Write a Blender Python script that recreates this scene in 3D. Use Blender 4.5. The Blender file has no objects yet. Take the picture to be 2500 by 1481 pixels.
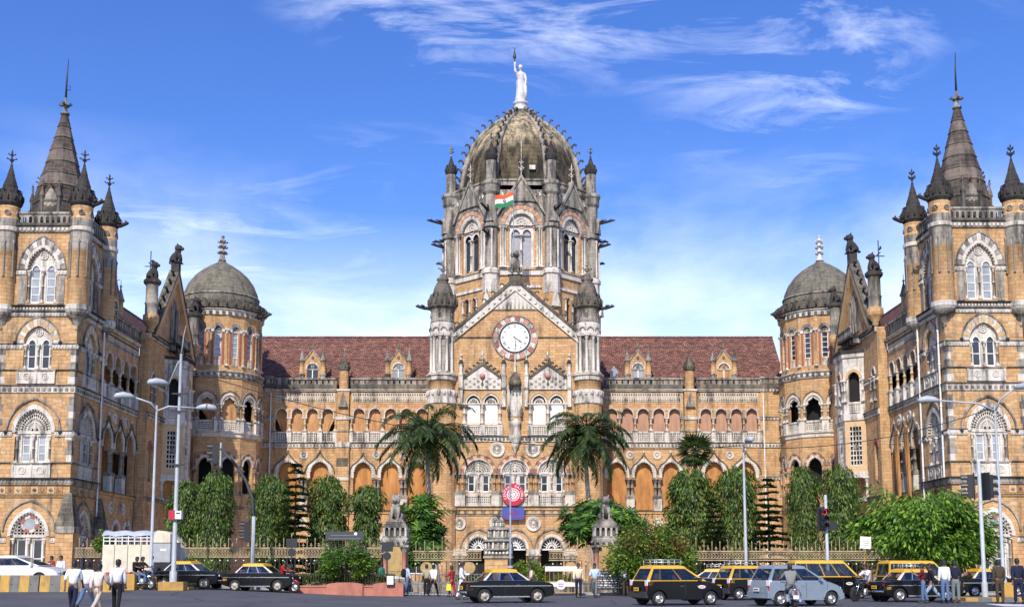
import bpy, math, random
from mathutils import Matrix, Vector
import numpy as np
rnd = random.Random(11)
PI = math.pi
rad = math.radians
SC = bpy.context.scene
COL = SC.collection

# ------------------------------------------------------------------ camera
FPX = 2800.0
PITCH = rad(7.0)
CYP = 1385 - FPX * math.tan(PITCH)
cam = bpy.data.cameras.new('camera')
cam.sensor_width = 36.0
cam.lens = FPX / 2500 * 36
cam.shift_y = (CYP - 740.5) / 2500
cam.clip_end = 5000
cam.clip_start = 0.5
camo = bpy.data.objects.new('camera', cam)
camo.location = (0, 0, 1.5)
camo.rotation_euler = (PI / 2 + PITCH, 0, 0)
COL.objects.link(camo)
SC.camera = camo

# ------------------------------------------------------------------ light
SUN_AZ, SUN_EL = rad(13), rad(41)          # to the left of the camera's back
tosun = Vector((-math.sin(SUN_AZ) * math.cos(SUN_EL), -math.cos(SUN_AZ) * math.cos(SUN_EL), math.sin(SUN_EL)))
sl = bpy.data.lights.new('sun', 'SUN')
sl.energy = 3.5
sl.angle = rad(0.6)
sl.color = (1.0, 0.93, 0.82)
so = bpy.data.objects.new('sun', sl)
so.rotation_euler = (-tosun).to_track_quat('-Z', 'Y').to_euler()
so.location = (-40, -40, 60)
COL.objects.link(so)

SKY_STRENGTH = .14
SKY_VALUE = 1.0
CLOUD_OFF = (2.0, .25, 0)
HEAP_OFF = (1.15, .3, .1)
# ------------------------------------------------------------------ sky
W = bpy.data.worlds.new('World')
SC.world = W
W.use_nodes = True
nt = W.node_tree
nt.nodes.clear()
def wn(t, **k):
 n = nt.nodes.new(t)
 for a, b in k.items():
  setattr(n, a, b)
 return n
def wmath(op, a, b=None):
 n = wn('ShaderNodeMath', operation=op)
 for i, v in enumerate((a, b)):
  if v is None:
   continue
  if isinstance(v, (int, float)):
   n.inputs[i].default_value = v
  else:
   nt.links.new(v, n.inputs[i])
 return n.outputs[0]
def wrange(v, a, b, c=0.0, d=1.0):
 n = wn('ShaderNodeMapRange')
 for i, q in enumerate((a, b, c, d)):
  n.inputs[i + 1].default_value = q
 nt.links.new(v, n.inputs[0])
 return n.outputs[0]
def wmix(f, a, b):
 n = wn('ShaderNodeMix', data_type='RGBA')
 for i, v in ((0, f), (6, a), (7, b)):
  if isinstance(v, tuple): n.inputs[i].default_value = (*v, 1)
  elif isinstance(v, (int, float)): n.inputs[i].default_value = v
  else: nt.links.new(v, n.inputs[i])
 return n.outputs[2]
def wnoise(vec, scale, detail, rough=.55, dist=0.0):
 n = wn('ShaderNodeTexNoise')
 n.inputs['Scale'].default_value = scale; n.inputs['Detail'].default_value = detail
 n.inputs['Roughness'].default_value = rough; n.inputs['Distortion'].default_value = dist
 nt.links.new(vec, n.inputs['Vector'])
 return n.outputs[0]
def wmap(vec, loc=(0, 0, 0), rot=(0, 0, 0), sc=(1, 1, 1)):
 m = wn('ShaderNodeMapping')
 m.inputs['Location'].default_value = loc; m.inputs['Rotation'].default_value = rot; m.inputs['Scale'].default_value = sc
 nt.links.new(vec, m.inputs[0])
 return m.outputs[0]
sky = wn('ShaderNodeTexSky', sky_type='NISHITA')
sky.sun_disc = False
sky.sun_elevation = SUN_EL
sky.sun_rotation = math.atan2(tosun.x, tosun.y)
sky.air_density = 1.0
sky.dust_density = 0.3
sky.ozone_density = 4.0
hs = wn('ShaderNodeHueSaturation')
hs.inputs['Saturation'].default_value = 1.25
hs.inputs['Value'].default_value = SKY_VALUE
hs.inputs['Hue'].default_value = 0.519
nt.links.new(sky.outputs[0], hs.inputs['Color'])
tc = wn('ShaderNodeTexCoord')
gen = tc.outputs['Generated']
sep = wn('ShaderNodeSeparateXYZ')
nt.links.new(gen, sep.inputs[0])
elev = sep.outputs[2]
zz_ = wmath('ADD', wmath('MAXIMUM', elev, 0.0), 0.16)
cmb = wn('ShaderNodeCombineXYZ')
nt.links.new(wmath('DIVIDE', sep.outputs[0], zz_), cmb.inputs[0]); nt.links.new(wmath('DIVIDE', sep.outputs[1], zz_), cmb.inputs[1])
plane = cmb.outputs[0]
# wisps of cirrus: fine torn fibres, gathered where a broad field is high
fib = wrange(wnoise(wmap(plane, (.2, .5, 0), (0, 0, rad(12)), (1.5, 3.2, 1)), 2.3, 10, .64, .7), .50, .80)
field = wrange(wnoise(wmap(plane, CLOUD_OFF), .95, 3, .5), .50, .66)
wisps = wmath('MULTIPLY', fib, field)
# soft heaps low in the sky
heap = wrange(wnoise(wmap(gen, HEAP_OFF, (0, 0, 0), (1, 1, 1.9)), 4.2, 7, .56, .2), .48, .70)
low = wmath('MULTIPLY', heap, wrange(elev, .36, .16))
hazy = wrange(elev, .30, .13, 0, .74)
c1 = wmix(wmath('MULTIPLY', hazy, 1.0), hs.outputs[0], (6.2, 7.0, 8.6))
c2 = wmix(wmath('MINIMUM', wmath('MULTIPLY', low, .6), .7), c1, (8.6, 8.8, 9.3))
c3 = wmix(wmath('MINIMUM', wmath('MULTIPLY', wisps, .66), .75), c2, (8.8, 9.0, 9.4))
bg = wn('ShaderNodeBackground')
bg.inputs['Strength'].default_value = SKY_STRENGTH
nt.links.new(c3, bg.inputs['Color'])
wo = wn('ShaderNodeOutputWorld')
nt.links.new(bg.outputs[0], wo.inputs[0])
vs = SC.view_settings
vs.view_transform = 'Standard'
vs.look = 'None'
vs.gamma = 1.0
vs.exposure = 0.56
SC.cycles.max_bounces = 5
SC.cycles.diffuse_bounces = 3
SC.cycles.glossy_bounces = 2
SC.cycles.transmission_bounces = 2
SC.cycles.transparent_max_bounces = 4
SC.cycles.caustics_reflective = False
SC.cycles.caustics_refractive = False
try:
 SC.cycles.use_denoising = True
except Exception:
 pass

# ------------------------------------------------------------------ materials
MATS = {}
class NT:
 def __init__(s, m):
  s.t = m.node_tree
  s.t.nodes.clear()
  s.out = s.n('ShaderNodeOutputMaterial')
  s.b = s.n('ShaderNodeBsdfPrincipled')
  s.l(s.b.outputs[0], s.out.inputs[0])
 def n(s, t, **k):
  x = s.t.nodes.new(t)
  for a, b in k.items():
   setattr(x, a, b)
  return x
 def l(s, a, b):
  s.t.links.new(a, b)
 def noise(s, vec, scale, detail=4, rough=0.55):
  x = s.n('ShaderNodeTexNoise')
  x.inputs['Scale'].default_value = scale
  x.inputs['Detail'].default_value = detail
  x.inputs['Roughness'].default_value = rough
  if vec is not None:
   s.l(vec, x.inputs['Vector'])
  return x.outputs[0]
 def rng(s, v, a, b, c=0.0, d=1.0):
  x = s.n('ShaderNodeMapRange')
  for i, q in enumerate((a, b, c, d)):
   x.inputs[i + 1].default_value = q
  s.l(v, x.inputs[0])
  return x.outputs[0]
 def mix(s, fac, a, b, mode='MIX'):
  x = s.n('ShaderNodeMix', data_type='RGBA', blend_type=mode)
  for i, v in ((0, fac), (6, a), (7, b)):
   if isinstance(v, (int, float)):
    x.inputs[i].default_value = v
   elif isinstance(v, tuple):
    x.inputs[i].default_value = (*v[:3], 1)
   else:
    s.l(v, x.inputs[i])
  return x.outputs[2]
 def math(s, op, a, b):
  x = s.n('ShaderNodeMath', operation=op)
  for i, v in enumerate((a, b)):
   if isinstance(v, (int, float)):
    x.inputs[i].default_value = v
   else:
    s.l(v, x.inputs[i])
  return x.outputs[0]
 def pos(s, sc=(1, 1, 1)):
  g = s.n('ShaderNodeNewGeometry')
  m = s.n('ShaderNodeMapping')
  m.inputs['Scale'].default_value = sc
  s.l(g.outputs['Position'], m.inputs[0])
  return m.outputs[0]
 def bump(s, h, strength, dist=0.02):
  x = s.n('ShaderNodeBump')
  x.inputs['Strength'].default_value = strength
  x.inputs['Distance'].default_value = dist
  s.l(h, x.inputs['Height'])
  s.l(x.outputs[0], s.b.inputs['Normal'])
def newmat(name):
 m = bpy.data.materials.new(name)
 m.use_nodes = True
 MATS[name] = m
 return NT(m)
def plain(name, col, rough=0.6, metal=0.0, var=0.12, scale=3.0, coat=0.0, spec=None, dirt=None):
 t = newmat(name)
 c = t.mix(t.rng(t.noise(t.pos(), scale, 5), 0.3, 0.7), tuple(x * (1 - var) for x in col), tuple(min(1, x * (1 + var)) for x in col))
 if dirt:
  c = t.mix(t.rng(t.noise(t.pos((1, 1, .4)), dirt[1], 6, .65), .48, .72, 0, dirt[2]), c, dirt[0])
 t.l(c, t.b.inputs['Base Color'])
 t.b.inputs['Roughness'].default_value = rough
 t.b.inputs['Metallic'].default_value = metal
 if coat:
  t.b.inputs['Coat Weight'].default_value = coat
  t.b.inputs['Coat Roughness'].default_value = 0.06
 if spec is not None:
  t.b.inputs['Specular IOR Level'].default_value = spec
 return MATS[name]
def stone(name, c1, c2, mortar, bw, bh, stain, stain_lo, stain_hi, stain_amt, mort=0.012, pale=None, pale_amt=0.0, bump=0.5):
 t = newmat(name)
 uv = t.n('ShaderNodeUVMap')
 br = t.n('ShaderNodeTexBrick')
 t.l(uv.outputs[0], br.inputs['Vector'])
 br.inputs['Color1'].default_value = (*c1, 1)
 br.inputs['Color2'].default_value = (*c2, 1)
 br.inputs['Mortar'].default_value = (*mortar, 1)
 br.inputs['Scale'].default_value = 1.0
 br.inputs['Mortar Size'].default_value = mort
 br.inputs['Mortar Smooth'].default_value = 0.3
 br.inputs['Bias'].default_value = -0.1
 br.inputs['Brick Width'].default_value = bw
 br.inputs['Row Height'].default_value = bh
 p = t.pos()
 big = t.noise(p, 0.22, 4, .6)
 c = t.mix(t.rng(big, .35, .68, 0, .42), br.outputs[0], tuple(x * .62 for x in c1))
 fine = t.noise(p, 4.5, 5, .65)
 c = t.mix(t.rng(fine, .3, .72, 0.0, .35), c, tuple(min(1, x * 1.35) for x in c2))
 if pale:
  c = t.mix(t.rng(t.noise(t.pos((1.0, 1.0, .8)), .9, 5, .7), .5, .66, 0, pale_amt), c, pale)
 st = t.noise(t.pos((1.6, 1.6, .28)), .95, 7, .7)
 c = t.mix(t.rng(st, stain_lo, stain_hi, 0, stain_amt), c, stain)
 t.l(c, t.b.inputs['Base Color'])
 t.b.inputs['Roughness'].default_value = 0.9
 t.b.inputs['Specular IOR Level'].default_value = 0.25
 h = t.math('ADD', t.math('MULTIPLY', br.outputs['Fac'], -1.0), t.math('MULTIPLY', fine, 0.8))
 t.bump(h, bump, 0.03)
 return MATS[name]
stone('sandstone', (.42, .232, .10), (.62, .395, .20), (.27, .155, .08), .62, .27, (.105, .082, .065), .50, .70, .82, mort=.018, pale=(.60, .43, .25), pale_amt=.4)
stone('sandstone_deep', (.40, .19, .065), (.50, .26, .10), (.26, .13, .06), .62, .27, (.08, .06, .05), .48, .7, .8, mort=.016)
stone('pale_stone', (.55, .50, .43), (.70, .645, .575), (.42, .37, .31), .7, .4, (.085, .076, .068), .49, .64, .85, mort=.01, bump=.45)
stone('grey_stone', (.29, .26, .22), (.42, .375, .31), (.17, .15, .13), .8, .38, (.045, .042, .04), .43, .60, .88, mort=.012)
stone('dark_stone', (.085, .075, .062), (.16, .138, .108), (.30, .26, .19), .75, .34, (.028, .028, .028), .44, .66, .85, mort=.016, pale=(.36, .29, .19), pale_amt=.5)
stone('black_stone', (.036, .034, .033), (.066, .06, .055), (.09, .08, .07), .7, .34, (.014, .014, .015), .45, .65, .7, pale=(.14, .115, .09), pale_amt=.35)
stone('spire_stone', (.05, .044, .04), (.10, .083, .07), (.22, .17, .13), .8, .36, (.02, .019, .02), .45, .64, .85, mort=.02, pale=(.26, .18, .13), pale_amt=.6)
stone('dome_grey', (.115, .105, .082), (.18, .16, .125), (.30, .26, .18), .8, .36, (.05, .05, .045), .44, .64, .8, mort=.018, pale=(.36, .31, .22), pale_amt=.4)
stone('spire_band', (.15, .12, .10), (.21, .165, .135), (.12, .095, .075), .8, .36, (.035, .03, .03), .45, .66, .85, mort=.02)
stone('dome_stone', (.40, .315, .185), (.52, .41, .25), (.16, .13, .08), 1.0, .42, (.05, .048, .043), .40, .58, .9, mort=.03, pale=(.54, .43, .28), pale_amt=.5)
stone('red_stone', (.33, .105, .085), (.40, .15, .12), (.3, .12, .1), 2.0, 2.0, (.10, .06, .05), .54, .72, .55, mort=.0)
stone('pink_stone', (.48, .225, .175), (.55, .29, .22), (.4, .2, .16), 2.0, 2.0, (.13, .09, .07), .54, .72, .55, mort=.0)
stone('tan_stone', (.52, .34, .175), (.62, .43, .24), (.4, .25, .12), 2.0, 2.0, (.13, .09, .07), .54, .72, .55, mort=.0)
stone('red_column', (.28, .10, .075), (.35, .13, .1), (.25, .1, .08), 2.0, 2.0, (.09, .055, .045), .52, .72, .55, mort=.0)
stone('grey_column', (.23, .20, .165), (.31, .27, .22), (.2, .17, .14), 2.0, 2.0, (.055, .05, .045), .48, .68, .7, mort=.0)
def dome_weather():
 nt_ = MATS['dome_stone'].node_tree
 bs = [n for n in nt_.nodes if n.type == 'BSDF_PRINCIPLED'][0]
 src = bs.inputs['Base Color'].links[0].from_socket
 g = nt_.nodes.new('ShaderNodeNewGeometry'); sp = nt_.nodes.new('ShaderNodeSeparateXYZ'); nt_.links.new(g.outputs['Position'], sp.inputs[0])
 nz = nt_.nodes.new('ShaderNodeTexNoise'); nz.inputs['Scale'].default_value = .9; nz.inputs['Detail'].default_value = 6
 ad = nt_.nodes.new('ShaderNodeMath'); ad.operation = 'MULTIPLY_ADD'; nt_.links.new(nz.outputs[0], ad.inputs[0]); ad.inputs[1].default_value = 5.0; nt_.links.new(sp.outputs[2], ad.inputs[2])
 mr = nt_.nodes.new('ShaderNodeMapRange'); nt_.links.new(ad.outputs[0], mr.inputs[0]); mr.inputs[1].default_value = 51.3; mr.inputs[2].default_value = 49.6; mr.inputs[4].default_value = .85
 mx_ = nt_.nodes.new('ShaderNodeMix'); mx_.data_type = 'RGBA'; mx_.blend_type = 'MULTIPLY'; nt_.links.new(mr.outputs[0], mx_.inputs[0]); nt_.links.new(src, mx_.inputs[6]); mx_.inputs[7].default_value = (.15, .15, .155, 1)
 nt_.links.new(mx_.outputs[2], bs.inputs['Base Color'])
dome_weather()
def ashlar():
 t = newmat('ashlar')
 uv = t.n('ShaderNodeUVMap')
 w = t.n('ShaderNodeTexWhiteNoise'); w.noise_dimensions = '2D'
 t.l(uv.outputs[0], w.inputs['Vector'])
 r = t.n('ShaderNodeValToRGB')
 e = r.color_ramp.elements
 e[0].position = 0; e[0].color = (.35, .19, .085, 1); e[1].position = 1; e[1].color = (.65, .47, .28, 1)
 for p_, c_ in ((.3, (.48, .28, .13, 1)), (.7, (.57, .365, .19, 1))):
  x = r.color_ramp.elements.new(p_); x.color = c_
 t.l(w.outputs['Value'], r.inputs[0])
 p = t.pos()
 c = t.mix(t.rng(t.noise(p, 4.5, 5, .65), .3, .72, 0, .3), r.outputs[0], (.66, .44, .22))
 c = t.mix(t.rng(t.noise(p, .3, 4, .6), .4, .7, 0, .45), c, (.27, .15, .075))
 c = t.mix(t.rng(t.noise(t.pos((1.6, 1.6, .28)), .95, 7, .7), .50, .70, 0, .82), c, (.105, .082, .065))
 t.l(c, t.b.inputs['Base Color'])
 t.b.inputs['Roughness'].default_value = .92
 t.b.inputs['Specular IOR Level'].default_value = .2
 t.bump(t.noise(p, 14, 4, .6), .4, .02)
ashlar()
def roofmat():
 t = newmat('roof_tile')
 uv = t.n('ShaderNodeUVMap')
 br = t.n('ShaderNodeTexBrick')
 t.l(uv.outputs[0], br.inputs['Vector'])
 for k, v in (('Color1', (.10, .034, .022, 1)), ('Color2', (.28, .12, .08, 1)), ('Mortar', (.03, .014, .012, 1))):
  br.inputs[k].default_value = v
 br.inputs['Scale'].default_value = 1
 br.inputs['Brick Width'].default_value = .42
 br.inputs['Row Height'].default_value = .30
 br.inputs['Mortar Size'].default_value = .03
 p = t.pos()
 c = t.mix(t.rng(t.noise(t.pos((1, 1, 1.5)), 1.6, 5, .7), .5, .72, 0, .75), br.outputs[0], (.045, .028, .028))
 c = t.mix(t.rng(t.noise(t.pos((1, 1, 2.2)), 2.4, 4, .7), .6, .68, 0, .8), c, (.48, .29, .21))
 t.l(c, t.b.inputs['Base Color'])
 t.b.inputs['Roughness'].default_value = .75
 t.bump(br.outputs['Fac'], -.6, .03)
roofmat()
plain('white_paint', (.78, .77, .74), .45, dirt=((.4, .37, .33), 2.0, .5))
plain('iron_cream', (.42, .32, .185), .6, dirt=((.09, .055, .035), 3.5, .95))
plain('glass_dark', (.03, .034, .04), .08, var=.3, spec=.6)
plain('glass_pale', (.30, .32, .34), .2, var=.25, scale=1.2)
plain('mesh_grey', (.33, .33, .36), .8, var=.2, scale=5)
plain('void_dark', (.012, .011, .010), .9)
plain('clock_white', (.86, .85, .81), .4, var=.03)
plain('clock_black', (.015, .015, .016), .4)
plain('marble', (.56, .55, .56), .6, var=.1, dirt=((.26, .25, .26), 2.0, .8))
plain('iron_black', (.02, .02, .022), .5)
def cloth(name, col, fold=6.0, var=.25):
 t = newmat(name)
 c = t.mix(t.rng(t.noise(t.pos((1, 1, .35)), 1.7, 6, .65), .3, .7), tuple(x * (1 - var) for x in col), tuple(min(1, x * (1 + var)) for x in col))
 t.l(c, t.b.inputs['Base Color'])
 t.b.inputs['Roughness'].default_value = .95
 t.b.inputs['Specular IOR Level'].default_value = .1
 t.bump(t.noise(t.pos((2, 2, .6)), fold, 3), .35, .03)
cloth('curtain_orange', (.43, .205, .075), var=.35)
cloth('curtain_tan', (.46, .25, .12), var=.35)
cloth('curtain_rose', (.42, .245, .17), var=.15)

def leafmat(name, dark, mid, light, rough=.5):
 t = newmat(name)
 g = t.n('ShaderNodeNewGeometry')
 r = t.n('ShaderNodeValToRGB')
 e = r.color_ramp.elements
 e[0].position = 0.0; e[0].color = (*dark, 1)
 e[1].position = 1.0; e[1].color = (*light, 1)
 m = r.color_ramp.elements.new(.6); m.color = (*mid, 1)
 t.l(g.outputs['Random Per Island'], r.inputs[0])
 t.l(r.outputs[0], t.b.inputs['Base Color'])
 t.b.inputs['Roughness'].default_value = rough
 t.b.inputs['Specular IOR Level'].default_value = .35
 tr = t.n('ShaderNodeBsdfTranslucent')
 t.l(t.mix(.5, r.outputs[0], (.20, .30, .03)), tr.inputs[0])
 ms = t.n('ShaderNodeMixShader')
 ms.inputs[0].default_value = .28
 t.l(t.b.outputs[0], ms.inputs[1]); t.l(tr.outputs[0], ms.inputs[2])
 t.l(ms.outputs[0], t.out.inputs[0])
leafmat('leaf_column', (.018, .04, .008), (.06, .115, .018), (.21, .30, .05))
leafmat('leaf_pine', (.010, .024, .010), (.022, .045, .016), (.05, .085, .03))
leafmat('leaf_palm', (.016, .034, .012), (.045, .08, .026), (.13, .18, .06))
leafmat('leaf_umbrella', (.018, .05, .010), (.05, .125, .022), (.17, .30, .05))
leafmat('leaf_bright', (.028, .075, .008), (.10, .22, .02), (.28, .44, .05))
leafmat('leaf_bush', (.035, .075, .010), (.11, .19, .02), (.32, .40, .05))
leafmat('leaf_dry', (.10, .06, .025), (.17, .11, .05), (.26, .19, .09))
leafmat('leaf_red', (.10, .035, .012), (.15, .06, .02), (.22, .12, .03))
leafmat('leaf_hedge', (.04, .08, .012), (.10, .17, .02), (.26, .33, .04))
plain('bark', (.16, .12, .085), .9, var=.35, scale=6)
plain('bark_palm', (.36, .32, .27), .85, var=.25, scale=5)

# ------------------------------------------------------------------ mesh builder
class MB:
 def __init__(s):
  s.v = []; s.f = []; s.mi = []; s.sm = []; s.uv = []; s.mats = []
 def mat(s, m):
  if m not in s.mats:
   s.mats.append(m)
  return s.mats.index(m)
 def face(s, pts, mat, uv=None, smooth=False):
  i = len(s.v)
  s.v.extend(pts)
  s.f.append(tuple(range(i, i + len(pts))))
  s.mi.append(s.mat(mat)); s.sm.append(smooth)
  if uv is None:
   a, b, c = pts[0], pts[1], pts[2]
   ux, uy, uz = b[0] - a[0], b[1] - a[1], b[2] - a[2]
   wx, wy, wz = c[0] - a[0], c[1] - a[1], c[2] - a[2]
   nx, ny, nz = uy * wz - uz * wy, uz * wx - ux * wz, ux * wy - uy * wx
   l = math.sqrt(nx * nx + ny * ny + nz * nz) or 1
   if abs(nz / l) > .85:
    uv = [(p[0], p[1]) for p in pts]
   else:
    h = math.hypot(nx, ny) or 1
    tx, ty = -ny / h, nx / h
    k = 1 / max(.3, math.sqrt(max(0, 1 - (nz / l) ** 2)))
    uv = [(p[0] * tx + p[1] * ty, p[2] * k) for p in pts]
  s.uv.extend(uv)
 def box(s, x0, x1, y0, y1, z0, z1, mat, skip=''):
  a = [(x0, y0, z0), (x1, y0, z0), (x1, y1, z0), (x0, y1, z0), (x0, y0, z1), (x1, y0, z1), (x1, y1, z1), (x0, y1, z1)]
  for k, q in (('f', (0, 1, 5, 4)), ('r', (1, 2, 6, 5)), ('b', (2, 3, 7, 6)), ('l', (3, 0, 4, 7)), ('t', (4, 5, 6, 7)), ('d', (3, 2, 1, 0))):
   if k not in skip:
    s.face([a[i] for i in q], mat)
 def prism(s, poly, y0, y1, mat, back=True):
  # poly (x,z) counter-clockwise seen from -y; y0 front
  s.face([(x, y0, z) for x, z in poly], mat)
  n = len(poly)
  for i in range(n):
   (xa, za), (xb, zb) = poly[i], poly[(i + 1) % n]
   s.face([(xb, y0, zb), (xa, y0, za), (xa, y1, za), (xb, y1, zb)], mat)
  if back:
   s.face([(x, y1, z) for x, z in reversed(poly)], mat)
 def slab(s, poly, z0, z1, mat):
  s.face([(x, y, z1) for x, y in poly], mat)
  n = len(poly)
  for i in range(n):
   (xa, ya), (xb, yb) = poly[i], poly[(i + 1) % n]
   s.face([(xa, ya, z0), (xb, yb, z0), (xb, yb, z1), (xa, ya, z1)], mat)
  s.face([(x, y, z0) for x, y in reversed(poly)], mat)
 def lathe(s, prof, n, mat, cx=0, cy=0, a0=0.0, a1=2 * PI, smooth=True, off=0.0):
  full = abs(a1 - a0 - 2 * PI) < 1e-6
  for j in range(len(prof) - 1):
   (r0, z0), (r1, z1) = prof[j], prof[j + 1]
   L = math.hypot(r1 - r0, z1 - z0)
   rm = max(r0, r1, .01)
   for i in range(n):
    t0 = a0 + (a1 - a0) * i / n + off; t1 = a0 + (a1 - a0) * (i + 1) / n + off
    c0, s0, c1, s1 = math.cos(t0), math.sin(t0), math.cos(t1), math.sin(t1)
    pts = [(cx + r0 * c0, cy + r0 * s0, z0), (cx + r0 * c1, cy + r0 * s1, z0), (cx + r1 * c1, cy + r1 * s1, z1), (cx + r1 * c0, cy + r1 * s0, z1)]
    u0, u1 = t0 * rm, t1 * rm
    vv = z0 + (L if abs(z1 - z0) < L * .5 else 0)
    uv = [(u0, z0), (u1, z0), (u1, z1 if abs(z1 - z0) > L * .3 else vv), (u0, z1 if abs(z1 - z0) > L * .3 else vv)]
    if r0 < 1e-5:
     pts.pop(0); uv.pop(0)
    elif r1 < 1e-5:
     pts.pop(); uv.pop()
    s.face(pts, mat, uv, smooth)
 def tube(s, path, radii, n, mat, smooth=True, caps=True):
  rings = []
  P = [Vector(p) for p in path]
  for i, p in enumerate(P):
   d = (P[min(i + 1, len(P) - 1)] - P[max(i - 1, 0)]).normalized()
   up = Vector((0, 0, 1)) if abs(d.z) < .92 else Vector((1, 0, 0))
   a = d.cross(up).normalized(); b = a.cross(d).normalized()
   r = radii[i] if isinstance(radii, (list, tuple)) else radii
   rings.append([tuple(p + a * (r * math.cos(2 * PI * k / n)) + b * (r * math.sin(2 * PI * k / n))) for k in range(n)])
  for i in range(len(rings) - 1):
   for k in range(n):
    s.face([rings[i][k], rings[i][(k + 1) % n], rings[i + 1][(k + 1) % n], rings[i + 1][k]], mat, None, smooth)
  if caps:
   s.face(list(reversed(rings[0])), mat); s.face(rings[-1], mat)
 def band(s, inner, outer, y0, y1, mat, sides=True):
  # front-facing strip between two polylines (x,z), extruded from y0 (front) to y1
  for i in range(len(inner) - 1):
   a, b, c, d = inner[i], inner[i + 1], outer[i + 1], outer[i]
   s.face([(a[0], y0, a[1]), (b[0], y0, b[1]), (c[0], y0, c[1]), (d[0], y0, d[1])], mat)
   if sides:
    s.face([(b[0], y0, b[1]), (a[0], y0, a[1]), (a[0], y1, a[1]), (b[0], y1, b[1])], mat)
    s.face([(d[0], y0, d[1]), (c[0], y0, c[1]), (c[0], y1, c[1]), (d[0], y1, d[1])], mat)
  if sides:
   for k in (0, -1):
    a, d = inner[k], outer[k]
    s.face([(a[0], y0, a[1]), (d[0], y0, d[1]), (d[0], y1, d[1]), (a[0], y1, a[1])], mat)
 def merge(s, o, M=None):
  i = len(s.v)
  s.v.extend([tuple(M @ Vector(p)) for p in o.v] if M is not None else o.v)
  mm = [s.mat(m) for m in o.mats]
  s.f.extend(tuple(k + i for k in f) for f in o.f)
  s.mi.extend(mm[k] for k in o.mi); s.sm.extend(o.sm); s.uv.extend(o.uv)
 def mesh(s, name='mesh'):
  me = bpy.data.meshes.new(name)
  me.from_pydata(s.v, [], s.f)
  for m in s.mats:
   me.materials.append(MATS[m])
  me.polygons.foreach_set('material_index', s.mi)
  me.polygons.foreach_set('use_smooth', s.sm)
  ul = me.uv_layers.new(name='UVMap')
  ul.data.foreach_set('uv', [c for p in s.uv for c in p])
  if any(s.sm):
   import bmesh
   bm = bmesh.new(); bm.from_mesh(me)
   bmesh.ops.remove_doubles(bm, verts=bm.verts, dist=.0008)
   bm.to_mesh(me); bm.free()
  me.update()
  return me

WM = {}
I4 = Matrix.Identity(4)
def thing(name, label, cat, M=I4, group=None):
 o = bpy.data.objects.new(name, None)
 o.empty_display_size = .2
 COL.objects.link(o)
 o.matrix_world = M
 WM[o] = M.copy()
 o['label'] = label; o['category'] = cat
 if group: o['group'] = group
 return o
def put(name, me, parent=None, M=I4, label=None, cat=None, group=None, kind=None):
 if isinstance(me, MB):
  me = me.mesh(name)
 o = bpy.data.objects.new(name, me)
 COL.objects.link(o)
 WM[o] = M.copy()
 if parent is not None:
  o.parent = parent
  o.matrix_basis = WM[parent].inverted() @ M
 else:
  o.matrix_basis = M
 if label: o['label'] = label
 if cat: o['category'] = cat
 if group: o['group'] = group
 if kind: o['kind'] = kind
 return o
def rel(name, me, parent, L=I4, **k):      # L relative to the parent
 return put(name, me, parent, WM[parent] @ L, **k)
def copy_tree(o, M, parent=None, label=None):
 c = o.copy(); COL.objects.link(c)
 if parent is not None:
  c.parent = parent
  c.matrix_basis = WM[parent].inverted() @ M
 else:
  c.matrix_basis = M
 WM[c] = M.copy()
 if label: c['label'] = label
 for ch in list(o.children):
  copy_tree(ch, M @ WM[o].inverted() @ WM[ch], c)
 return c
def T(x=0, y=0, z=0, rz=0, s=1.0):
 return Matrix.Translation((x, y, z)) @ Matrix.Rotation(rz, 4, 'Z') @ Matrix.Scale(s, 4)

# ------------------------------------------------------------------ arches
def hh(kind, t, rise):
 t = abs(t)
 if kind == 'round':
  return rise * math.sqrt(max(0, 1 - t * t))
 if kind == 'pointed':
  c = (rise * rise - 1) / 2
  return math.sqrt(max(0, (1 + c) ** 2 - (t + c) ** 2))
 if kind == 'ogee':
  return math.sqrt(max(0, 1 - t * t)) * .95 + (rise - .95) * max(0, 1 - t / .55) ** 2
def arch(uc, w, zs, kind='round', rise=1.0, n=14):
 a = w / 2
 out = []
 for i in range(n + 1):
  t = -math.cos(PI * i / n)
  out.append((uc + a * t, zs + a * hh(kind, t, rise)))
 return out
def wall(mb, u0, u1, z0, z1, ops, depth, mat, rmat=None, y=0.0):
 # ops: (arch points, sill z) sorted by u
 rmat = rmat or mat
 cur = u0
 for pts, zs in ops:
  ul, ur = pts[0][0], pts[-1][0]
  if ul > cur + 1e-4:
   mb.face([(cur, y, z0), (ul, y, z0), (ul, y, z1), (cur, y, z1)], mat)
  if zs > z0 + 1e-4:
   mb.face([(ul, y, z0), (ur, y, z0), (ur, y, zs), (ul, y, zs)], mat)
   mb.face([(ul, y, zs), (ur, y, zs), (ur, y + depth, zs), (ul, y + depth, zs)], rmat)
  for i in range(len(pts) - 1):
   a, b = pts[i], pts[i + 1]
   mb.face([(a[0], y, a[1]), (b[0], y, b[1]), (b[0], y, z1), (a[0], y, z1)], mat)
  full = [(ul, zs)] + pts + [(ur, zs)]
  for i in range(len(full) - 1):
   a, b = full[i], full[i + 1]
   if abs(a[0] - b[0]) + abs(a[1] - b[1]) > 1e-5:
    mb.face([(b[0], y, b[1]), (a[0], y, a[1]), (a[0], y + depth, a[1]), (b[0], y + depth, b[1])], rmat)
  cur = ur
 if cur < u1 - 1e-4:
  mb.face([(cur, y, z0), (u1, y, z0), (u1, y, z1), (cur, y, z1)], mat)
CACHE = {}
def cached(key, fn):
 if key not in CACHE:
  CACHE[key] = fn()
 return CACHE[key]
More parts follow.
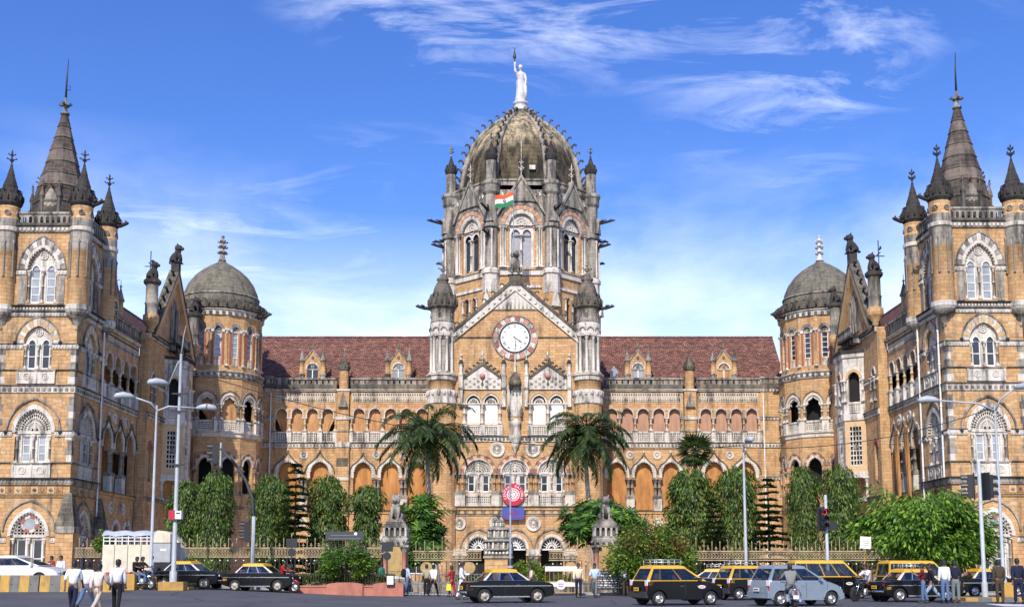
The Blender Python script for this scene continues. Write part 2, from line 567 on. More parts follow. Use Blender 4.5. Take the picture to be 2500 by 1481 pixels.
def archband(w, b, kind, rise, proud, mat, teeth=0, n=16, back=.02):
 def f():
  mb = MB()
  i = arch(0, w, 0, kind, rise, n); o = arch(0, w + 2 * b, 0, kind, rise, n)
  mb.band(i, o, -proud, back, mat)
  if teeth:
   a = w / 2
   for k in range(teeth):
    t = -math.cos(PI * (k + .5) / teeth)
    x, z = a * t, a * hh(kind, t, rise)
    L = math.hypot(x, z) or 1
    nx, nz = -x / L, -z / L
    q = .55 * PI * a / teeth / 2
    d = .11 * a ** .5
    mb.prism([(x - nz * q, z + nx * q), (x + nx * d, z + nz * d), (x + nz * q, z - nx * q)][::-1] if False else [(x + nz * q, z - nx * q), (x - nz * q, z + nx * q), (x + nx * d, z + nz * d)], -proud * .6, .12, mat, back=False)
  return mb.mesh('arch')
 return cached(('ab', w, b, kind, rise, proud, mat, teeth), f)
def vouss(w, b, kind, rise, proud, n, mats):
 def f():
  out = []
  N = n * 3
  i = arch(0, w, 0, kind, rise, N); o = arch(0, w + 2 * b, 0, kind, rise, N)
  # equal angular division
  def pt(half, ang):
   t = -math.cos(ang)
   return (half * t, half * hh(kind, t, rise))
  for k in range(n):
   a0, a1 = PI * k / n + .006, PI * (k + 1) / n - .006
   ia = [pt(w / 2, a0 + (a1 - a0) * j / 2) for j in range(3)]
   oa = [pt(w / 2 + b, a0 + (a1 - a0) * j / 2) for j in range(3)]
   mb = MB()
   mb.band(ia, oa, -proud - .012 * (k % 2), .03, mats[k % len(mats)])
   out.append(mb.mesh('voussoir'))
  return out
 return cached(('vs', w, b, kind, rise, proud, n, tuple(mats)), f)
def column(r, h, mat, cap='pale_stone', ring=True, n=8):
 def f():
  mb = MB()
  mb.box(-r * 1.7, r * 1.7, -r * 1.7, r * 1.7, 0, .12 * 1.0, cap)
  mb.lathe([(r * 1.55, .12), (r * 1.3, .2), (r, .26)], n, cap)
  if ring and h > 1.2:
   m = h * .52
   mb.lathe([(r, .26), (r * .97, m - .05)], n, mat)
   mb.lathe([(r * .97, m - .05), (r * 1.35, m - .03), (r * 1.35, m + .03), (r * .95, m + .05)], n, cap)
   mb.lathe([(r * .95, m + .05), (r * .9, h - .42)], n, mat)
  else:
   mb.lathe([(r, .26), (r * .9, h - .42)], n, mat)
  mb.lathe([(r * .9, h - .42), (r * 1.15, h - .38), (r * 1.1, h - .32), (r * 1.9, h - .12)], n, cap)
  mb.box(-r * 2.0, r * 2.0, -r * 2.0, r * 2.0, h - .12, h, cap)
  return mb.mesh('column')
 return cached(('col', r, h, mat, cap, ring, n), f)
def course(L, h, d, mat='pale_stone', dent=None, dmat=None, ledge=.06, top='dark_stone'):
 # moulded string course from u=0..L, z=0..h, standing d proud, with dentils or studs
 def f():
  mb = MB()
  mb.box(0, L, -d, .0, 0, h - .05, mat, skip='b')
  mb.box(-.0, L, -d - ledge, 0, h - .05, h, top, skip='b')
  if dent:
   n = max(1, int(L / dent))
   p = L / n
   for i in range(n):
    c = (i + .5) * p
    mb.box(c - p * .27, c + p * .27, -d - .05, -d + .01, h * .22, h * .62, dmat or mat, skip='b')
  return mb.mesh('string_course_molding')
 return cached(('crs', round(L, 3), h, d, mat, dent, dmat, ledge, top), f)
def balustrade(L, h, mat='pale_stone', n=None, t=.16):
 def f():
  mb = MB()
  mb.box(0, L, -t / 2, t / 2, 0, h * .16, mat)
  mb.box(0, L, -t / 2 - .03, t / 2 + .03, h * .84, h, mat)
  k = n or max(2, int(L / .28))
  p = L / k
  for i in range(k):
   c = (i + .5) * p
   mb.box(c - p * .27, c + p * .27, -t * .35, t * .35, h * .14, h * .86, mat, skip='td')
  mb.box(0, L, -t * .36, t * .36, h * .44, h * .54, mat, skip='lr')
  return mb.mesh('balustrade')
 return cached(('bal', round(L, 3), h, mat, n, t), f)
def sash(w, h, cols=1, rows=2, glass='glass_dark', f=.07, arched=False):
 # returns (frame mesh, pane meshes with positions)
 def fn():
  mb = MB()
  mb.box(-w / 2, -w / 2 + f, -.03, .05, 0, h, 'white_paint')
  mb.box(w / 2 - f, w / 2, -.03, .05, 0, h, 'white_paint')
  mb.box(-w / 2 + f, w / 2 - f, -.028, .05, 0, f * 1.2, 'white_paint')
  mb.box(-w / 2 + f, w / 2 - f, -.028, .05, h - f, h, 'white_paint')
  for r in range(1, rows):
   z = h * r / rows
   mb.box(-w / 2 + f, w / 2 - f, -.022, .045, z - f * .4, z + f * .4, 'white_paint')
  for c in range(1, cols):
   x = -w / 2 + w * c / cols
   mb.box(x - f * .3, x + f * .3, -.018, .04, f, h - f, 'white_paint')
  p = MB()
  pw = (w - f) / cols - f * .3; ph = h / rows - f * .6
  p.box(-pw / 2, pw / 2, .012, .03, -ph / 2, ph / 2, glass)
  return mb.mesh('frame'), p.mesh('pane')
 return cached(('sash', w, h, cols, rows, glass, f), fn)
# ------------------------------------------------------------------ the terminus building
B = thing('railway_terminus', 'ornate Gothic sandstone railway terminus with central ribbed dome and twin spired wings', 'building', T(.5, 118, 0))
AX = .5
def fp(name, me, M, u=0, y=0, z=0, parent=None, rz=0, label=None, kind=None):
 return put(name, me, parent or B, M @ T(u, y, z, rz), label=label, kind=kind)
def mbp(name, M, fn, parent=None, **k):
 mb = MB(); fn(mb)
 return put(name, mb, parent or B, M, **k)
def finial(h, r, mat='grey_stone', arms=2):
 def f():
  mb = MB()
  mb.lathe([(r * .55, 0), (r * .3, h * .1), (r * .28, h * .25), (r * .8, h * .29), (r * .8, h * .33), (r * .25, h * .37), (r * .22, h * .55), (r * .6, h * .6), (r * .6, h * .65), (r * .2, h * .7), (r * .4, h * .8), (r * .15, h * .9), (0, h)], 8, mat)
  for k in range(arms):
   z = h * (.38 + .27 * k)
   q = r * (1.7 - .5 * k)
   for a in range(4):
    ca, sa = math.cos(a * PI / 2 + .4), math.sin(a * PI / 2 + .4)
    mb.tube([(0, 0, z), (q * .7 * ca, q * .7 * sa, z + r * .1), (q * ca, q * sa, z + r * .45)], [r * .22, r * .2, r * .34], 5, mat)
  return mb.mesh('finial')
 return cached(('fin', h, r, mat, arms), f)
def crown(r, h, mat, n=12):
 def f():
  mb = MB()
  mb.lathe([(r * .8, -.25 * h), (r * 1.0, 0), (r * 1.02, h * .7), (r * .86, h * .72), (r * .86, h * .4), (0, h * .4)], n, mat, smooth=False)
  for k in range(n):
   a = 2 * PI * (k + .5) / n
   mb.lathe([(r * .92, h * .7), (r * .92, h * 1.0), (r * .78, h * 1.0), (r * .78, h * .7)], 1, mat, a0=a - PI / n * .6, a1=a + PI / n * .6, smooth=False)
   x, y = r * 1.03 * math.cos(a), r * 1.03 * math.sin(a)
   q = min(r * .09, .1)
   mb.lathe([(0, h * .12), (q, h * .2), (q, h * .55), (0, h * .62)], 5, mat, x, y)
  return mb.mesh('crown')
 return cached(('crw', r, h, mat, n), f)
def spirelet(r, h, mat, n=8, bands=3):
 def f():
  mb = MB()
  for k in range(bands):
   r0, r1 = r * (1 - k / bands) + .03 * (k > 0) * r, r * (1 - (k + 1) / bands)
   mb.lathe([(r0, h * k / bands), (max(r1, r * .06), h * (k + 1) / bands)], n, mat, smooth=False)
  return mb.mesh('spirelet')
 return cached(('spr', r, h, mat, n, bands), f)
def turret(M, u, y, r, z0, zc, hc, hs, hf, drum='sandstone', dark='black_stone', corb=0, fin='grey_stone', ringz=(), fr=None):
 mb = MB()
 if corb:
  mb.lathe([(0.02, z0 - corb), (r * .28, z0 - corb + .05), (r * .2, z0 - corb * .82), (r * .5, z0 - corb * .7), (r * .55, z0 - corb * .5), (r * .95, z0 - corb * .42), (r * 1.02, z0 - corb * .3)], 14, 'grey_stone')
  mb.lathe([(r * 1.02, z0 - corb * .3), (r * 1.18, z0 - corb * .18), (r * 1.18, z0), (r, z0 + .03)], 14, 'pale_stone', smooth=False)
 zz = z0
 for rz in list(ringz) + [None]:
  e = rz if rz is not None else zc
  mb.lathe([(r, zz), (r, e)], 16, drum)
  if rz is not None:
   mb.lathe([(r, e), (r * 1.12, e + .05), (r * 1.14, e + .3), (r, e + .36)], 16, 'pale_stone', smooth=False)
   zz = e + .36
 t = put('turret', mb, B, M @ T(u, y, 0))
 rel('crown', crown(r * 1.18, hc, dark), t, T(0, 0, zc + .25 * hc))
 rel('spirelet', spirelet(r * 1.05, hs, dark), t, T(0, 0, zc + .25 * hc + hc * .42))
 rel('finial', finial(hf, fr or r * .3, fin), t, T(0, 0, zc + .25 * hc + hc * .42 + hs * .95))
 return t
def rosette(r, mat='pale_stone', n=6, back='void_dark'):
 def f():
  mb = MB()
  def ring(a, b, y0):
   N = 20
   i = [(a * math.cos(2 * PI * k / N), a * math.sin(2 * PI * k / N)) for k in range(N + 1)]
   o = [(b * math.cos(2 * PI * k / N), b * math.sin(2 * PI * k / N)) for k in range(N + 1)]
   mb.band(i, o, y0, .06, mat)
  ring(r * .8, r, -.05); ring(r * .25, r * .42, -.03)
  for k in range(n):
   a = 2 * PI * k / n
   c, s = math.cos(a), math.sin(a)
   q = r * .07
   mb.prism([(r * .4 * c + q * s, r * .4 * s - q * c), (r * .82 * c + q * s, r * .82 * s - q * c), (r * .82 * c - q * s, r * .82 * s + q * c), (r * .4 * c - q * s, r * .4 * s + q * c)], -.02, .06, mat)
  mb.face([(r * .97 * math.cos(2 * PI * k / 16), .055, r * .97 * math.sin(2 * PI * k / 16)) for k in range(16)], back)
  return mb.mesh('rosette')
 return cached(('ros', r, mat, n, back), f)
def medallion(r):
 def f():
  mb = MB()
  N = 24
  for a, b, y in ((r * .8, r, -.14), (r * .62, r * .8, -.08)):
   i = [(a * math.cos(2 * PI * k / N), a * math.sin(2 * PI * k / N)) for k in range(N + 1)]
   o = [(b * math.cos(2 * PI * k / N), b * math.sin(2 * PI * k / N)) for k in range(N + 1)]
   mb.band(i, o, y, .05, 'pale_stone')
  mb.face([(r * .64 * math.cos(2 * PI * k / N), -.02, r * .64 * math.sin(2 * PI * k / N)) for k in range(N)], 'grey_stone')
  return mb.mesh('medallion')
 def g():
  mb = MB()           # carved head in relief
  prof = [(0, -.30), (.13, -.26), (.16, -.12), (.19, .0), (.2, .14), (.15, .28), (0, .33)]
  for j in range(len(prof) - 1):
   for k in range(8):
    t0, t1 = PI + PI * k / 8, PI + PI * (k + 1) / 8
    (ra, za), (rb, zb) = prof[j], prof[j + 1]
    mb.face([(r * ra * math.cos(t0), r * ra * .8 * math.sin(t0), r * za), (r * ra * math.cos(t1), r * ra * .8 * math.sin(t1), r * za), (r * rb * math.cos(t1), r * rb * .8 * math.sin(t1), r * zb), (r * rb * math.cos(t0), r * rb * .8 * math.sin(t0), r * zb)], 'pale_stone', None, True)
  mb.box(-.22 * r, .22 * r, -.12 * r, 0, -.5 * r, -.28 * r, 'pale_stone')
  mb.box(-.035 * r, .035 * r, -.26 * r, -.1 * r, -.06 * r, .08 * r, 'pale_stone')
  return mb.mesh('carved_head')
 return cached(('med', r), f), cached(('medh', r), g)
def put_medallion(M, u, y, z, r):
 a, b = medallion(r)
 o = fp('medallion', a, M, u, y, z)
 rel('carved_head', b, o, T(0, -.02, 0))
def fanscreen(a, h, kind):
 def f():
  mb = MB()
  i = arch(0, a * 2 * .86, 0, 'pointed', h / a, 14); o = arch(0, a * 2, 0, 'pointed', h / a, 14)
  mb.face([(x, .2, z) for x, z in o], 'void_dark')
  mb.band(i, o, .02, .2, 'pale_stone')
  mb.box(-a, a, .0, .2, -.14, .06, 'pale_stone')
  def bar(x0, z0, x1, z1, q, y=.08):
   L = math.hypot(x1 - x0, z1 - z0) or 1
   nx, nz = -(z1 - z0) / L * q, (x1 - x0) / L * q
   mb.prism([(x0 - nx, z0 - nz), (x1 - nx, z1 - nz), (x1 + nx, z1 + nz), (x0 + nx, z0 + nz)], y, .2, 'pale_stone', back=False)
  if kind == 'peacock':
   def P(t, k):
    an = PI * t
    c = -math.cos(an)
    return (a * .88 * c * k, (.02 + hh('pointed', c, h / a) * a * .88) * k if abs(c) < 1 else 0)
   N = 19
   for s in range(N):
    t = (s + .5) / N
    x0, z0 = P(t, .22); x1, z1 = P(t, .98)
    bar(x0, z0 + .05, x1, z1, .022)
    for k in (.5, .7, .88):
     x, z = P(t, k)
     q = .05 + .045 * k
     mb.prism([(x - q, z), (x, z - q), (x + q, z), (x, z + q)], .06, .2, 'pale_stone', back=False)
   mb.lathe([(0, .0), (.10, .08), (.16, .3), (.1, .52), (.07, .7), (.09, .78), (0, .86)], 8, 'pale_stone', 0, .1)
  else:
   n = 9
   for k in range(1, n):
    x = -a * .9 + 1.8 * a * k / n
    z1 = hh('pointed', x / a, h / a) * a * .95
    bar(x, 0, x, z1, .03)
   for k in range(1, 7):
    z = h * .95 * k / 7
    t = 1.0
    while t > 0 and hh('pointed', t, h / a) * a < z: t -= .02
    bar(-a * t * .96, z, a * t * .96, z, .03)
   N = 16
   for (r0, r1, y) in ((.34 * a, .5 * a, .03),):
    ii = [(r0 * math.cos(2 * PI * k / N), h * .47 + r0 * math.sin(2 * PI * k / N)) for k in range(N + 1)]
    oo = [(r1 * math.cos(2 * PI * k / N), h * .47 + r1 * math.sin(2 * PI * k / N)) for k in range(N + 1)]
    for k in range(N):
     mb.band(ii[k:k + 2], oo[k:k + 2], y, .2, 'red_stone' if (k // 2) % 2 else 'pale_stone')
   mb.face([(.36 * a * math.cos(2 * PI * k / N), .06, h * .47 + .36 * a * math.sin(2 * PI * k / N)) for k in range(N)], 'glass_pale')
  return mb.mesh('carved_tympanum')
 return cached(('fan', a, h, kind), f)
def put_arch(M, u, y, z, w, b, kind, rise, proud, mat, teeth=0, stilt=0):
 return fp('arch', archband(w, b, kind, rise, proud, mat, teeth), M, u, y, z)
def put_vous(M, u, y, z, w, b, kind, rise, proud, n, mats, hood=None):
 # a ring of separate stones under one hood mould
 o = fp('arch', archband(w + 2 * b, hood or .07, kind, rise, proud + .06, 'grey_stone'), M, u, y, z)
 for me in vouss(w, b, kind, rise, proud, n, mats):
  rel('voussoir', me, o)
 return o
def window(M, u, y, z, w, h, cols=1, rows=2, glass='glass_dark', f=.07):
 fr, pn = sash(w, h, cols, rows, glass, f)
 o = fp('window', fr, M, u, y, z)
 for r in range(rows):
  for c in range(cols):
   rel('pane', pn, o, T(-w / 2 + w * (c + .5) / cols, 0, h * (r + .5) / rows))
 return o
def twolight(M, y, half, z0, z1, sw, sp, zt, glass, rows=2, colm='grey_column'):
 """stone panel with two window lights between colonnettes; zt = window head"""
 mb = MB()
 ops = [([(c - sw / 2, zt), (c + sw / 2, zt)], z0 + .12) for c in (-sp / 2, sp / 2)]
 wall(mb, -half, half, z0, z1, ops, .2, 'pale_stone', y=y)
 put('window_surround', mb, B, M)
 for c in (-sp / 2, sp / 2):
  window(M, c, y + .12, z0 + .12, sw, zt - z0 - .12, 1, rows, glass)
 for c in (-half + .14, 0, half - .14):
  fp('column', column(.075, z1 - z0 - .1, colm, n=6), M, c, y - .12, z0 + .05)
def gargoyle(L, mat='black_stone'):
 def f():
  mb = MB()
  mb.tube([(0, .3, 0), (0, -L * .3, .02), (0, -L * .62, .1), (0, -L * .82, .2), (0, -L, .18)], [.2, .17, .14, .16, .07], 6, mat)
  for s in (-1, 1):
   mb.tube([(s * .1, -L * .25, .05), (s * .24, -L * .35, .22), (s * .2, -L * .6, .3)], [.08, .1, .03], 5, mat)
   mb.tube([(s * .07, -L * .8, .28), (s * .12, -L * .78, .42)], [.05, .02], 4, mat)
  return mb.mesh('gargoyle')
 return cached(('gar', L, mat), f)

# -------------------------------------------------- corner towers of the wings
HW = 2.75
def tower_face(M, stones=0, glass=('glass_dark', 'glass_pale', 'glass_dark', 'glass_pale')):
 mb = MB()
 wall(mb, -HW, HW, 0, 7.65, [(arch(0, 2.5, 3.7, 'pointed', 1.35), .7)], .5, 'sandstone')
 wall(mb, -HW, HW, 7.65, 13.85, [(arch(0, 2.6, 11.0, 'pointed', 1.3), 8.8)], .5, 'sandstone')
 wall(mb, -HW, HW, 13.85, 19.4, [(arch(0, 2.0, 17.4, 'pointed', 1.3), 15.5)], .45, 'sandstone')
 wall(mb, -HW + .1, HW - .1, 19.4, 25.6, [(arch(0, 2.16, 22.85, 'pointed', 1.5), 20.35)], .5, 'sandstone', y=.1)
 tw = put('tower_wall', mb, B, M)
 if stones: lay_stones(M, tw, stones)
 # ground
 twolight(M, .26, 1.25, .7, 3.62, .66, 1.14, 3.45, glass[0])
 fp('carved_tympanum', fanscreen(1.25, 1.69, 'lattice'), M, 0, .12, 3.76)
 put_arch(M, 0, 0, 3.7, 2.5, .22, 'pointed', 1.35, .07, 'pale_stone', 17)
 fp('arch', archband(3.5, .12, 'pointed', 1.2, .12, 'grey_stone'), M, 0, 0, 4.05)
 for s in (-1, 1):
  fp('string_course_molding', course(1.2, .42, .07, 'pale_stone', .2), M, -HW if s < 0 else HW - 1.2, 0, 3.25)
 # frieze and cornice over the ground floor
 def fr(m):
  for k in range(8):
   x = -2.3 + k * .575
   m.box(x + .03, x + .545, -.05, .01, 6.68, 7.18, 'sandstone_deep' if k % 2 else 'tan_stone', skip='b')
   m.prism([(x + .13, 6.92), (x + .29, 6.8), (x + .45, 6.92), (x + .29, 7.06)], -.1, -.04, 'grey_stone')
 mbp('frieze_panel_molding', M, fr)
 fp('string_course_molding', course(2 * HW, .16, .1, 'sandstone'), M, -HW, 0, 6.42)
 fp('string_course_molding', course(2 * HW + .24, .5, .14, 'grey_stone', .24, ledge=.18, top='black_stone'), M, -HW - .12, 0, 7.28)
 # first floor
 def pan(m, z0, z1):
  m.box(-1.3, 1.3, -.1, 0, z0, z1, 'pale_stone', skip='b')
  m.box(-1.42, 1.42, -.18, 0, z1, z1 + .1, 'grey_stone', skip='b')
  m.box(-1.36, -1.24, -.16, 0, z0, z1, 'pale_stone', skip='b'); m.box(1.24, 1.36, -.16, 0, z0, z1, 'pale_stone', skip='b'); m.box(-.07, .07, -.15, 0, z0, z1, 'pale_stone', skip='b')
 mbp('balcony_panel', M, lambda m: pan(m, 7.8, 8.75))
 for s in (-.65, .65):
  fp('rosette', rosette(.27, n=4, back='grey_stone'), M, s, -.1, 8.3)
 twolight(M, .2, 1.3, 8.8, 10.9, .56, 1.1, 10.75, glass[1], 3)
 fp('carved_tympanum', fanscreen(1.3, 1.69, 'peacock'), M, 0, .12, 11.06)
 put_arch(M, 0, 0, 11.0, 2.6, .26, 'pointed', 1.3, .08, 'pale_stone', 19)
 fp('arch', archband(3.72, .11, 'pointed', 1.28, .14, 'grey_stone'), M, 0, 0, 11.0)
 for s in (-1, 1):
  fp('string_course_molding', course(HW - 1.5, .42, .08, 'pale_stone', .2), M, -HW if s < 0 else 1.5, 0, 10.72)
  fp('hood_stop', cached('hstop', lambda: _ball(.15, 'black_stone')), M, s * 1.93, -.12, 11.0)
 for s in (-1, 1):
  fp('string_course_molding', course(HW - 1.43, .1, .05, 'grey_stone'), M, -HW if s < 0 else 1.43, 0, 8.78)
 fp('string_course_molding', course(2 * HW + .16, .56, .08, 'pale_stone', .38, 'grey_stone', ledge=.1), M, -HW - .08, 0, 13.84)
 # second floor
 mbp('balcony_panel', M, lambda m: pan(m, 14.5, 15.4))
 for s in (-.65, .65):
  fp('rosette', rosette(.24, n=4, back='grey_stone'), M, s, -.1, 15.0)
 twolights_pointed(M, .2, 1.0, 15.5, 17.25, 17.5, .58, 1.0, 'pointed', 1.3, 17.4, 2.0, glass[2])
 put_vous(M, 0, 0, 17.4, 2.06, .5, 'pointed', 1.24, .05, 15, ['pale_stone', 'tan_stone'], hood=.1)
 for s in (-1, 1):
  fp('string_course_molding', course(HW - 1.05, .4, .08, 'pale_stone', .2), M, -HW if s < 0 else 1.05, 0, 17.0)
  fp('string_course_molding', course(HW - 1.43, .1, .05, 'grey_stone'), M, -HW if s < 0 else 1.43, 0, 15.42)
  fp('hood_stop', cached('hstop', lambda: _ball(.15, 'black_stone')), M, s * 1.62, -.1, 17.45)
 # quoins of grey stone on the corners
 k = 0
 for za, zb in ((8.9, 13.4), (14.5, 16.6)):
  z = za
  while z < zb:
   w = .34 + .16 * (k % 2)
   me = cached(('quoin', k % 2, k % 3 == 0), lambda: (lambda m: (m.box(-w, .012, -.012, .02, 0, .5, 'pale_stone' if k % 3 == 0 else 'grey_stone', skip='b'), m.mesh('quoin'))[1])(MB()))
   me2 = cached(('quoinl', k % 2, k % 3 == 0), lambda: (lambda m: (m.box(-.012, w, -.012, .02, 0, .5, 'pale_stone' if k % 3 == 0 else 'grey_stone', skip='b'), m.mesh('quoin'))[1])(MB()))
   fp('quoin', me, M, HW, 0, z); fp('quoin', me2, M, -HW, 0, z)
   z += .52; k += 1
 fp('string_course_molding', course(2 * HW - .9, .34, .1, 'pale_stone', .22, ledge=.05), M, -HW + .45, 0, 19.38)
 fp('string_course_molding', course(2 * HW - .9, .42, .22, 'grey_stone', .22, 'pale_stone', ledge=.16, top='black_stone'), M, -HW + .45, 0, 19.72)
 # belfry
 twolights_pointed(M, .35, 1.08, 20.35, 22.7, 22.95, .66, 1.12, 'pointed', 1.5, 22.85, 2.16, glass[3], rows=4)
 put_arch(M, 0, .1, 22.85, 2.16, .2, 'pointed', 1.5, .06, 'pale_stone', 17)
 put_vous(M, 0, .1, 22.85, 2.58, .36, 'pointed', 1.45, .07, 15, ['grey_stone', 'pale_stone'], hood=.08)
 for s in (-1, 1):
  fp('string_course_molding', course(.72, .4, .1, 'pale_stone', .2), M, -1.85 if s < 0 else 1.13, .1, 22.45)
  mbp('pilaster', M, lambda m: m.box(s * 1.4 - .26, s * 1.4 + .26, .04, .12, 20.3, 22.4, 'grey_stone', skip='b'))
 fp('string_course_molding', course(2 * HW - 1.2, .5, .12, 'grey_stone', .3, 'pale_stone', ledge=.1, top='black_stone'), M, -HW + .6, .1, 25.6)
 fp('balustrade', cached('tbal', _tbal), M, 0, .12, 26.1)
NSTONE = [0]
def lay_stones(M, tw, first):
 r = random.Random(first)
 free = []
 def blocked(u, z, w):
  a = abs(u) if abs(u) > w / 2 else 0
  lo = max(0, abs(u) - w / 2)
  if z > 19.0: return True
  if 3.1 < z < 3.75 or 6.3 < z < 8.0 or 10.6 < z < 11.2 or 13.75 < z < 14.45 or 16.9 < z < 17.5 or 15.3 < z < 15.55 or 8.6 < z < 8.95: return True
  if z < 3.2: return lo < 1.35
  if z < 6.3: return lo < 1.95 and not (lo > 1.9 * math.sqrt(max(0, 1 - ((z - 3.9) / 2.45) ** 2)))
  if z < 10.7: return lo < 1.5 or abs(u) + w / 2 > HW - .52
  if z < 13.8: return (lo < 2.1 and not (lo > 2.08 * math.sqrt(max(0, 1 - ((z - 11) / 2.75) ** 2)))) or abs(u) + w / 2 > HW - .52
  if z < 16.9: return lo < 1.5 or abs(u) + w / 2 > HW - .52
  return lo < 1.75 and not (lo > 1.72 * math.sqrt(max(0, 1 - ((z - 17.4) / 2.1) ** 2)))
 row = 0
 z = .15
 while z < 19.2:
  u = -HW + .02 + (.3 if row % 2 else 0)
  while u < HW - .2:
   w = r.choice((.48, .6, .72))
   if u + w > HW - .02: w = HW - .02 - u
   if w > .2 and not blocked(u + w / 2, z + .13, w) and abs(u + w / 2) + w / 2 < HW:
    if not (z < 6.7 and abs(abs(u + w / 2) - HW) < .85 + w / 2): free.append((u + w / 2, z, w))
   u += w + .012
  z += .282; row += 1
 rest = MB()
 big = [f for f in free if f[1] > 3]
 r.shuffle(big)
 sel = set(big[:145])
 for (u, zz, w) in free:
  pr = .012 + .016 * r.random()
  if (u, zz, w) in sel and round(w, 2) in (.48, .6, .72):
   k = r.randrange(6)
   def f():
    m = MB(); q = (k * .37 + w, k * .91)
    m.box(-w / 2, w / 2, -pr, .01, 0, .27, 'ashlar', skip='b')
    m.uv = [q] * len(m.uv)
    return m.mesh('stone')
   fp('stone', cached(('stone', round(w, 2), k), f), M, u, 0, zz, parent=tw)
  else:
   n0 = len(rest.uv)
   rest.box(u - w / 2, u + w / 2, -pr, .01, zz, zz + .27, 'ashlar', skip='b')
   rest.uv[n0:] = [(r.random(), r.random())] * (len(rest.uv) - n0)
 put('small_stones', rest, tw, M, kind='stuff')
def _ball(r, mat):
 mb = MB(); mb.lathe([(0, -r), (r * .7, -r * .7), (r, 0), (r * .7, r * .7), (0, r)], 8, mat); return mb.mesh('stop')
def _tbal():
 mb = MB()
 L = 2 * HW - 1.4
 mb.box(-L / 2, L / 2, -.12, .12, 0, .2, 'dark_stone'); mb.box(-L / 2, L / 2, -.15, .15, .85, 1.0, 'grey_stone')
 n = 10; p = L / n
 for i in range(n + 1):
  x = -L / 2 + i * p
  mb.box(max(x - .09, -L / 2), min(x + .09, L / 2), -.08, .08, .2, .85, 'grey_stone', skip='td')
 for i in range(n):
  x = -L / 2 + (i + .5) * p
  a = arch(x, p - .18, .55, 'pointed', 1.2, 6)
  for k in range(6):
   mb.face([(a[k][0], -.08, a[k][1]), (a[k + 1][0], -.08, a[k + 1][1]), (a[k + 1][0], -.08, .85), (a[k][0], -.08, .85)], 'grey_stone')
 return mb.mesh('balustrade')
def twolights_pointed(M, y, half, z0, zs, zp, sw, sp, kind, rise, zspring, w, glass, rows=2):
 """twin lights with pointed heads under one arch, rosette above"""
 mb = MB()
 full = arch(0, w, zspring, kind, rise, 16)
 # lower panel up to spring
 ops = [([(c - sw / 2, zspring), (c + sw / 2, zspring)], z0 + .1) for c in (-sp / 2, sp / 2)]
 wall(mb, -half, half, z0, zspring, ops, .16, 'pale_stone', y=y)
 # tympanum plate with two pointed heads
 heads = [arch(c, sw, zspring, 'pointed', 1.3, 8) for c in (-sp / 2, sp / 2)]
 def top(x):
  return zspring + half * hh(kind, min(1, abs(x) / half), rise)
 xs = sorted(set([round(-half + 2 * half * k / 24, 4) for k in range(25)] + [round(q[0], 4) for h_ in heads for q in h_]))
 def low(x):
  for c in (-sp / 2, sp / 2):
   if abs(x - c) < sw / 2:
    return zspring + sw / 2 * hh('pointed', (x - c) / (sw / 2), 1.3)
  return zspring
 for a, b in zip(xs, xs[1:]):
  e = 1e-5
  pa, pb = max(top(a), low(a + e)), max(top(b), low(b - e))
  mb.face([(a, y, low(a + e)), (b, y, low(b - e)), (b, y, pb), (a, y, pa)], 'pale_stone')
 for h_ in heads:
  mb.face([(x, y + .1, z) for x, z in h_], glass)
  o = [(q[0], q[1]) for q in h_]
  i2 = arch((h_[0][0] + h_[-1][0]) / 2, sw - .12, zspring, 'pointed', 1.3, 8)
  mb.band(i2, o, y + .0, y + .1, 'white_paint')
 put('window_surround', mb, B, M)
 for c in (-sp / 2, sp / 2):
  window(M, c, y + .1, z0 + .1, sw, zspring - z0 - .1, 1, rows, glass)
 for c in (-half + .09, 0, half - .09):
  fp('column', column(.07, zspring - z0 - .1, 'grey_column', n=6), M, c, y - .1, z0 + .05)
 fp('rosette', rosette(min(.3, half * .29), n=6), M, 0, y - .03, zspring + half * rise * .66)

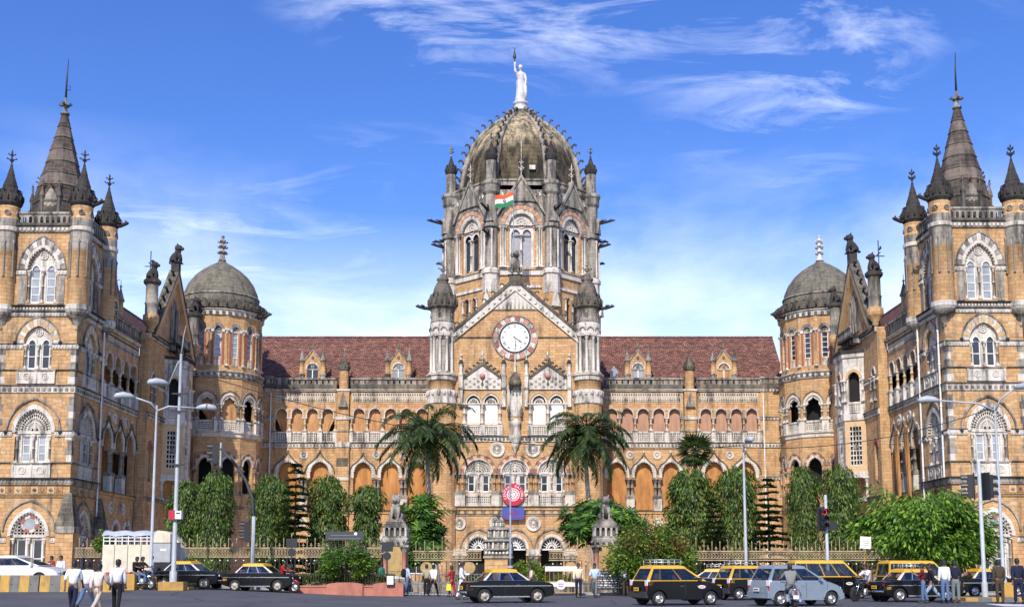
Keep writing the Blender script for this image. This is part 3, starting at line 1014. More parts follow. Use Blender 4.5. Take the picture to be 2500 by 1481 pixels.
def corner_tower(cx, fy, side):
 """side=+1: inner face looks towards +x (left wing)"""
 MF = T(cx, fy, 0)
 MS = T(cx + side * HW, fy + HW, 0, side * PI / 2)
 MO = T(cx - side * HW, fy + HW, 0, -side * PI / 2)
 tower_face(MF, 3 if side > 0 else 4)
 tower_face(MS)
 def plainside(m):
  m.face([(-HW, 0, 0), (HW, 0, 0), (HW, 0, 25.6), (-HW, 0, 25.6)], 'sandstone')
 mbp('tower_wall', MO, plainside)
 mbp('tower_wall', T(cx, fy + 2 * HW, 0, PI), lambda m: m.face([(-HW, 0, 19), (HW, 0, 19), (HW, 0, 26), (-HW, 0, 26)], 'sandstone'))
 mbp('tower_roof', MF, lambda m: m.box(-HW + .15, HW - .15, .25, 2 * HW - .15, 26.0, 26.14, 'dark_stone'))
 mbp('tower_core', MF, lambda m: m.box(-HW + .7, HW - .7, .7, 2 * HW - .7, .1, 25.9, 'void_dark'))
 for (u, v) in ((-2.66, .16), (2.66, .16), (-2.66, 2 * HW - .16), (2.66, 2 * HW - .16)):
  t = turret(MF, u, v, .76, 20.16, 27.45, 1.0, 2.6, 1.3, corb=1.85, ringz=(25.55,), dark='black_stone', fin='black_stone', fr=.2)
  mbp('arcade_band', MF @ T(u, v, 0), lambda m: (m.lathe([(.775, 24.2), (.785, 25.5)], 16, 'grey_stone'), m.lathe([(.77, 25.95), (.775, 26.5)], 16, 'grey_stone')), parent=t)
  def cols(m):
   for k in range(8):
    a = 2 * PI * k / 8 + .2
    x, y = .79 * math.cos(a), .79 * math.sin(a)
    m.lathe([(.10, 22.2), (.06, 22.35), (.06, 24.6), (.11, 24.75), (0, 25.0)], 5, 'grey_column', x, y)
  mbp('colonnette_trim', MF @ T(u, v, 0), cols, parent=t)
  for k in range(6):
   a = 2 * PI * k / 6 - PI / 2 + .3
   rel('rosette', rosette(.2, 'grey_stone', 4, 'black_stone'), t, T(.77 * math.cos(a), .77 * math.sin(a), 26.9, a + PI / 2))
 gy = fy + HW
 for (u, v, r) in ((-3.4, .0, -1), (3.4, .0, 1), (3.4, 2 * HW - .2, 1), (-3.4, 2 * HW - .2, -1)):
  fp('gargoyle', gargoyle(.95), MF, u, v, 27.65, rz=r * PI / 2 * .9)
 # great octagonal spire
 ms = T(cx, gy, 0)
 mb = MB()
 zz = [26.14, 28.3, 29.6, 30.6, 31.6, 32.6, 33.6, 34.5, 35.5]
 rr = [2.25, 1.95, 1.68, 1.42, 1.17, .93, .68, .46, .24]
 for k in range(8):
  mb.lathe([(rr[k] + (.04 if k else 0), zz[k]), (rr[k + 1], zz[k + 1])], 8, 'spire_band' if k in (2, 4, 6) else 'spire_stone', smooth=False, off=PI / 8)
  if k:
   mb.lathe([(rr[k] + .03, zz[k] - .02), (rr[k] + .07, zz[k] + .04), (rr[k] + .0, zz[k] + .12)], 8, 'dark_stone', smooth=False, off=PI / 8)
 mb.lathe([(.24, 35.5), (.36, 35.55), (.36, 35.68), (.2, 35.75), (.13, 36.1)], 8, 'grey_stone')
 sp = put('spire', mb, B, ms)
 rel('finial', cached('spfin', _spirefin), sp, T(0, 0, 36.0))
 def rod(m):
  m.tube([(0, 0, 36.6), (.02, 0, 38.6), (.08, 0, 40.0)], [.09, .055, .02], 6, 'iron_black')
  if side > 0:
   m.tube([(.05, 0, 37.5), (.28, 0, 37.5), (.3, 0, 37.8), (.16, 0, 37.85)], .03, 5, 'iron_black')
 mbp('lightning_rod', ms, rod, parent=sp)
 for k in range(4):
  mk = ms @ T(0, 0, 0, k * PI / 2) @ T(0, -1.75, 0)
  lu = put('lucarne', cached('lucarne', _lucarne), B, mk)
  for s in (-1, 1):
   rel('pinnacle', cached('lucpin', lambda: _lucpin()), lu, T(s * .62, -.12, 26.14))
  rel('finial', finial(.55, .13, 'dark_stone', 1), lu, T(0, -.1, 29.25))
 # stepped corner buttresses
 for u, v in ((HW, 0), (HW, 2 * HW), (-HW, 0)):
  if side < 0: u = -u
  def but(m):
   m.box(-.62, .62, -.62, .62, 0, 3.9, 'sandstone', skip='d')
   m.box(-.7, .7, -.7, .7, 3.9, 4.35, 'grey_stone')
   for k in range(5):
    a0, a1 = .68 - .085 * k, .68 - .085 * k - .075
    z0, z1 = 4.35 + .46 * k, 4.35 + .46 * (k + 1)
    q = [(-a0, -a0), (a0, -a0), (a0, a0), (-a0, a0)]; p = [(-a1, -a1), (a1, -a1), (a1, a1), (-a1, a1)]
    for j in range(4):
     A, Bq, C, D = q[j], q[(j + 1) % 4], p[(j + 1) % 4], p[j]
     m.face([(*A, z0), (*Bq, z0), (*C, z1), (*D, z1)], 'dark_stone')
   m.box(-.25, .25, -.25, .25, 6.6, 6.7, 'grey_stone')
  mbp('buttress', MF @ T(u, v, 0), but)
 # string courses seen between the turrets run round the plain sides too
 fp('string_course_molding', course(2 * HW, .5, .2, 'grey_stone', .24, ledge=.14, top='black_stone'), MO, -HW, 0, 19.7)
def _spirefin():
 mb = MB()
 mb.lathe([(.14, 0), (.1, .2), (.22, .28), (.22, .36), (.1, .42), (.09, .9)], 8, 'grey_stone')
 for a in range(4):
  c, s = math.cos(a * PI / 2), math.sin(a * PI / 2)
  mb.tube([(0, 0, .3), (.3 * c, .3 * s, .28), (.46 * c, .46 * s, .4)], [.1, .09, .14], 6, 'dark_stone')
 return mb.mesh('finial')
def _lucarne():
 mb = MB()
 mb.prism([(-.62, 26.14), (.62, 26.14), (.62, 28.3), (0, 29.3), (-.62, 28.3)], -.1, 1.2, 'grey_stone')
 for s in (-1, 1):
  a = arch(s * .17, .24, 27.75, 'pointed', 1.4, 6)
  mb.face([(s * .17 - .12, -.11, 26.5)] + [(x, -.11, z) for x, z in a] + [(s * .17 + .12, -.11, 26.5)], 'pale_stone')
 mb.box(-.7, .7, -.16, .05, 28.2, 28.34, 'dark_stone')
 return mb.mesh('lucarne')
def _lucpin():
 mb = MB()
 mb.lathe([(.14, 0), (.14, 2.35)], 8, 'grey_stone')
 mb.lathe([(.14, 2.35), (.21, 2.4), (.2, 2.55), (.06, 3.1), (.05, 3.3), (.12, 3.38), (.03, 3.46), (.03, 3.75), (0, 3.8)], 8, 'dark_stone')
 mb.box(-.15, .15, -.03, .03, 3.52, 3.6, 'dark_stone')
 return mb.mesh('pinnacle')
TL = (-33.9, 80.7); TR = (33.28, 79.5)
corner_tower(*TL, 1)
corner_tower(*TR, -1)

# -------------------------------------------------- arcaded bays of the flanks
def curtain(w, h, mat, kind, seed):
 def f():
  mb = MB(); r = random.Random(seed)
  nx, nz = 14, 12
  ph = r.random() * 6
  g = []
  for j in range(nz + 1):
   t = j / nz                    # 0 bottom 1 top
   row = []
   for i in range(nx + 1):
    s = i / nx * 2 - 1
    ww = 1.0
    off = 0
    if kind in ('pullr', 'pulll'):
     ww = .35 + .65 * min(1, max(0, (t - .12) / .6)) ** 1.2
     off = (1 - ww) * (1 if kind == 'pullr' else -1)
     if t < .2: ww *= .9
    bulge = .10 * math.sin(PI * t) * (1 - s * s)
    fold = .065 * math.sin(s * 9 + ph + t * .8) * (1.2 - t) + .035 * math.sin(s * 21 + t * 3 + ph)
    row.append((w / 2 * (s * ww + off), -bulge + fold, h * t))
   g.append(row)
  for j in range(nz):
   for i in range(nx):
    mb.face([g[j][i], g[j][i + 1], g[j + 1][i + 1], g[j + 1][i]], mat, None, True)
  return mb.mesh('curtain')
 return cached(('cur', round(w, 2), round(h, 2), mat, kind, seed), f)
def parapet(L):
 def f():
  mb = MB()
  mb.box(0, L, -.1, .25, 0, .5, 'dark_stone'); mb.box(0, L, -.16, .3, 1.02, 1.22, 'grey_stone')
  n = max(1, round(L / .62)); p = L / n
  for i in range(n + 1):
   x = i * p
   mb.box(max(0, x - .2), min(L, x + .2), -.04, .2, .5, 1.02, 'grey_stone', skip='td')
  for i in range(n):
   x = (i + .5) * p
   for dx, dz in ((-1, 0), (1, 0), (0, -1), (0, 1)):
    mb.prism([(x + dx * .13 - .05, .76 + dz * .2 - .05), (x + dx * .13 + .05, .76 + dz * .2 - .05), (x + dx * .13 + .05, .76 + dz * .2 + .05), (x + dx * .13 - .05, .76 + dz * .2 + .05)], -.03, .18, 'grey_stone')
  return mb.mesh('parapet')
 return cached(('par', round(L, 3)), f)
def pierced(w, h):
 def f():
  mb = MB()
  mb.box(-w / 2, w / 2, -.07, .07, 0, .16, 'pale_stone'); mb.box(-w / 2, w / 2, -.09, .09, h - .16, h, 'pale_stone')
  n = max(3, round(w / .2)); p = w / n
  for i in range(n + 1):
   x = -w / 2 + i * p
   mb.box(max(-w / 2, x - .045), min(w / 2, x + .045), -.05, .05, .16, h - .16, 'pale_stone', skip='td')
  for k in range(1, 4):
   z = .16 + (h - .32) * k / 4
   mb.box(-w / 2 + .045, w / 2 - .045, -.04, .04, z - .04, z + .04, 'pale_stone', skip='lr')
  return mb.mesh('pierced_balustrade')
 return cached(('prc', round(w, 3), h), f)
def medal_ring(r):
 return cached(('mring', r), lambda: (lambda m: ([m.band([(a * math.cos(2 * PI * k / 20), a * math.sin(2 * PI * k / 20)) for k in range(21)], [(b * math.cos(2 * PI * k / 20), b * math.sin(2 * PI * k / 20)) for k in range(21)], y, .03, 'pale_stone') for a, b, y in ((r * .62, r, -.08), (r * .5, r * .62, -.04))], m.face([(r * .52 * math.cos(2 * PI * k / 16), .02, r * .52 * math.sin(2 * PI * k / 16)) for k in range(16)], 'grey_stone'), m.lathe([(0, -r * .45), (r * .3, -r * .4), (r * .34, -r * .1), (r * .2, r * .25), (0, r * .35)], 8, 'pale_stone', 0, .02))and m)(MB()).mesh('medallion'))
def flank(M, L, nu, nl, cu=(), cl='curtain_orange', zpar=True, seed=1, low_open=False):
 """u 0..L; nu upper arches, nl lower arches; cu: per upper arch (material, kind) or None"""
 m0 = .12
 # ---- ground floor
 mb = MB()
 pl = L / nl
 ops = [(arch((k + .5) * pl, min(2.0, pl * .62), 4.0, 'pointed', 1.25, 12), .9) for k in range(nl)]
 wall(mb, 0, L, 0, 7.3, ops, .5, 'sandstone')
 put('ground_wall', mb, B, M)
 for k in range(nl):
  put_arch(M, (k + .5) * pl, 0, 4.0, min(2.0, pl * .62), .24, 'pointed', 1.25, .07, 'pale_stone', 13)
  window(M, (k + .5) * pl, .35, .9, min(2.0, pl * .62), 3.1, 2, 3, 'glass_dark')
  if k:
   fp('medallion', medal_ring(.5), M, k * pl, -.01, 6.1)
 fp('string_course_molding', course(L, .3, .1, 'sandstone', None, ledge=.1), M, 0, 0, 7.0)
 # ---- first floor arcade
 mb = MB()
 w = min(1.95, pl * .66)
 ops = [(arch((k + .5) * pl, w, 11.3, 'pointed', 1.16, 14), 10.6) for k in range(nl)]
 wall(mb, 0, L, 10.6, 13.86, ops, .5, 'sandstone')
 us = [0] + [v for k in range(nl) for v in ((k + .5) * pl - w / 2, (k + .5) * pl + w / 2)] + [L]
 for a, b in zip(us[::2], us[1::2]):
  mb.face([(a, 0, 10.6), (a, .5, 10.6), (b, .5, 10.6), (b, 0, 10.6)], 'sandstone')
  e0 = a if a == 0 else (a + b) / 2 - .42
  e1 = b if b == L else (a + b) / 2 + .42
 mb.box(0, pl * .5 - w / 2 - .06, .0, .5, 7.3, 10.6, 'sandstone', skip='bt'); mb.box(L - pl * .5 + w / 2 + .06, L, 0, .5, 7.3, 10.6, 'sandstone', skip='bt')
 put('arcade_wall', mb, B, M)
 for k in range(nl):
  c = (k + .5) * pl
  def ab():
   m = MB()
   st = .62
   i = [(-w / 2, -st)] + arch(0, w, 0, 'pointed', 1.16, 16) + [(w / 2, -st)]
   o = [(-w / 2 - .33, -st)] + arch(0, w + .66, 0, 'pointed', 1.12, 16) + [(w / 2 + .33, -st)]
   m.band(i, o, -.07, .02, 'pale_stone')
   a = w / 2
   for q in range(15):
    t = -math.cos(PI * (q + .5) / 15); x, z = a * t, a * hh('pointed', t, 1.16); Ld = math.hypot(x, z); nx, nz = -x / Ld, -z / Ld
    m.prism([(x + nz * .075, z - nx * .075), (x - nz * .075, z + nx * .075), (x + nx * .12, z + nz * .12)], -.05, .1, 'pale_stone', back=False)
   return m.mesh('arch')
  fp('arch', cached(('fab', w), ab), M, c, 0, 11.3)
  hw_ = min(pl - .16, 2.95)
  fp('arch', archband(hw_, .11, 'ogee', 1.5, .16, 'dark_stone', n=22), M, c, 0, 11.15)
  fp('hood_finial', cached('hfin', lambda: _hoodfin()), M, c, -.08, 11.15 + hw_ / 2 * 1.5)
  mat = cl
  if mat:
   fp('curtain', curtain(pl * .82, 5.0, mat, 'full', seed * 10 + k), M, c, .62, 7.4)
  if k:
   fp('medallion', medal_ring(.44), M, k * pl, -.01, 13.05)
 for k in range(nl + 1):
  c = k * pl
  offs = (-.2, .2) if 0 < k < nl else ((.25,) if k == 0 else (-.25,))
  if 0 < k < nl:
   mbp('pedestal', M @ T(c, 0, 0), lambda m: (m.box(-.42, .42, -.05, .5, 7.3, 8.55, 'pale_stone'), m.box(-.47, .47, -.1, .53, 8.55, 8.7, 'grey_stone')))
   for o in offs:
    fp('column', column(.16, 1.9, 'grey_column', 'grey_stone'), M, c + o, .2, 8.7)
 # ---- band
 fp('string_course_molding', course(L, .5, .09, 'pale_stone', .34, 'grey_stone', ledge=.12, top='dark_stone'), M, 0, 0, 13.84)
 # ---- upper gallery
 pu = (L - 2 * m0) / nu
 wu = pu * .70
 zs = 17.3
 mb = MB()
 ops = [(arch(m0 + (k + .5) * pu, wu, zs, 'round', 1.0, 12), 16.95) for k in range(nu)]
 wall(mb, 0, L, 16.95, 19.72, ops, .4, 'sandstone')
 us = [0] + [v for k in range(nu) for v in (m0 + (k + .5) * pu - wu / 2, m0 + (k + .5) * pu + wu / 2)] + [L]
 for a, b in zip(us[::2], us[1::2]):
  mb.face([(a, 0, 16.95), (a, .4, 16.95), (b, .4, 16.95), (b, 0, 16.95)], 'pale_stone')
 mb.face([(0, 0, 14.3), (m0, 0, 14.3), (m0, 0, 16.95), (0, 0, 16.95)], 'sandstone'); mb.face([(L - m0, 0, 14.3), (L, 0, 14.3), (L, 0, 16.95), (L - m0, 0, 16.95)], 'sandstone')
 put('gallery_wall', mb, B, M)
 for k in range(nu):
  c = m0 + (k + .5) * pu
  def ub():
   m = MB(); st = .36
   i = [(-wu / 2, -st)] + arch(0, wu, 0, 'round', 1.0, 14) + [(wu / 2, -st)]
   o = [(-wu / 2 - .12, -st)] + arch(0, wu + .24, 0, 'round', 1.0, 14) + [(wu / 2 + .12, -st)]
   m.band(i, o, -.08, .02, 'pale_stone')
   return m.mesh('arch')
  a = fp('arch', cached(('ub', round(wu, 3)), ub), M, c, 0, zs)
  bb = min(.3, pu * .5 - wu * .5 - .12 + .1)
  for v in vouss(round(wu + .26, 3), .27, 'round', 1.0, .02, 7, ['pink_stone', 'tan_stone'])[1:-1]:
   rel('voussoir', v, a)
  if cu and cu[k % len(cu)]:
   mt, kd = cu[k % len(cu)]
   fp('curtain', curtain(pu * .86, 3.35, mt, kd, seed * 7 + k % 3), M, c, .45, 14.5)
  fp('pierced_balustrade', pierced(pu - .5, 1.1), M, c, .16, 14.4)
 for k in range(nu + 1):
  c = m0 + k * pu
  mbp('pedestal', M @ T(c, 0, 0), lambda m: (m.box(-.24, .24, -.1, .36, 14.34, 15.45, 'pale_stone'), m.box(-.28, .28, -.14, .4, 15.45, 15.56, 'grey_stone')))
  fp('column', column(.12, 1.4, 'tan_stone'), M, c, .15, 15.56)
 # carved frieze, dentils, cornice
 def fr(m):
  m.box(m0 + .1, L - m0 - .1, -.045, .0, 18.62, 19.5, 'pale_stone', skip='b')
  n = int((L - .5) / .24)
  for i in range(n):
   x = m0 + .15 + i * (L - 2 * m0 - .3) / n
   m.box(x, x + .12, -.1, -.04, 19.28, 19.44, 'dark_stone', skip='b')
   m.prism([(x, 18.75), (x + .12, 18.65), (x + .22, 18.75), (x + .12, 18.98)], -.075, -.04, 'grey_stone', back=False)
   m.prism([(x, 19.08), (x + .12, 19.0), (x + .22, 19.08), (x + .12, 19.2)], -.075, -.04, 'tan_stone', back=False)
 mbp('carved_frieze_molding', M, fr)
 fp('string_course_molding', course(L, .2, .18, 'pale_stone', None, ledge=.1, top='pale_stone'), M, 0, 0, 19.7)
 if zpar:
  fp('parapet', parapet(L), M, 0, .0, 19.9)
def _hoodfin():
 mb = MB()
 mb.lathe([(.06, -.1), (.05, .1), (.12, .17), (.11, .24), (.04, .3), (.07, .38), (0, .48)], 6, 'pale_stone')
 return mb.mesh('hood_finial')
def pier(M, w, z1=19.7):
 def f(m):
  m.box(-w / 2, w / 2, -.35, .5, 0, 13.84, 'sandstone', skip='bd')
  m.box(-w / 2 + .08, w / 2 - .08, -.3, .5, 14.34, z1, 'sandstone', skip='bd')
  m.box(-w / 2 - .04, w / 2 + .04, -.44, .5, 7.0, 7.3, 'grey_stone', skip='b')
  m.box(-w / 2 - .03, w / 2 + .03, -.42, .5, 10.4, 10.75, 'pale_stone', skip='b')
  m.box(-w / 2 - .02, w / 2 + .02, -.40, .5, 16.7, 17.0, 'pale_stone', skip='b')
  m.box(-w / 2 + .05, w / 2 - .05, -.38, .5, 15.45, 15.55, 'grey_stone', skip='b')
  m.box(-w / 2 - .05, w / 2 + .05, -.45, .5, 13.84, 14.34, 'pale_stone', skip='b')
  m.box(-w / 2 + .12, w / 2 - .12, -.42, -.33, 11.9, 12.7, 'dark_stone', skip='b')
  m.prism([(-w * .36, 18.0), (w * .36, 18.0), (0, 19.6)], -.62, -.28, 'grey_stone')
  m.box(-w / 2, w / 2, -.4, .5, z1, z1 + .2, 'pale_stone', skip='b')
 put('pier', (lambda m: (f(m), m)[1])(MB()), B, M)
 turret(M, 0, .1, w * .36, z1 + .2, z1 + 2.1, .75, 1.25, .8, dark='dark_stone', fr=.11)

YM = 118.0
L_IN, L_OUT, WP = 8.4, 6.6, 1.4
x0 = AX - 8.9
pl_kind = [('curtain_tan', 'pulll'), ('curtain_tan', 'full'), ('curtain_tan', 'full'), ('curtain_tan', 'pullr')]
pr_kind = [('curtain_rose', 'full')]
flank(T(x0 - L_IN, YM), L_IN, 5, 3, [('curtain_tan', 'full')], seed=2)
pier(T(x0 - L_IN - WP / 2, YM), WP)
flank(T(x0 - L_IN - WP - L_OUT, YM), L_OUT, 4, 2, [('curtain_tan', 'pullr'), ('curtain_tan', 'full'), ('curtain_tan', 'full'), ('curtain_tan', 'pulll')], seed=3)
x1 = AX + 8.9
flank(T(x1, YM), L_IN, 5, 3, pr_kind, seed=4)
pier(T(x1 + L_IN + WP / 2, YM), WP)
flank(T(x1 + L_IN + WP, YM), L_OUT, 4, 2, pr_kind, seed=5)
XE = 8.9 + L_IN + WP + L_OUT
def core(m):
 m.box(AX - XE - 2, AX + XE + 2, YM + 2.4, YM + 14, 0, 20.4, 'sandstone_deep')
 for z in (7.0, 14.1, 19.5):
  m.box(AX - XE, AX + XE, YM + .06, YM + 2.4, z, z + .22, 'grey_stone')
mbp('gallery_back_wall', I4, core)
for xa, xb in ((AX - XE - 3.5, AX - XE), (AX + XE, AX + XE + 3.5)):
 mbp('end_wall', I4, lambda m: m.box(xa, xb, YM + .02, YM + 2.5, 0, 20.3, 'sandstone', skip='bd'))
 for z in (7.0, 10.5, 13.84, 16.7, 19.7): fp('string_course_molding', course(xb - xa, .34 if z != 13.84 else .5, .09, 'pale_stone' if z > 8 else 'sandstone', .34, 'grey_stone'), T(xa, YM + .02), 0, 0, z)
 fp('parapet', parapet(xb - xa), T(xa, YM + .02), 0, 0, 20.05)
# tiled main roof: real overlapping courses
def tileroof(M, L, run, rise, z0, rows, name='roof'):
 def f(m):
  for k in range(rows):
   a, b = k / rows, (k + 1) / rows
   m.face([(0, run * a, z0 + rise * a + .05), (L, run * a, z0 + rise * a + .05), (L, run * b, z0 + rise * b), (0, run * b, z0 + rise * b)], 'roof_tile')
   m.face([(0, run * a, z0 + rise * a), (L, run * a, z0 + rise * a), (L, run * a, z0 + rise * a + .05), (0, run * a, z0 + rise * a + .05)], 'roof_tile')
  m.box(0, L, run - .12, run + .18, z0 + rise - .05, z0 + rise + .12, 'roof_tile')
 return mbp(name, M, f)
tileroof(T(AX - XE - 3, YM + .7), 2 * XE + 6, 6.0, 6.4, 20.35, 22)
mbp('roof', T(AX - XE - 3, YM + .7), lambda m: m.face([(0, 6.1, 26.7), (2 * XE + 6, 6.1, 26.7), (2 * XE + 6, 12.5, 20.3), (0, 12.5, 20.3)], 'roof_tile'))
def dormer(M, kind):
 o = put('dormer', cached('dormer', _dormer), B, M)
 g = {'open': 'void_dark', 'grey': 'glass_pale', 'tan': 'curtain_tan', 'dark': 'glass_dark'}[kind]
 def gl(m):
  a = arch(0, 1.15, 22.1, 'pointed', 1.1, 10)
  m.face([(-.575, .1, 20.9)] + [(x, .1, z) for x, z in a] + [(.575, .1, 20.9)], g)
  m.box(-.05, .05, -.0, .1, 20.9, 22.1, 'white_paint'); m.box(-.575, .575, .0, .1, 22.05, 22.15, 'pale_stone')
 put('window', (lambda m: (gl(m), m)[1])(MB()), o, M)
 rel('rosette', rosette(.18, n=4), o, T(0, .02, 22.42))
 for s in (-1, 1):
  p = rel('turret', cached('dorpin', _dorpin), o, T(s * 1.12, .0, 0))
 rel('finial', finial(.9, .14, 'grey_stone', 1), o, T(0, 0, 24.1))
def _dormer():
 mb = MB()
 a = arch(0, 1.15, 22.1, 'pointed', 1.1, 10)
 wall(mb, -.9, .9, 20.6, 22.9, [(a, 20.9)], .2, 'sandstone')
 mb.prism([(-.9, 22.9), (.9, 22.9), (0, 24.1)], 0, .25, 'sandstone')
 o = arch(0, 1.5, 22.1, 'pointed', 1.1, 10)
 mb.band(a, o, -.07, .01, 'pale_stone')
 for s in (-1, 1):
  mb.prism([(s * 1.02, 22.75), (s * 1.02, 22.95), (0, 24.3), (0, 24.08)] if s < 0 else [(1.02, 22.95), (1.02, 22.75), (0, 24.08), (0, 24.3)], -.1, .3, 'grey_stone')
  # cheeks and roof running back into the slope
  mb.face([(s * .9, 0, 20.6), (s * .9, 3.2, 20.6), (s * .9, 3.2, 23.0), (s * .9, 0, 23.0)], 'sandstone')
  mb.face([(s * 1.0, .2, 22.85), (0, .2, 24.2), (0, 3.9, 24.2), (s * 1.0, 3.9, 22.85)], 'roof_tile')
 mb.box(-.12, .12, -.06, .02, 23.2, 23.5, 'dark_stone')
 return mb.mesh('dormer')
def _dorpin():
 mb = MB()
 mb.lathe([(.3, 20.5), (.3, 21.4), (.36, 21.45), (.36, 21.6), (.26, 21.66)], 8, 'grey_stone', smooth=False)
 mb.lathe([(.26, 21.66), (.26, 22.9)], 8, 'sandstone')
 mb.lathe([(.26, 22.9), (.36, 22.98), (.36, 23.12), (.3, 23.15), (.07, 24.0), (.06, 24.15), (.13, 24.22), (.03, 24.3), (.02, 24.75), (0, 24.8)], 8, 'grey_stone', smooth=False)
 return mb.mesh('turret')
for dx, kd in ((-21.4, 'dark'), (-12.4, 'grey'), (12.7, 'grey'), (21.7, 'tan')):
 dormer(T(AX + dx, YM + .55, 0), kd)
mbp('roof_hatch', T(AX + 10.2, YM + .6), lambda m: (m.prism([(-.42, 20.6), (.42, 20.6), (.42, 21.9), (.2, 22.25), (-.2, 22.25), (-.42, 21.9)], 0, 1.6, 'glass_pale'), m.lathe([(.1, 22.2), (.12, 22.4), (0, 22.5)], 6, 'glass_pale', 0, .1)))
# -------------------------------------------------- beasts, hooks
def beast(h, mat, seat=True):
 def f():
  mb = MB()
  k = h
  mb.tube([(0, .22 * k, .06 * k), (0, .16 * k, .2 * k), (0, .02 * k, .42 * k), (0, -.08 * k, .6 * k), (0, -.1 * k, .72 * k)], [.15 * k, .2 * k, .2 * k, .17 * k, .13 * k], 10, mat)
  mb.lathe([(0, .62 * k), (.15 * k, .66 * k), (.2 * k, .78 * k), (.17 * k, .93 * k), (0, 1.0 * k)], 10, mat, 0, -.1 * k)      # mane and head
  mb.tube([(0, -.2 * k, .8 * k), (0, -.34 * k, .76 * k), (0, -.37 * k, .74 * k)], [.11 * k, .085 * k, .05 * k], 8, mat)          # muzzle
  for s in (-1, 1):
   mb.tube([(s * .11 * k, -.14 * k, .5 * k), (s * .13 * k, -.22 * k, .25 * k), (s * .13 * k, -.22 * k, .03 * k), (s * .13 * k, -.32 * k, .03 * k)], [.09 * k, .065 * k, .055 * k, .05 * k], 7, mat)
   mb.tube([(s * .15 * k, .2 * k, .16 * k), (s * .22 * k, .0 * k, .18 * k), (s * .2 * k, -.02 * k, .05 * k), (s * .2 * k, -.18 * k, .035 * k)], [.13 * k, .1 * k, .07 * k, .05 * k], 7, mat)
   mb.tube([(s * .1 * k, -.08 * k, .93 * k), (s * .15 * k, -.06 * k, 1.04 * k)], [.06 * k, .02 * k], 5, mat)
  mb.tube([(0, .34 * k, .06 * k), (.2 * k, .36 * k, .05 * k), (.26 * k, .2 * k, .06 * k)], [.05 * k, .04 * k, .05 * k], 5, mat)
  return mb.mesh('beast')
 return cached(('beast', h, mat), f)
def crocket(k, mat):
 def f():
  mb = MB()
  mb.tube([(0, 0, 0), (0, -.18 * k, .28 * k), (0, -.42 * k, .42 * k), (0, -.62 * k, .32 * k), (0, -.6 * k, .16 * k)], [.13 * k, .11 * k, .1 * k, .12 * k, .09 * k], 6, mat)
  return mb.mesh('crocket')
 return cached(('crk', k, mat), f)
def slope_crockets(M, parent, p0, p1, n, k, mat, y):
 (xa, za), (xb, zb) = p0, p1
 sgn = 1 if xa < xb else -1
 for i in range(n):
  t = (i + .6) / (n + .3)
  rel_m = M @ T(xa + (xb - xa) * t, y, za + (zb - za) * t, (-1 if sgn > 0 else 1) * PI / 2)
  put('crocket', crocket(k, mat), parent, rel_m)

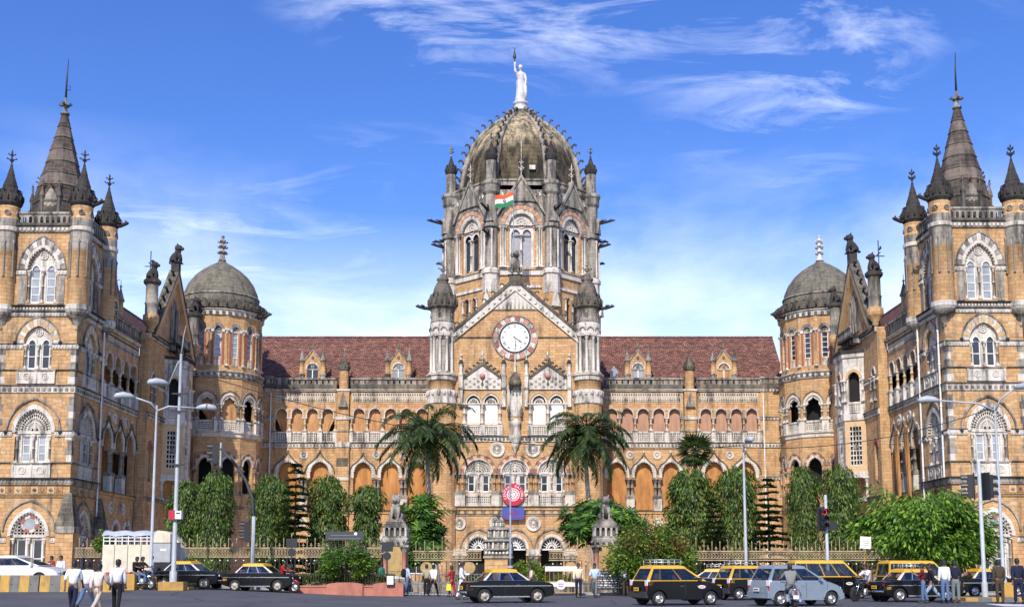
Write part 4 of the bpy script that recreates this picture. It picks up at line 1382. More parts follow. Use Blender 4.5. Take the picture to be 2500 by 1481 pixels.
# -------------------------------------------------- round turrets with domes
def round_turret(cx, cy, side):
 C = T(cx, cy, 0)
 A1 = 4.15
 fw = A1 * math.tan(PI / 12)
 R1 = A1 / math.cos(PI / 12)
 off = -PI / 2 + PI / 12
 vis = range(-2, 4) if side > 0 else range(-3, 3)
 mb = MB()
 mb.lathe([(R1 - .02, 0), (R1 - .02, 7.3)], 12, 'sandstone', smooth=False, off=off)
 put('turret_base', mb, B, C)
 for k in range(12):
  kk = k if k < 6 else k - 12
  M = C @ T(0, 0, 0, k * PI / 6) @ T(0, -A1, 0)
  if kk not in vis:
   mbp('turret_wall', M, lambda m: m.face([(-fw, 0, 7.3), (fw, 0, 7.3), (fw, 0, 20.1), (-fw, 0, 20.1)], 'sandstone'))
   continue
  mb = MB()
  wall(mb, -fw, fw, 7.3, 13.84, [(arch(0, 1.3, 11.1, 'pointed', 1.25, 12), 8.5)], .45, 'sandstone')
  wall(mb, -fw, fw, 13.84, 19.6, [(arch(0, 1.5, 17.0, 'pointed', 1.2, 12), 14.4)], .4, 'sandstone')
  put('turret_wall', mb, B, M)
  put_arch(M, 0, 0, 11.1, 1.3, .17, 'pointed', 1.25, .06, 'pale_stone', 11)
  put_vous(M, 0, 0, 11.1, 1.64, .22, 'pointed', 1.22, .03, 9, ['red_stone', 'tan_stone'], hood=.06)
  for s in (-.92, .92):
   fp('column', column(.1, 2.3, 'sandstone', 'grey_stone', n=6), M, s, -.1, 8.4)
  # cusped loggia arch
  def cus():
   m = MB()
   w = 1.5
   out = arch(0, w, 0, 'pointed', 1.2, 24)
   inn = []
   for i, (x, z) in enumerate(out):
    t = i / 24
    q = .80 - .13 * abs(math.cos(3 * PI * t))
    inn.append((x * q if 0 < i < 24 else x * .82, z * q))
   m.band(inn, out, .05, .3, 'pale_stone')
   o2 = arch(0, w + .36, 0, 'pointed', 1.2, 24)
   m.band(out, o2, -.06, .02, 'pale_stone')
   o3 = arch(0, w + .62, 0, 'pointed', 1.22, 24); o4 = arch(0, w + .76, 0, 'pointed', 1.22, 24)
   m.band(o3, o4, -.1, .02, 'grey_stone')
   return m.mesh('arch')
  fp('arch', cached('rtcus', cus), M, 0, 0, 17.0)
  for s in (-1, 1):
   for dx, dy in ((.83, -.06), (.97, .12)):
    fp('column', column(.1, 1.5, 'grey_column', n=6), M, s * dx, dy, 15.5)
  fp('pierced_balustrade', pierced(1.5, 1.05), M, 0, .1, 14.42)
  mbp('pedestal', M @ T(fw, .0, 0, PI / 12), lambda m: (m.box(-.32, .32, -.12, .3, 14.36, 15.42, 'pale_stone'), m.box(-.36, .36, -.16, .32, 15.42, 15.52, 'grey_stone')))
  fp('string_course_molding', course(2 * fw, .4, .06, 'pale_stone', .2), M, -fw, 0, 10.6) if False else None
  if side > 0 and kk in (-1, 0, 1):
   fp('curtain', curtain(1.7, 3.3, 'curtain_tan', 'pullr' if kk == 0 else 'full', 40 + kk), M, 0, .55, 14.5)
 mb = MB()
 mb.lathe([(2.9, .2), (2.9, 20)], 16, 'void_dark')
 mb.lathe([(4.0, 14.1), (4.0, 14.3), (0, 14.3)], 12, 'grey_stone', off=off)
 mb.lathe([(4.0, 19.5), (0, 19.5)], 12, 'grey_stone', off=off)
 put('turret_core', mb, B, C)
 def ring(prof, n, mat, o=0.0):
  m = MB(); m.lathe(prof, n, mat, smooth=False, off=o); return m
 def ringc(r, z, h, mat, dn, dm):
  m = MB()
  m.lathe([(r - .1, z), (r + .12, z + .04), (r + .12, z + h - .08), (r + .26, z + h - .06), (r + .26, z + h), (r - .1, z + h + .02)], 36, mat, smooth=False)
  for i in range(dn):
   a = 2 * PI * i / dn
   m.lathe([(r + .1, z + h * .2), (r + .2, z + h * .2), (r + .2, z + h * .6), (r + .1, z + h * .6)], 1, dm, a0=a, a1=a + 2 * PI / dn * .5, smooth=False)
  return m
 put('string_course_molding', ring([(R1 - .05, 13.84), (R1 + .1, 13.88), (R1 + .1, 14.22), (R1 + .24, 14.26), (R1 + .24, 14.36), (R1 - .1, 14.4)], 12, 'pale_stone', off), B, C)
 put('string_course_molding', ring([(R1 - .05, 7.0), (R1 + .12, 7.05), (R1 + .14, 7.28), (R1 - .1, 7.32)], 12, 'grey_stone', off), B, C)
 put('string_course_molding', ring([(R1 - .05, 19.5), (R1 + .1, 19.55), (R1 + .12, 19.7), (4.2, 19.72)], 12, 'grey_stone', off), B, C)
 put('string_course_molding', ringc(4.2, 19.7, .5, 'pale_stone', 48, 'dark_stone'), B, C)
 # upper drum, fifteen sides
 A2 = 4.02
 f2 = A2 * math.tan(PI / 15)
 for k in range(15):
  a = (k + .5) * 2 * PI / 15
  aa = (a + PI) % (2 * PI) - PI
  M = C @ T(0, 0, 0, a) @ T(0, -A2, 0)
  if not (-1.4 < aa < 1.95 if side > 0 else -1.95 < aa < 1.4):
   mbp('turret_wall', M, lambda m: m.face([(-f2, 0, 20.1), (f2, 0, 20.1), (f2, 0, 25.7), (-f2, 0, 25.7)], 'sandstone'))
   continue
  mb = MB()
  wall(mb, -f2, f2, 20.1, 25.7, [(arch(0, .62, 24.25, 'pointed', 1.15, 8), 21.55)], .3, 'sandstone')
  put('turret_wall', mb, B, M)
  window(M, 0, .14, 21.55, .6, 2.5, 1, 5, 'glass_pale' if side > 0 else 'glass_dark', f=.06)
  mbp('carved_tympanum', M, lambda m: (m.face([(-.31, .1, 24.05), (.31, .1, 24.05)] + [(x, .1, z) for x, z in reversed(arch(0, .62, 24.25, 'pointed', 1.15, 8))], 'grey_stone'), m.box(-.31, .31, .05, .16, 24.0, 24.12, 'pale_stone')))
  put_arch(M, 0, 0, 24.25, .62, .3, 'pointed', 1.1, .08, 'grey_stone')
  for s in (-1, 1):
   mbp('pilaster', M, lambda m: (m.box(s * .5 - .09, s * .5 + .09, -.05, .01, 20.9, 24.0, 'red_column', skip='b'), m.box(s * .5 - .14, s * .5 + .14, -.1, .01, 24.0, 24.28, 'pale_stone', skip='b')))
   mbp('blind_light', M, lambda m: m.prism([(s * .16 - .11, 20.75), (s * .16 + .11, 20.75), (s * .16 + .11, 21.2), (s * .16, 21.42), (s * .16 - .11, 21.2)], -.04, .01, 'pale_stone'))
  fp('column', column(.12, 3.6, 'sandstone', 'pale_stone', False, 6), M, f2, .03, 20.7)
 mb = MB(); mb.lathe([(3.7, 20), (3.7, 25.7)], 20, 'void_dark'); put('turret_core', mb, B, C)
 put('string_course_molding', ringc(4.1, 25.65, .62, 'pale_stone', 44, 'dark_stone'), B, C)
 put('crown', crown(4.45, .95, 'dark_stone', 34), B, C @ T(0, 0, 26.4))
 mb = MB()
 mb.lathe([(3.8, 26.7), (3.76, 27.7), (3.58, 28.6), (3.2, 29.5), (2.62, 30.3), (1.9, 30.95), (1.15, 31.45), (.6, 31.75), (.34, 32.0)], 36, 'dome_grey')
 for r, z in ((3.72, 28.0),):
  mb.lathe([(r - .1, z - .06), (r + .08, z - .04), (r + .06, z + .1), (r - .14, z + .12)], 32, 'grey_stone')
 d = put('dome', mb, B, C)
 mb = MB()
 mb.lathe([(.42, 0), (.3, .2), (.26, .5), (.2, .55), (.2, .8), (.42, .86), (.42, .96), (.18, 1.02), (.18, 1.4), (.38, 1.46), (.38, 1.56), (.16, 1.62), (.16, 1.95), (.32, 2.0), (.32, 2.1), (.14, 2.16), (.14, 2.45), (.2, 2.5), (0, 2.66)], 8, 'marble' if side < 0 else 'grey_stone')
 for z in (.7, 1.3, 1.85):
  for a in range(4):
   c, s = math.cos(a * PI / 2 + .5), math.sin(a * PI / 2 + .5)
   mb.tube([(.12 * c, .12 * s, z), (.4 * c, .4 * s, z + .02), (.5 * c, .5 * s, z + .14)], [.08, .08, .1], 5, 'marble' if side < 0 else 'grey_stone')
 rel('finial', mb.mesh('finial'), d, T(0, 0, 32.05))
 for a in (side * 1.25, -side * .2):
  put('gargoyle', gargoyle(1.3), B, C @ T(0, 0, 26.0, a) @ T(0, -4.5, 0))
round_turret(-29.1, 112.3, 1)
round_turret(30.9, 112.3, -1)

# -------------------------------------------------- wing sides
def wing(xw, fy, side):
 y0 = fy + 2 * HW
 Lg = 8.0 if side > 0 else 6.7
 yg0 = y0 + Lg + .1
 yg1 = yg0 + (13.2 if side > 0 else 11.6)
 def frame(ya, yb):
  return T(xw, ya, 0, PI / 2) if side > 0 else T(xw, yb, 0, -PI / 2)
 M = frame(y0, y0 + Lg)
 flank(M, Lg, 4, 3 if side < 0 else 3, (), None, seed=8 if side > 0 else 9)
 if side < 0:
  for u in (2.1, 4.4):
   put('curtain', curtain(.9, 5.6, 'curtain_orange', 'pullr', 77), B, M @ T(u, -.3, 6.6))
 core_x = (xw - 2.2, xw - 16) if side > 0 else (xw + 16, xw + 2.2)
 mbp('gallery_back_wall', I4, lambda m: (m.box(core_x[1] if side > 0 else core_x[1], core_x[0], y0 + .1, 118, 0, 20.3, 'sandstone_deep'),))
 for z in (7.0, 14.1, 19.5):
  mbp('gallery_floor', M, lambda m: m.box(0, Lg, .06, 2.3, z, z + .22, 'grey_stone'))
 MR = frame(y0 - .5, 118)
 LR = 118 - y0 + .5
 tileroof(MR @ T(0, .9), LR, 6.0, 6.3, 20.3, 20)
 mbp('roof', MR @ T(0, .9), lambda m: m.face([(0, 6.1, 26.6), (LR, 6.1, 26.6), (LR, 12, 20.3), (0, 12, 20.3)], 'roof_tile'))
 mbp('roof_gable_wall', MR, lambda m: m.face([(0 if side > 0 else LR, .9, 20.2), (0 if side > 0 else LR, 12.9, 20.2), (0 if side > 0 else LR, 6.9, 26.5)], 'sandstone'))
 dormer(M @ T(Lg * .5, .75, 0), 'dark')
 mbp('wing_wall', frame(yg1, 112), lambda m: m.face([(0, 0, 0), (112 - yg1, 0, 0), (112 - yg1, 0, 20.6), (0, 0, 20.6)], 'sandstone'))
 # gabled bay
 Lb = yg1 - yg0
 G = frame(yg0, yg1) @ T(0, -.8)
 uc = Lb * .5
 mb = MB()
 ops = [(arch(1.2, .8, 17.2, 'pointed', 1.3, 8), 14.9), (arch(Lb - 1.2, .8, 17.2, 'pointed', 1.3, 8), 14.9)]
 wall(mb, 0, Lb, 14.34, 21.0, ops, .5, 'sandstone')
 wall(mb, 0, Lb, 0, 14.34, [(arch(1.2, .9, 11.2, 'pointed', 1.3, 8), 8.6), (arch(Lb - 1.2, .9, 11.2, 'pointed', 1.3, 8), 8.6)], .5, 'sandstone')
 gw = 5.8 if side > 0 else 5.0
 mb.prism([(uc - gw, 21.0), (uc + gw, 21.0), (uc, 27.6)], 0, .6, 'sandstone')
 for u in (0, Lb):
  mb.face([(u, 0, 0), (u, .8, 0), (u, .8, 21), (u, 0, 21)], 'sandstone')
 mb.face([(0, 0, 21), (Lb, 0, 21), (Lb, 1.6, 21), (0, 1.6, 21)], 'dark_stone')
 put('gable_wall', mb, B, G)
 for u in (1.2, Lb - 1.2):
  put_arch(G, u, 0, 17.2, .8, .2, 'pointed', 1.3, .08, 'pale_stone')
  put_arch(G, u, 0, 11.2, .9, .24, 'pointed', 1.3, .06, 'red_stone')
  for z, h in ((14.9, 2.2), (8.6, 2.5)):
   window(G, u, .3, z, .8 if z > 12 else .9, h, 1, 2, 'glass_dark')
  for s in (-1, 1):
   fp('column', column(.09, 2.0, 'grey_column', n=6), G, u + s * .5, -.1, 15.0)
 fp('string_course_molding', course(Lb, .5, .1, 'pale_stone', .34, 'grey_stone', ledge=.12, top='dark_stone'), G, 0, 0, 13.84)
 fp('string_course_molding', course(Lb, .45, .14, 'pale_stone', .3, 'dark_stone', ledge=.14, top='black_stone'), G, 0, 0, 20.6)
 fp('string_course_molding', course(Lb, .3, .1, 'grey_stone', None, ledge=.12), G, 0, 0, 7.0)
 fp('string_course_molding', course(Lb, .34, .07, 'pale_stone', .24), G, 0, 0, 16.6)
 # gable coping
 cp = MB()
 for s in (-1, 1):
  e = (uc + s * (gw + .35), 20.9); t = (uc, 27.9)
  poly = [e, (uc + s * (gw - .45), 20.9), (uc, 27.0), t]
  cp.prism(poly if s < 0 else poly[::-1], -.28, .5, 'tan_stone')
  poly = [(uc + s * (gw + .5), 20.95), (uc + s * (gw + .33), 20.95), (uc, 27.88), (uc, 28.15)]
  cp.prism(poly if s < 0 else poly[::-1], -.36, .55, 'dark_stone')
 co = put('gable_coping', cp, B, G)
 slope_crockets(G, co, (uc - gw - .3, 21.2), (uc, 28.1), 7, .85, 'black_stone', 0)
 slope_crockets(G, co, (uc + gw + .3, 21.2), (uc, 28.1), 7, .85, 'black_stone', 0)
 mbp('pedestal', G, lambda m: m.box(uc - .32, uc + .32, -.35, .35, 27.8, 28.7, 'black_stone'))
 fp('beast_statue', beast(1.75, 'black_stone'), G, uc, 0, 28.7, label='dark stone seated beast on the gable tip')
 # blind lancets
 for du, h in ((-.75, 24.2), (0, 24.9), (.75, 24.2)):
  mbp('blind_light', G, lambda m: (m.band([(uc + du - .22, 21.6)] + arch(uc + du, .44, h, 'pointed', 1.4, 8) + [(uc + du + .22, 21.6)], [(uc + du - .34, 21.6)] + arch(uc + du, .68, h, 'pointed', 1.4, 8) + [(uc + du + .34, 21.6)], -.1, .01, 'grey_stone'), m.face([(uc + du - .22, -.012, 21.6)] + [(x, -.012, z) for x, z in arch(uc + du, .44, h, 'pointed', 1.4, 8)] + [(uc + du + .22, -.012, 21.6)], 'grey_stone')))
 # balcony below the gable
 mbp('balcony', G, lambda m: (m.box(uc - 1.9, uc + 1.9, -1.0, .0, 20.9, 21.1, 'black_stone'), [m.box(uc - 1.7 + k * .85 - .12, uc - 1.7 + k * .85 + .12, -.7, 0, 20.45, 20.9, 'grey_stone') for k in range(5)], m.box(uc - 1.9, uc + 1.9, -1.0, -.86, 21.1, 21.25, 'grey_stone'), m.box(uc - 1.9, uc + 1.9, -1.02, -.84, 21.75, 21.9, 'grey_stone'), [m.box(uc - 1.85 + k * .41, uc - 1.85 + k * .41 + .2, -.98, -.88, 21.25, 21.75, 'grey_stone') for k in range(10)]))
 # corner pinnacles with beasts
 for i, u in enumerate((uc - gw - .65, uc + gw + .65)):
  def pn(m):
   m.lathe([(.02, 20.9), (.3, 21.2), (.26, 21.4), (.6, 21.8), (.66, 22.0), (.66, 22.5), (.52, 22.6)], 10, 'sandstone')
   m.lathe([(.52, 22.6), (.52, 23.4), (.6, 23.5), (.5, 23.6), (.5, 25.0), (.6, 25.1)], 10, 'grey_stone')
   m.lathe([(.6, 25.1), (.72, 25.25), (.72, 25.5), (.5, 25.6), (0, 25.65)], 10, 'black_stone', smooth=False)
  p = mbp('turret', G @ T(u, 0, 0), pn)
  fp('beast_statue', beast(1.55, 'black_stone'), G, u, 0, 25.6, label='dark stone seated beast on a corner pinnacle')
 vx = uc - 3.4 if side > 0 else uc + 3.4
 mbp('weather_vane', G @ T(vx, 1.2, 0), lambda m: (m.tube([(0, 0, 24), (0, 0, 28.9)], .045, 6, 'iron_black'), m.box(-.5, .5, -.02, .02, 27.7, 27.78, 'iron_black'), m.box(-.02, .02, -.5, .5, 27.5, 27.58, 'iron_black'), m.prism([(.1, 28.0), (.7, 27.95), (.75, 28.2), (.4, 28.25)], -.02, .02, 'iron_black')))
 # oriel: half octagon standing on columns
 r = 2.1
 pts = [(uc - r, 0), (uc - r * .55, -1.5), (uc + r * .55, -1.5), (uc + r, 0)]
 def poly(k):
  return [(uc + (x - uc) * k, y * k) for x, y in pts]
 for z0, z1, k, mt in ((13.84, 14.4, 1.06, 'pale_stone'), (7.0, 7.35, 1.08, 'grey_stone'), (19.2, 19.6, 1.06, 'pale_stone'), (19.6, 19.85, 1.12, 'black_stone'), (9.0, 9.5, 1.05, 'pale_stone')):
  ob = MB(); ob.slab(poly(k), z0, z1, mt); put('oriel_molding', ob, B, G)
 for i in range(3):
  a, b = pts[i], pts[i + 1]
  Lf = math.hypot(b[0] - a[0], b[1] - a[1])
  F = G @ T((a[0] + b[0]) / 2, (a[1] + b[1]) / 2, 0, math.atan2(b[1] - a[1], b[0] - a[0]))
  mb = MB()
  wall(mb, -Lf / 2, Lf / 2, 14.4, 19.2, [(arch(0, .95, 17.4, 'pointed', 1.2, 10), 15.4)], .3, 'pale_stone')
  wall(mb, -Lf / 2, Lf / 2, 9.5, 13.84, [([(-.5, 13.3), (.5, 13.3)], 10.0)], .15, 'pale_stone' if i == 1 else 'tan_stone')
  put('oriel_wall', mb, B, F)
  put_arch(F, 0, 0, 17.4, .95, .22, 'pointed', 1.2, .08, 'tan_stone')
  fp('pierced_balustrade', pierced(.95, .9), F, 0, -.06, 14.45)
  def scr(m):
   for q in range(5):
    m.box(-.5 + q * .25 - .035, -.5 + q * .25 + .035, .02, .1, 10, 13.3, 'pale_stone', skip='td')
   for q in range(9):
    m.box(-.5, .5, .03, .09, 10 + q * .41, 10.1 + q * .41, 'pale_stone')
   m.prism([(-.28, 11.6), (0, 11.3), (.28, 11.6), (0, 11.95)], -.02, .05, 'grey_stone')
  mbp('carved_lattice', F, scr)
  for s in (-Lf / 2, Lf / 2):
   fp('column', column(.13, 1.75, 'pale_stone'), F, s * .9, .05, 7.3)
   fp('column', column(.09, 1.9, 'pale_stone', n=6), F, s * .86, -.08, 15.4)
 mbp('oriel_core', G, lambda m: m.slab([(uc + (x - uc) * .72, y * .72) for x, y in pts], 9.2, 19.1, 'void_dark'))
 # plain front of the wing beyond the tower (runs out of the picture)
 xo = TL[0] - HW if side > 0 else TR[0] + HW
 MF = T(xo - 12, fy + 1.4, 0) if side > 0 else T(xo, fy + 1.4, 0)
 flank(MF, 12, 7, 4, (), None, seed=12)
wing(-31.1, TL[1], 1)
wing(30.5, TR[1], -1)

# rainwater pipes down the inner corners
for X, Y, z0, z1 in ((TR[0] - HW - .14, TR[1] + 2 * HW - .5, 0, 19.3), (TR[0] - HW - .14, TR[1] + .95, 7.8, 19.2), (TL[0] + HW + .14, TL[1] + 2 * HW - .45, 0, 19.3), (AX - XE - .25, YM - .1, 0, 19.5), (AX + XE + .3, YM - .1, 0, 19.5)):
 mbp('rainwater_pipe', T(X, Y), lambda m: (m.lathe([(.07, z0), (.07, z1)], 8, 'white_paint'), [m.lathe([(.1, z), (.1, z + .12)], 8, 'white_paint') for z in (z0 + 2, z0 + 5, z0 + 8, z1 - 1)]))
# -------------------------------------------------- central pavilion
PM = T(.3, 112.0, 0)
CX = (-3.58, 0, 3.58)
def pavilion():
 M = PM
 W_ = 8.25
 mb = MB()
 wall(mb, -W_, W_, 0, 6.6, [(arch(c, 2.16, 3.3, 'pointed', 1.12, 14), .02) for c in CX], .6, 'sandstone')
 wall(mb, -W_, W_, 6.6, 13.8, [(arch(c, 2.6, 10.7, 'round', 1.0, 14), 8.75) for c in CX], .5, 'sandstone')
 us = (-4.1, -2.37, 2.37, 4.1)
 wall(mb, -W_, W_, 13.8, 20.35, [(arch(u, 1.3, 17.6, 'pointed', 1.15, 12), 15.5) for u in us], .4, 'sandstone')
 mb.prism([(-6.1, 20.35), (6.1, 20.35), (6.1, 24.0), (0, 29.35), (-6.1, 24.0)], 0, .7, 'sandstone')
 put('pavilion_wall', mb, B, M)
 for s in (-1, 1):
  mbp('pavilion_wall', M, lambda m: m.box(min(s * 8.2, s * 6.9), max(s * 8.2, s * 6.9), .7, 9, 0, 23.9, 'sandstone', skip='d'))
 mbp('pavilion_core', M, lambda m: m.box(-6.4, 6.4, 1.7, 9, 0, 20, 'void_dark'))
 # entrance arches
 for c in CX:
  put_arch(M, c, 0, 3.3, 2.16, .26, 'pointed', 1.12, .08, 'pale_stone', 19)
  fp('arch', archband(3.3, .12, 'pointed', 1.12, .12, 'grey_stone'), M, c, 0, 3.3)
  def fan(m):
   a = 1.08
   m.face([(x, .3, z) for x, z in arch(0, 2.16, 0, 'pointed', 1.12, 14)], 'glass_dark')
   for k in range(1, 10):
    an = PI * k / 10
    t = -math.cos(an)
    x1, z1 = a * t, a * hh('pointed', t, 1.12)
    L = math.hypot(x1, z1); nx, nz = -z1 / L * .028, x1 / L * .028
    q0 = .25
    m.prism([(x1 * q0 - nx, z1 * q0 - nz), (x1 - nx, z1 - nz), (x1 + nx, z1 + nz), (x1 * q0 + nx, z1 * q0 + nz)], .2, .29, 'white_paint', back=False)
   for k0, k1 in ((.45, .52), (.22, .32)):
    i = [(x * k0, z * k0) for x, z in arch(0, 2.16, 0, 'pointed', 1.12, 14)]; o = [(x * k1, z * k1) for x, z in arch(0, 2.16, 0, 'pointed', 1.12, 14)]
    m.band(i, o, .18, .29, 'white_paint')
   i = arch(0, 2.0, 0, 'pointed', 1.12, 14); o = arch(0, 2.16, 0, 'pointed', 1.12, 14)
   m.band(i, o, .17, .3, 'white_paint')
   m.box(-1.08, 1.08, .15, .3, -.14, .0, 'white_paint')
  w = fp('fanlight_window', cached('fanl', lambda: (lambda m: (fan(m), m)[1])(MB()).mesh('fanlight')), M, c, .1, 3.34)
 for s in (-1.79, 1.79, -5.37, 5.37):
  for d in (-.27, .27):
   fp('column', column(.23, 2.55, 'grey_column', 'pale_stone', False, 10), M, s + d, -.28, .25)
  mbp('impost', M @ T(s, 0, 0), lambda m: (m.box(-.62, .62, -.55, .0, 2.8, 3.28, 'pale_stone'), m.box(-.6, .6, -.6, 0, 0, .25, 'grey_stone')))
 for s in (-1.79, 1.79, -5.4, 5.4):
  put_medallion(M, s, -.02, 5.75, .72 if abs(s) < 3 else .6)
 def fr(m):
  n = 30
  for k in range(n):
   x = -6.2 + 12.4 * k / n
   m.box(x + .03, x + .38, -.05, .01, 6.72, 7.02, 'grey_stone' if k % 2 else 'tan_stone', skip='b')
 mbp('frieze_panel_molding', M, fr)
 fp('string_course_molding', course(13.2, .14, .08, 'pale_stone'), M, -6.6, 0, 6.54)
 fp('string_course_molding', course(13.2, .36, .16, 'sandstone', None, ledge=.16, top='dark_stone'), M, -6.6, 0, 7.08)
 # first floor windows
 for c in CX:
  Mc = M @ T(c, 0, 0)
  twolight(Mc, .2, 1.3, 8.75, 10.7, .62, 1.42, 10.45, 'glass_dark', 2)
  fp('carved_tympanum', cached('pavt', lambda: fanscreen(1.3, 1.301, 'peacock')), Mc, 0, .1, 10.74)
  put_arch(M, c, 0, 10.7, 2.6, .15, 'round', 1.0, .1, 'pale_stone')
  put_vous(M, c, 0, 10.7, 2.92, .3, 'round', 1.0, .03, 13, ['red_stone', 'tan_stone'], hood=.08)
  mbp('balcony_panel', Mc, lambda m: (m.box(-1.2, 1.2, -.2, 0, 7.46, 7.62, 'pale_stone', skip='b'), m.box(-1.24, 1.24, -.24, 0, 8.5, 8.66, 'pale_stone', skip='b'), m.box(-1.2, 1.2, -.06, 0, 7.62, 8.5, 'grey_stone', skip='b')))
  for s in (-.6, .6):
   fp('pierced_balustrade', pierced(1.05, .9), Mc, s, -.14, 7.61)
 for s in (-1.79, 1.79, -5.37, 5.37):
  for d in (-.24, .24):
   fp('column', column(.15, 1.9, 'sandstone', 'grey_stone'), M, s + d, -.14, 8.75)
  mbp('pedestal', M @ T(s, 0, 0), lambda m: (m.box(-.5, .5, -.34, 0, 7.46, 8.55, 'pale_stone', skip='b'), m.box(-.54, .54, -.38, 0, 8.55, 8.74, 'grey_stone', skip='b')))
 for s in (-1.75, 1.75):
  put_medallion(M, s, -.02, 13.0, .74)
 fp('string_course_molding', course(13.6, .55, .12, 'pale_stone', .36, 'dark_stone', ledge=.16, top='dark_stone'), M, -6.8, 0, 13.78)
 # second floor shuttered lights
 for u in us:
  put_arch(M, u, 0, 17.6, 1.3, .16, 'pointed', 1.15, .08, 'pale_stone')
  fp('arch', archband(1.75, .1, 'pointed', 1.15, .1, 'tan_stone'), M, u, 0, 17.6)
  def sh(m):
   m.box(-.65, .65, .2, .28, 0, 2.0, 'white_paint')
   for s in (-1, 1):
    m.box(s * .32 - .24, s * .32 + .24, .17, .2, .15, 1.85, 'white_paint')
   m.box(-.65, .65, .1, .3, 2.0, 2.14, 'pale_stone')
   m.face([(x, .27, z + 2.1) for x, z in arch(0, 1.3, 0, 'pointed', 1.15, 12)], 'void_dark')
   i = arch(0, .7, 2.14, 'round', 1.0, 12); o = arch(0, 1.06, 2.14, 'round', 1.0, 12)
   m.band(i, o, .16, .26, 'pale_stone')
  fp('shuttered_window', cached('shut', lambda: (lambda m: (sh(m), m)[1])(MB()).mesh('shutter')), M, u, .02, 15.5)
  fp('rosette', rosette(.24, n=4), M, u, .2, 17.85)
  fp('pierced_balustrade', pierced(1.3, .95), M, u, -.12, 14.42)
 for u in (-4.98, -3.235, -1.49, 1.49, 3.235, 4.98):
  fp('column', column(.14, 2.05, 'pale_stone'), M, u, -.14, 15.5)
  mbp('pedestal', M @ T(u, 0, 0), lambda m: m.box(-.26, .26, -.3, 0, 14.36, 15.5, 'pale_stone', skip='b'))
 # gablets
 for c in (-3.235, 3.235):
  G = M @ T(c, 0, 0)
  def gb(m):
   m.prism([(-1.85, 18.95), (1.85, 18.95), (1.85, 20.2), (0, 21.5), (-1.85, 20.2)], -.16, .01, 'pale_stone')
   for s in (-1, 1):
    p = [(s * 2.05, 20.05), (s * 1.8, 20.05), (0, 21.35), (0, 21.72)]
    m.prism(p if s < 0 else p[::-1], -.3, .05, 'dark_stone')
   for k in range(9):
    for j in range(4):
     x, z = -1.6 + k * .4, 19.1 + j * .27
     m.box(x - .13, x + .13, -.185, -.15, z, z + .2, 'grey_stone', skip='b') if (k + j) % 2 else None
  g = mbp('gablet', G, gb)
  slope_crockets(G, g, (-2.0, 20.2), (0, 21.7), 5, .48, 'dark_stone', -.12)
  slope_crockets(G, g, (2.0, 20.2), (0, 21.7), 5, .48, 'dark_stone', -.12)
  rel('finial', finial(1.25, .24, 'pale_stone', 1), g, T(0, -.12, 21.6))
  mbp('orb_ornament', G, lambda m: (m.lathe([(0, 20.0), (.2, 20.06), (.29, 20.28), (.2, 20.5), (0, 20.56)], 12, 'pink_stone', 0, -.24), m.lathe([(.09, 20.05), (.04, 19.7), (.09, 19.6), (.03, 19.5), (.03, 19.2), (0, 19.1)], 6, 'dark_stone', 0, -.24), m.box(-.14, .14, -.27, -.21, 19.42, 19.48, 'dark_stone')), parent=g)
 for u in (-5.35, -1.12, 1.12, 5.35):
  def pin(m):
   m.box(-.19, .19, -.34, .0, 17.2, 20.3, 'pale_stone', skip='b')
   m.box(-.25, .25, -.4, .0, 18.9, 19.1, 'grey_stone', skip='b')
   m.lathe([(.26, 20.3), (.26, 20.5), (.17, 20.55), (.17, 21.3), (.24, 21.36), (.24, 21.5), (.05, 22.1), (.05, 22.2), (.13, 22.3), (.13, 22.4), (0, 22.5)], 6, 'pale_stone', 0, -.17, smooth=False)
   m.lathe([(.26, 21.44), (.24, 21.62), (.12, 21.9)], 6, 'black_stone', 0, -.17, smooth=False)
  mbp('pinnacle', M @ T(u, 0, 0), pin)
 # central niche on its corbel
 def niche(m):
  m.box(-.75, .75, -.06, .0, 16.3, 19.4, 'pale_stone', skip='b')
  m.lathe([(.04, 12.6), (.15, 12.8), (.13, 12.95), (.34, 13.3), (.4, 13.6), (.37, 13.7), (.6, 14.0), (.64, 14.3), (.52, 14.5), (.48, 15.3), (.6, 15.45), (.6, 15.7), (.48, 15.8), (.4, 16.0), (0, 16.05)], 12, 'pale_stone', 0, -.2)
  for s in (-1, 1):
   m.box(s * .62 - .1, s * .62 + .1, -.2, .0, 16.2, 19.3, 'pale_stone', skip='b')
   m.lathe([(.14, 16.2), (.1, 16.4), (.16, 16.9), (.05, 17.1), (0, 17.4)], 6, 'dark_stone', s * .62, -.35)
 nn = mbp('niche', M, niche)
 mbp('niche_canopy', M, lambda m: (m.lathe([(.4, 19.2), (.62, 19.35), (.66, 19.6), (.58, 19.7), (.5, 20.1), (.3, 20.45), (.12, 20.65)], 10, 'dark_stone', 0, -.26), m.lathe([(.12, 20.65), (.1, 21.4), (.14, 21.5), (.05, 21.7), (.05, 22.2), (0, 22.5)], 8, 'pale_stone', 0, -.26), [m.lathe([(.07, 18.9), (.1, 19.05), (.05, 19.3)], 5, 'black_stone', .56 * math.cos(a), -.26 + .56 * math.sin(a)) for a in (-2.8, -2.2, -1.57, -.9, -.3)]), parent=nn)
 # gable coping, carved apex, clock
 cp = MB()
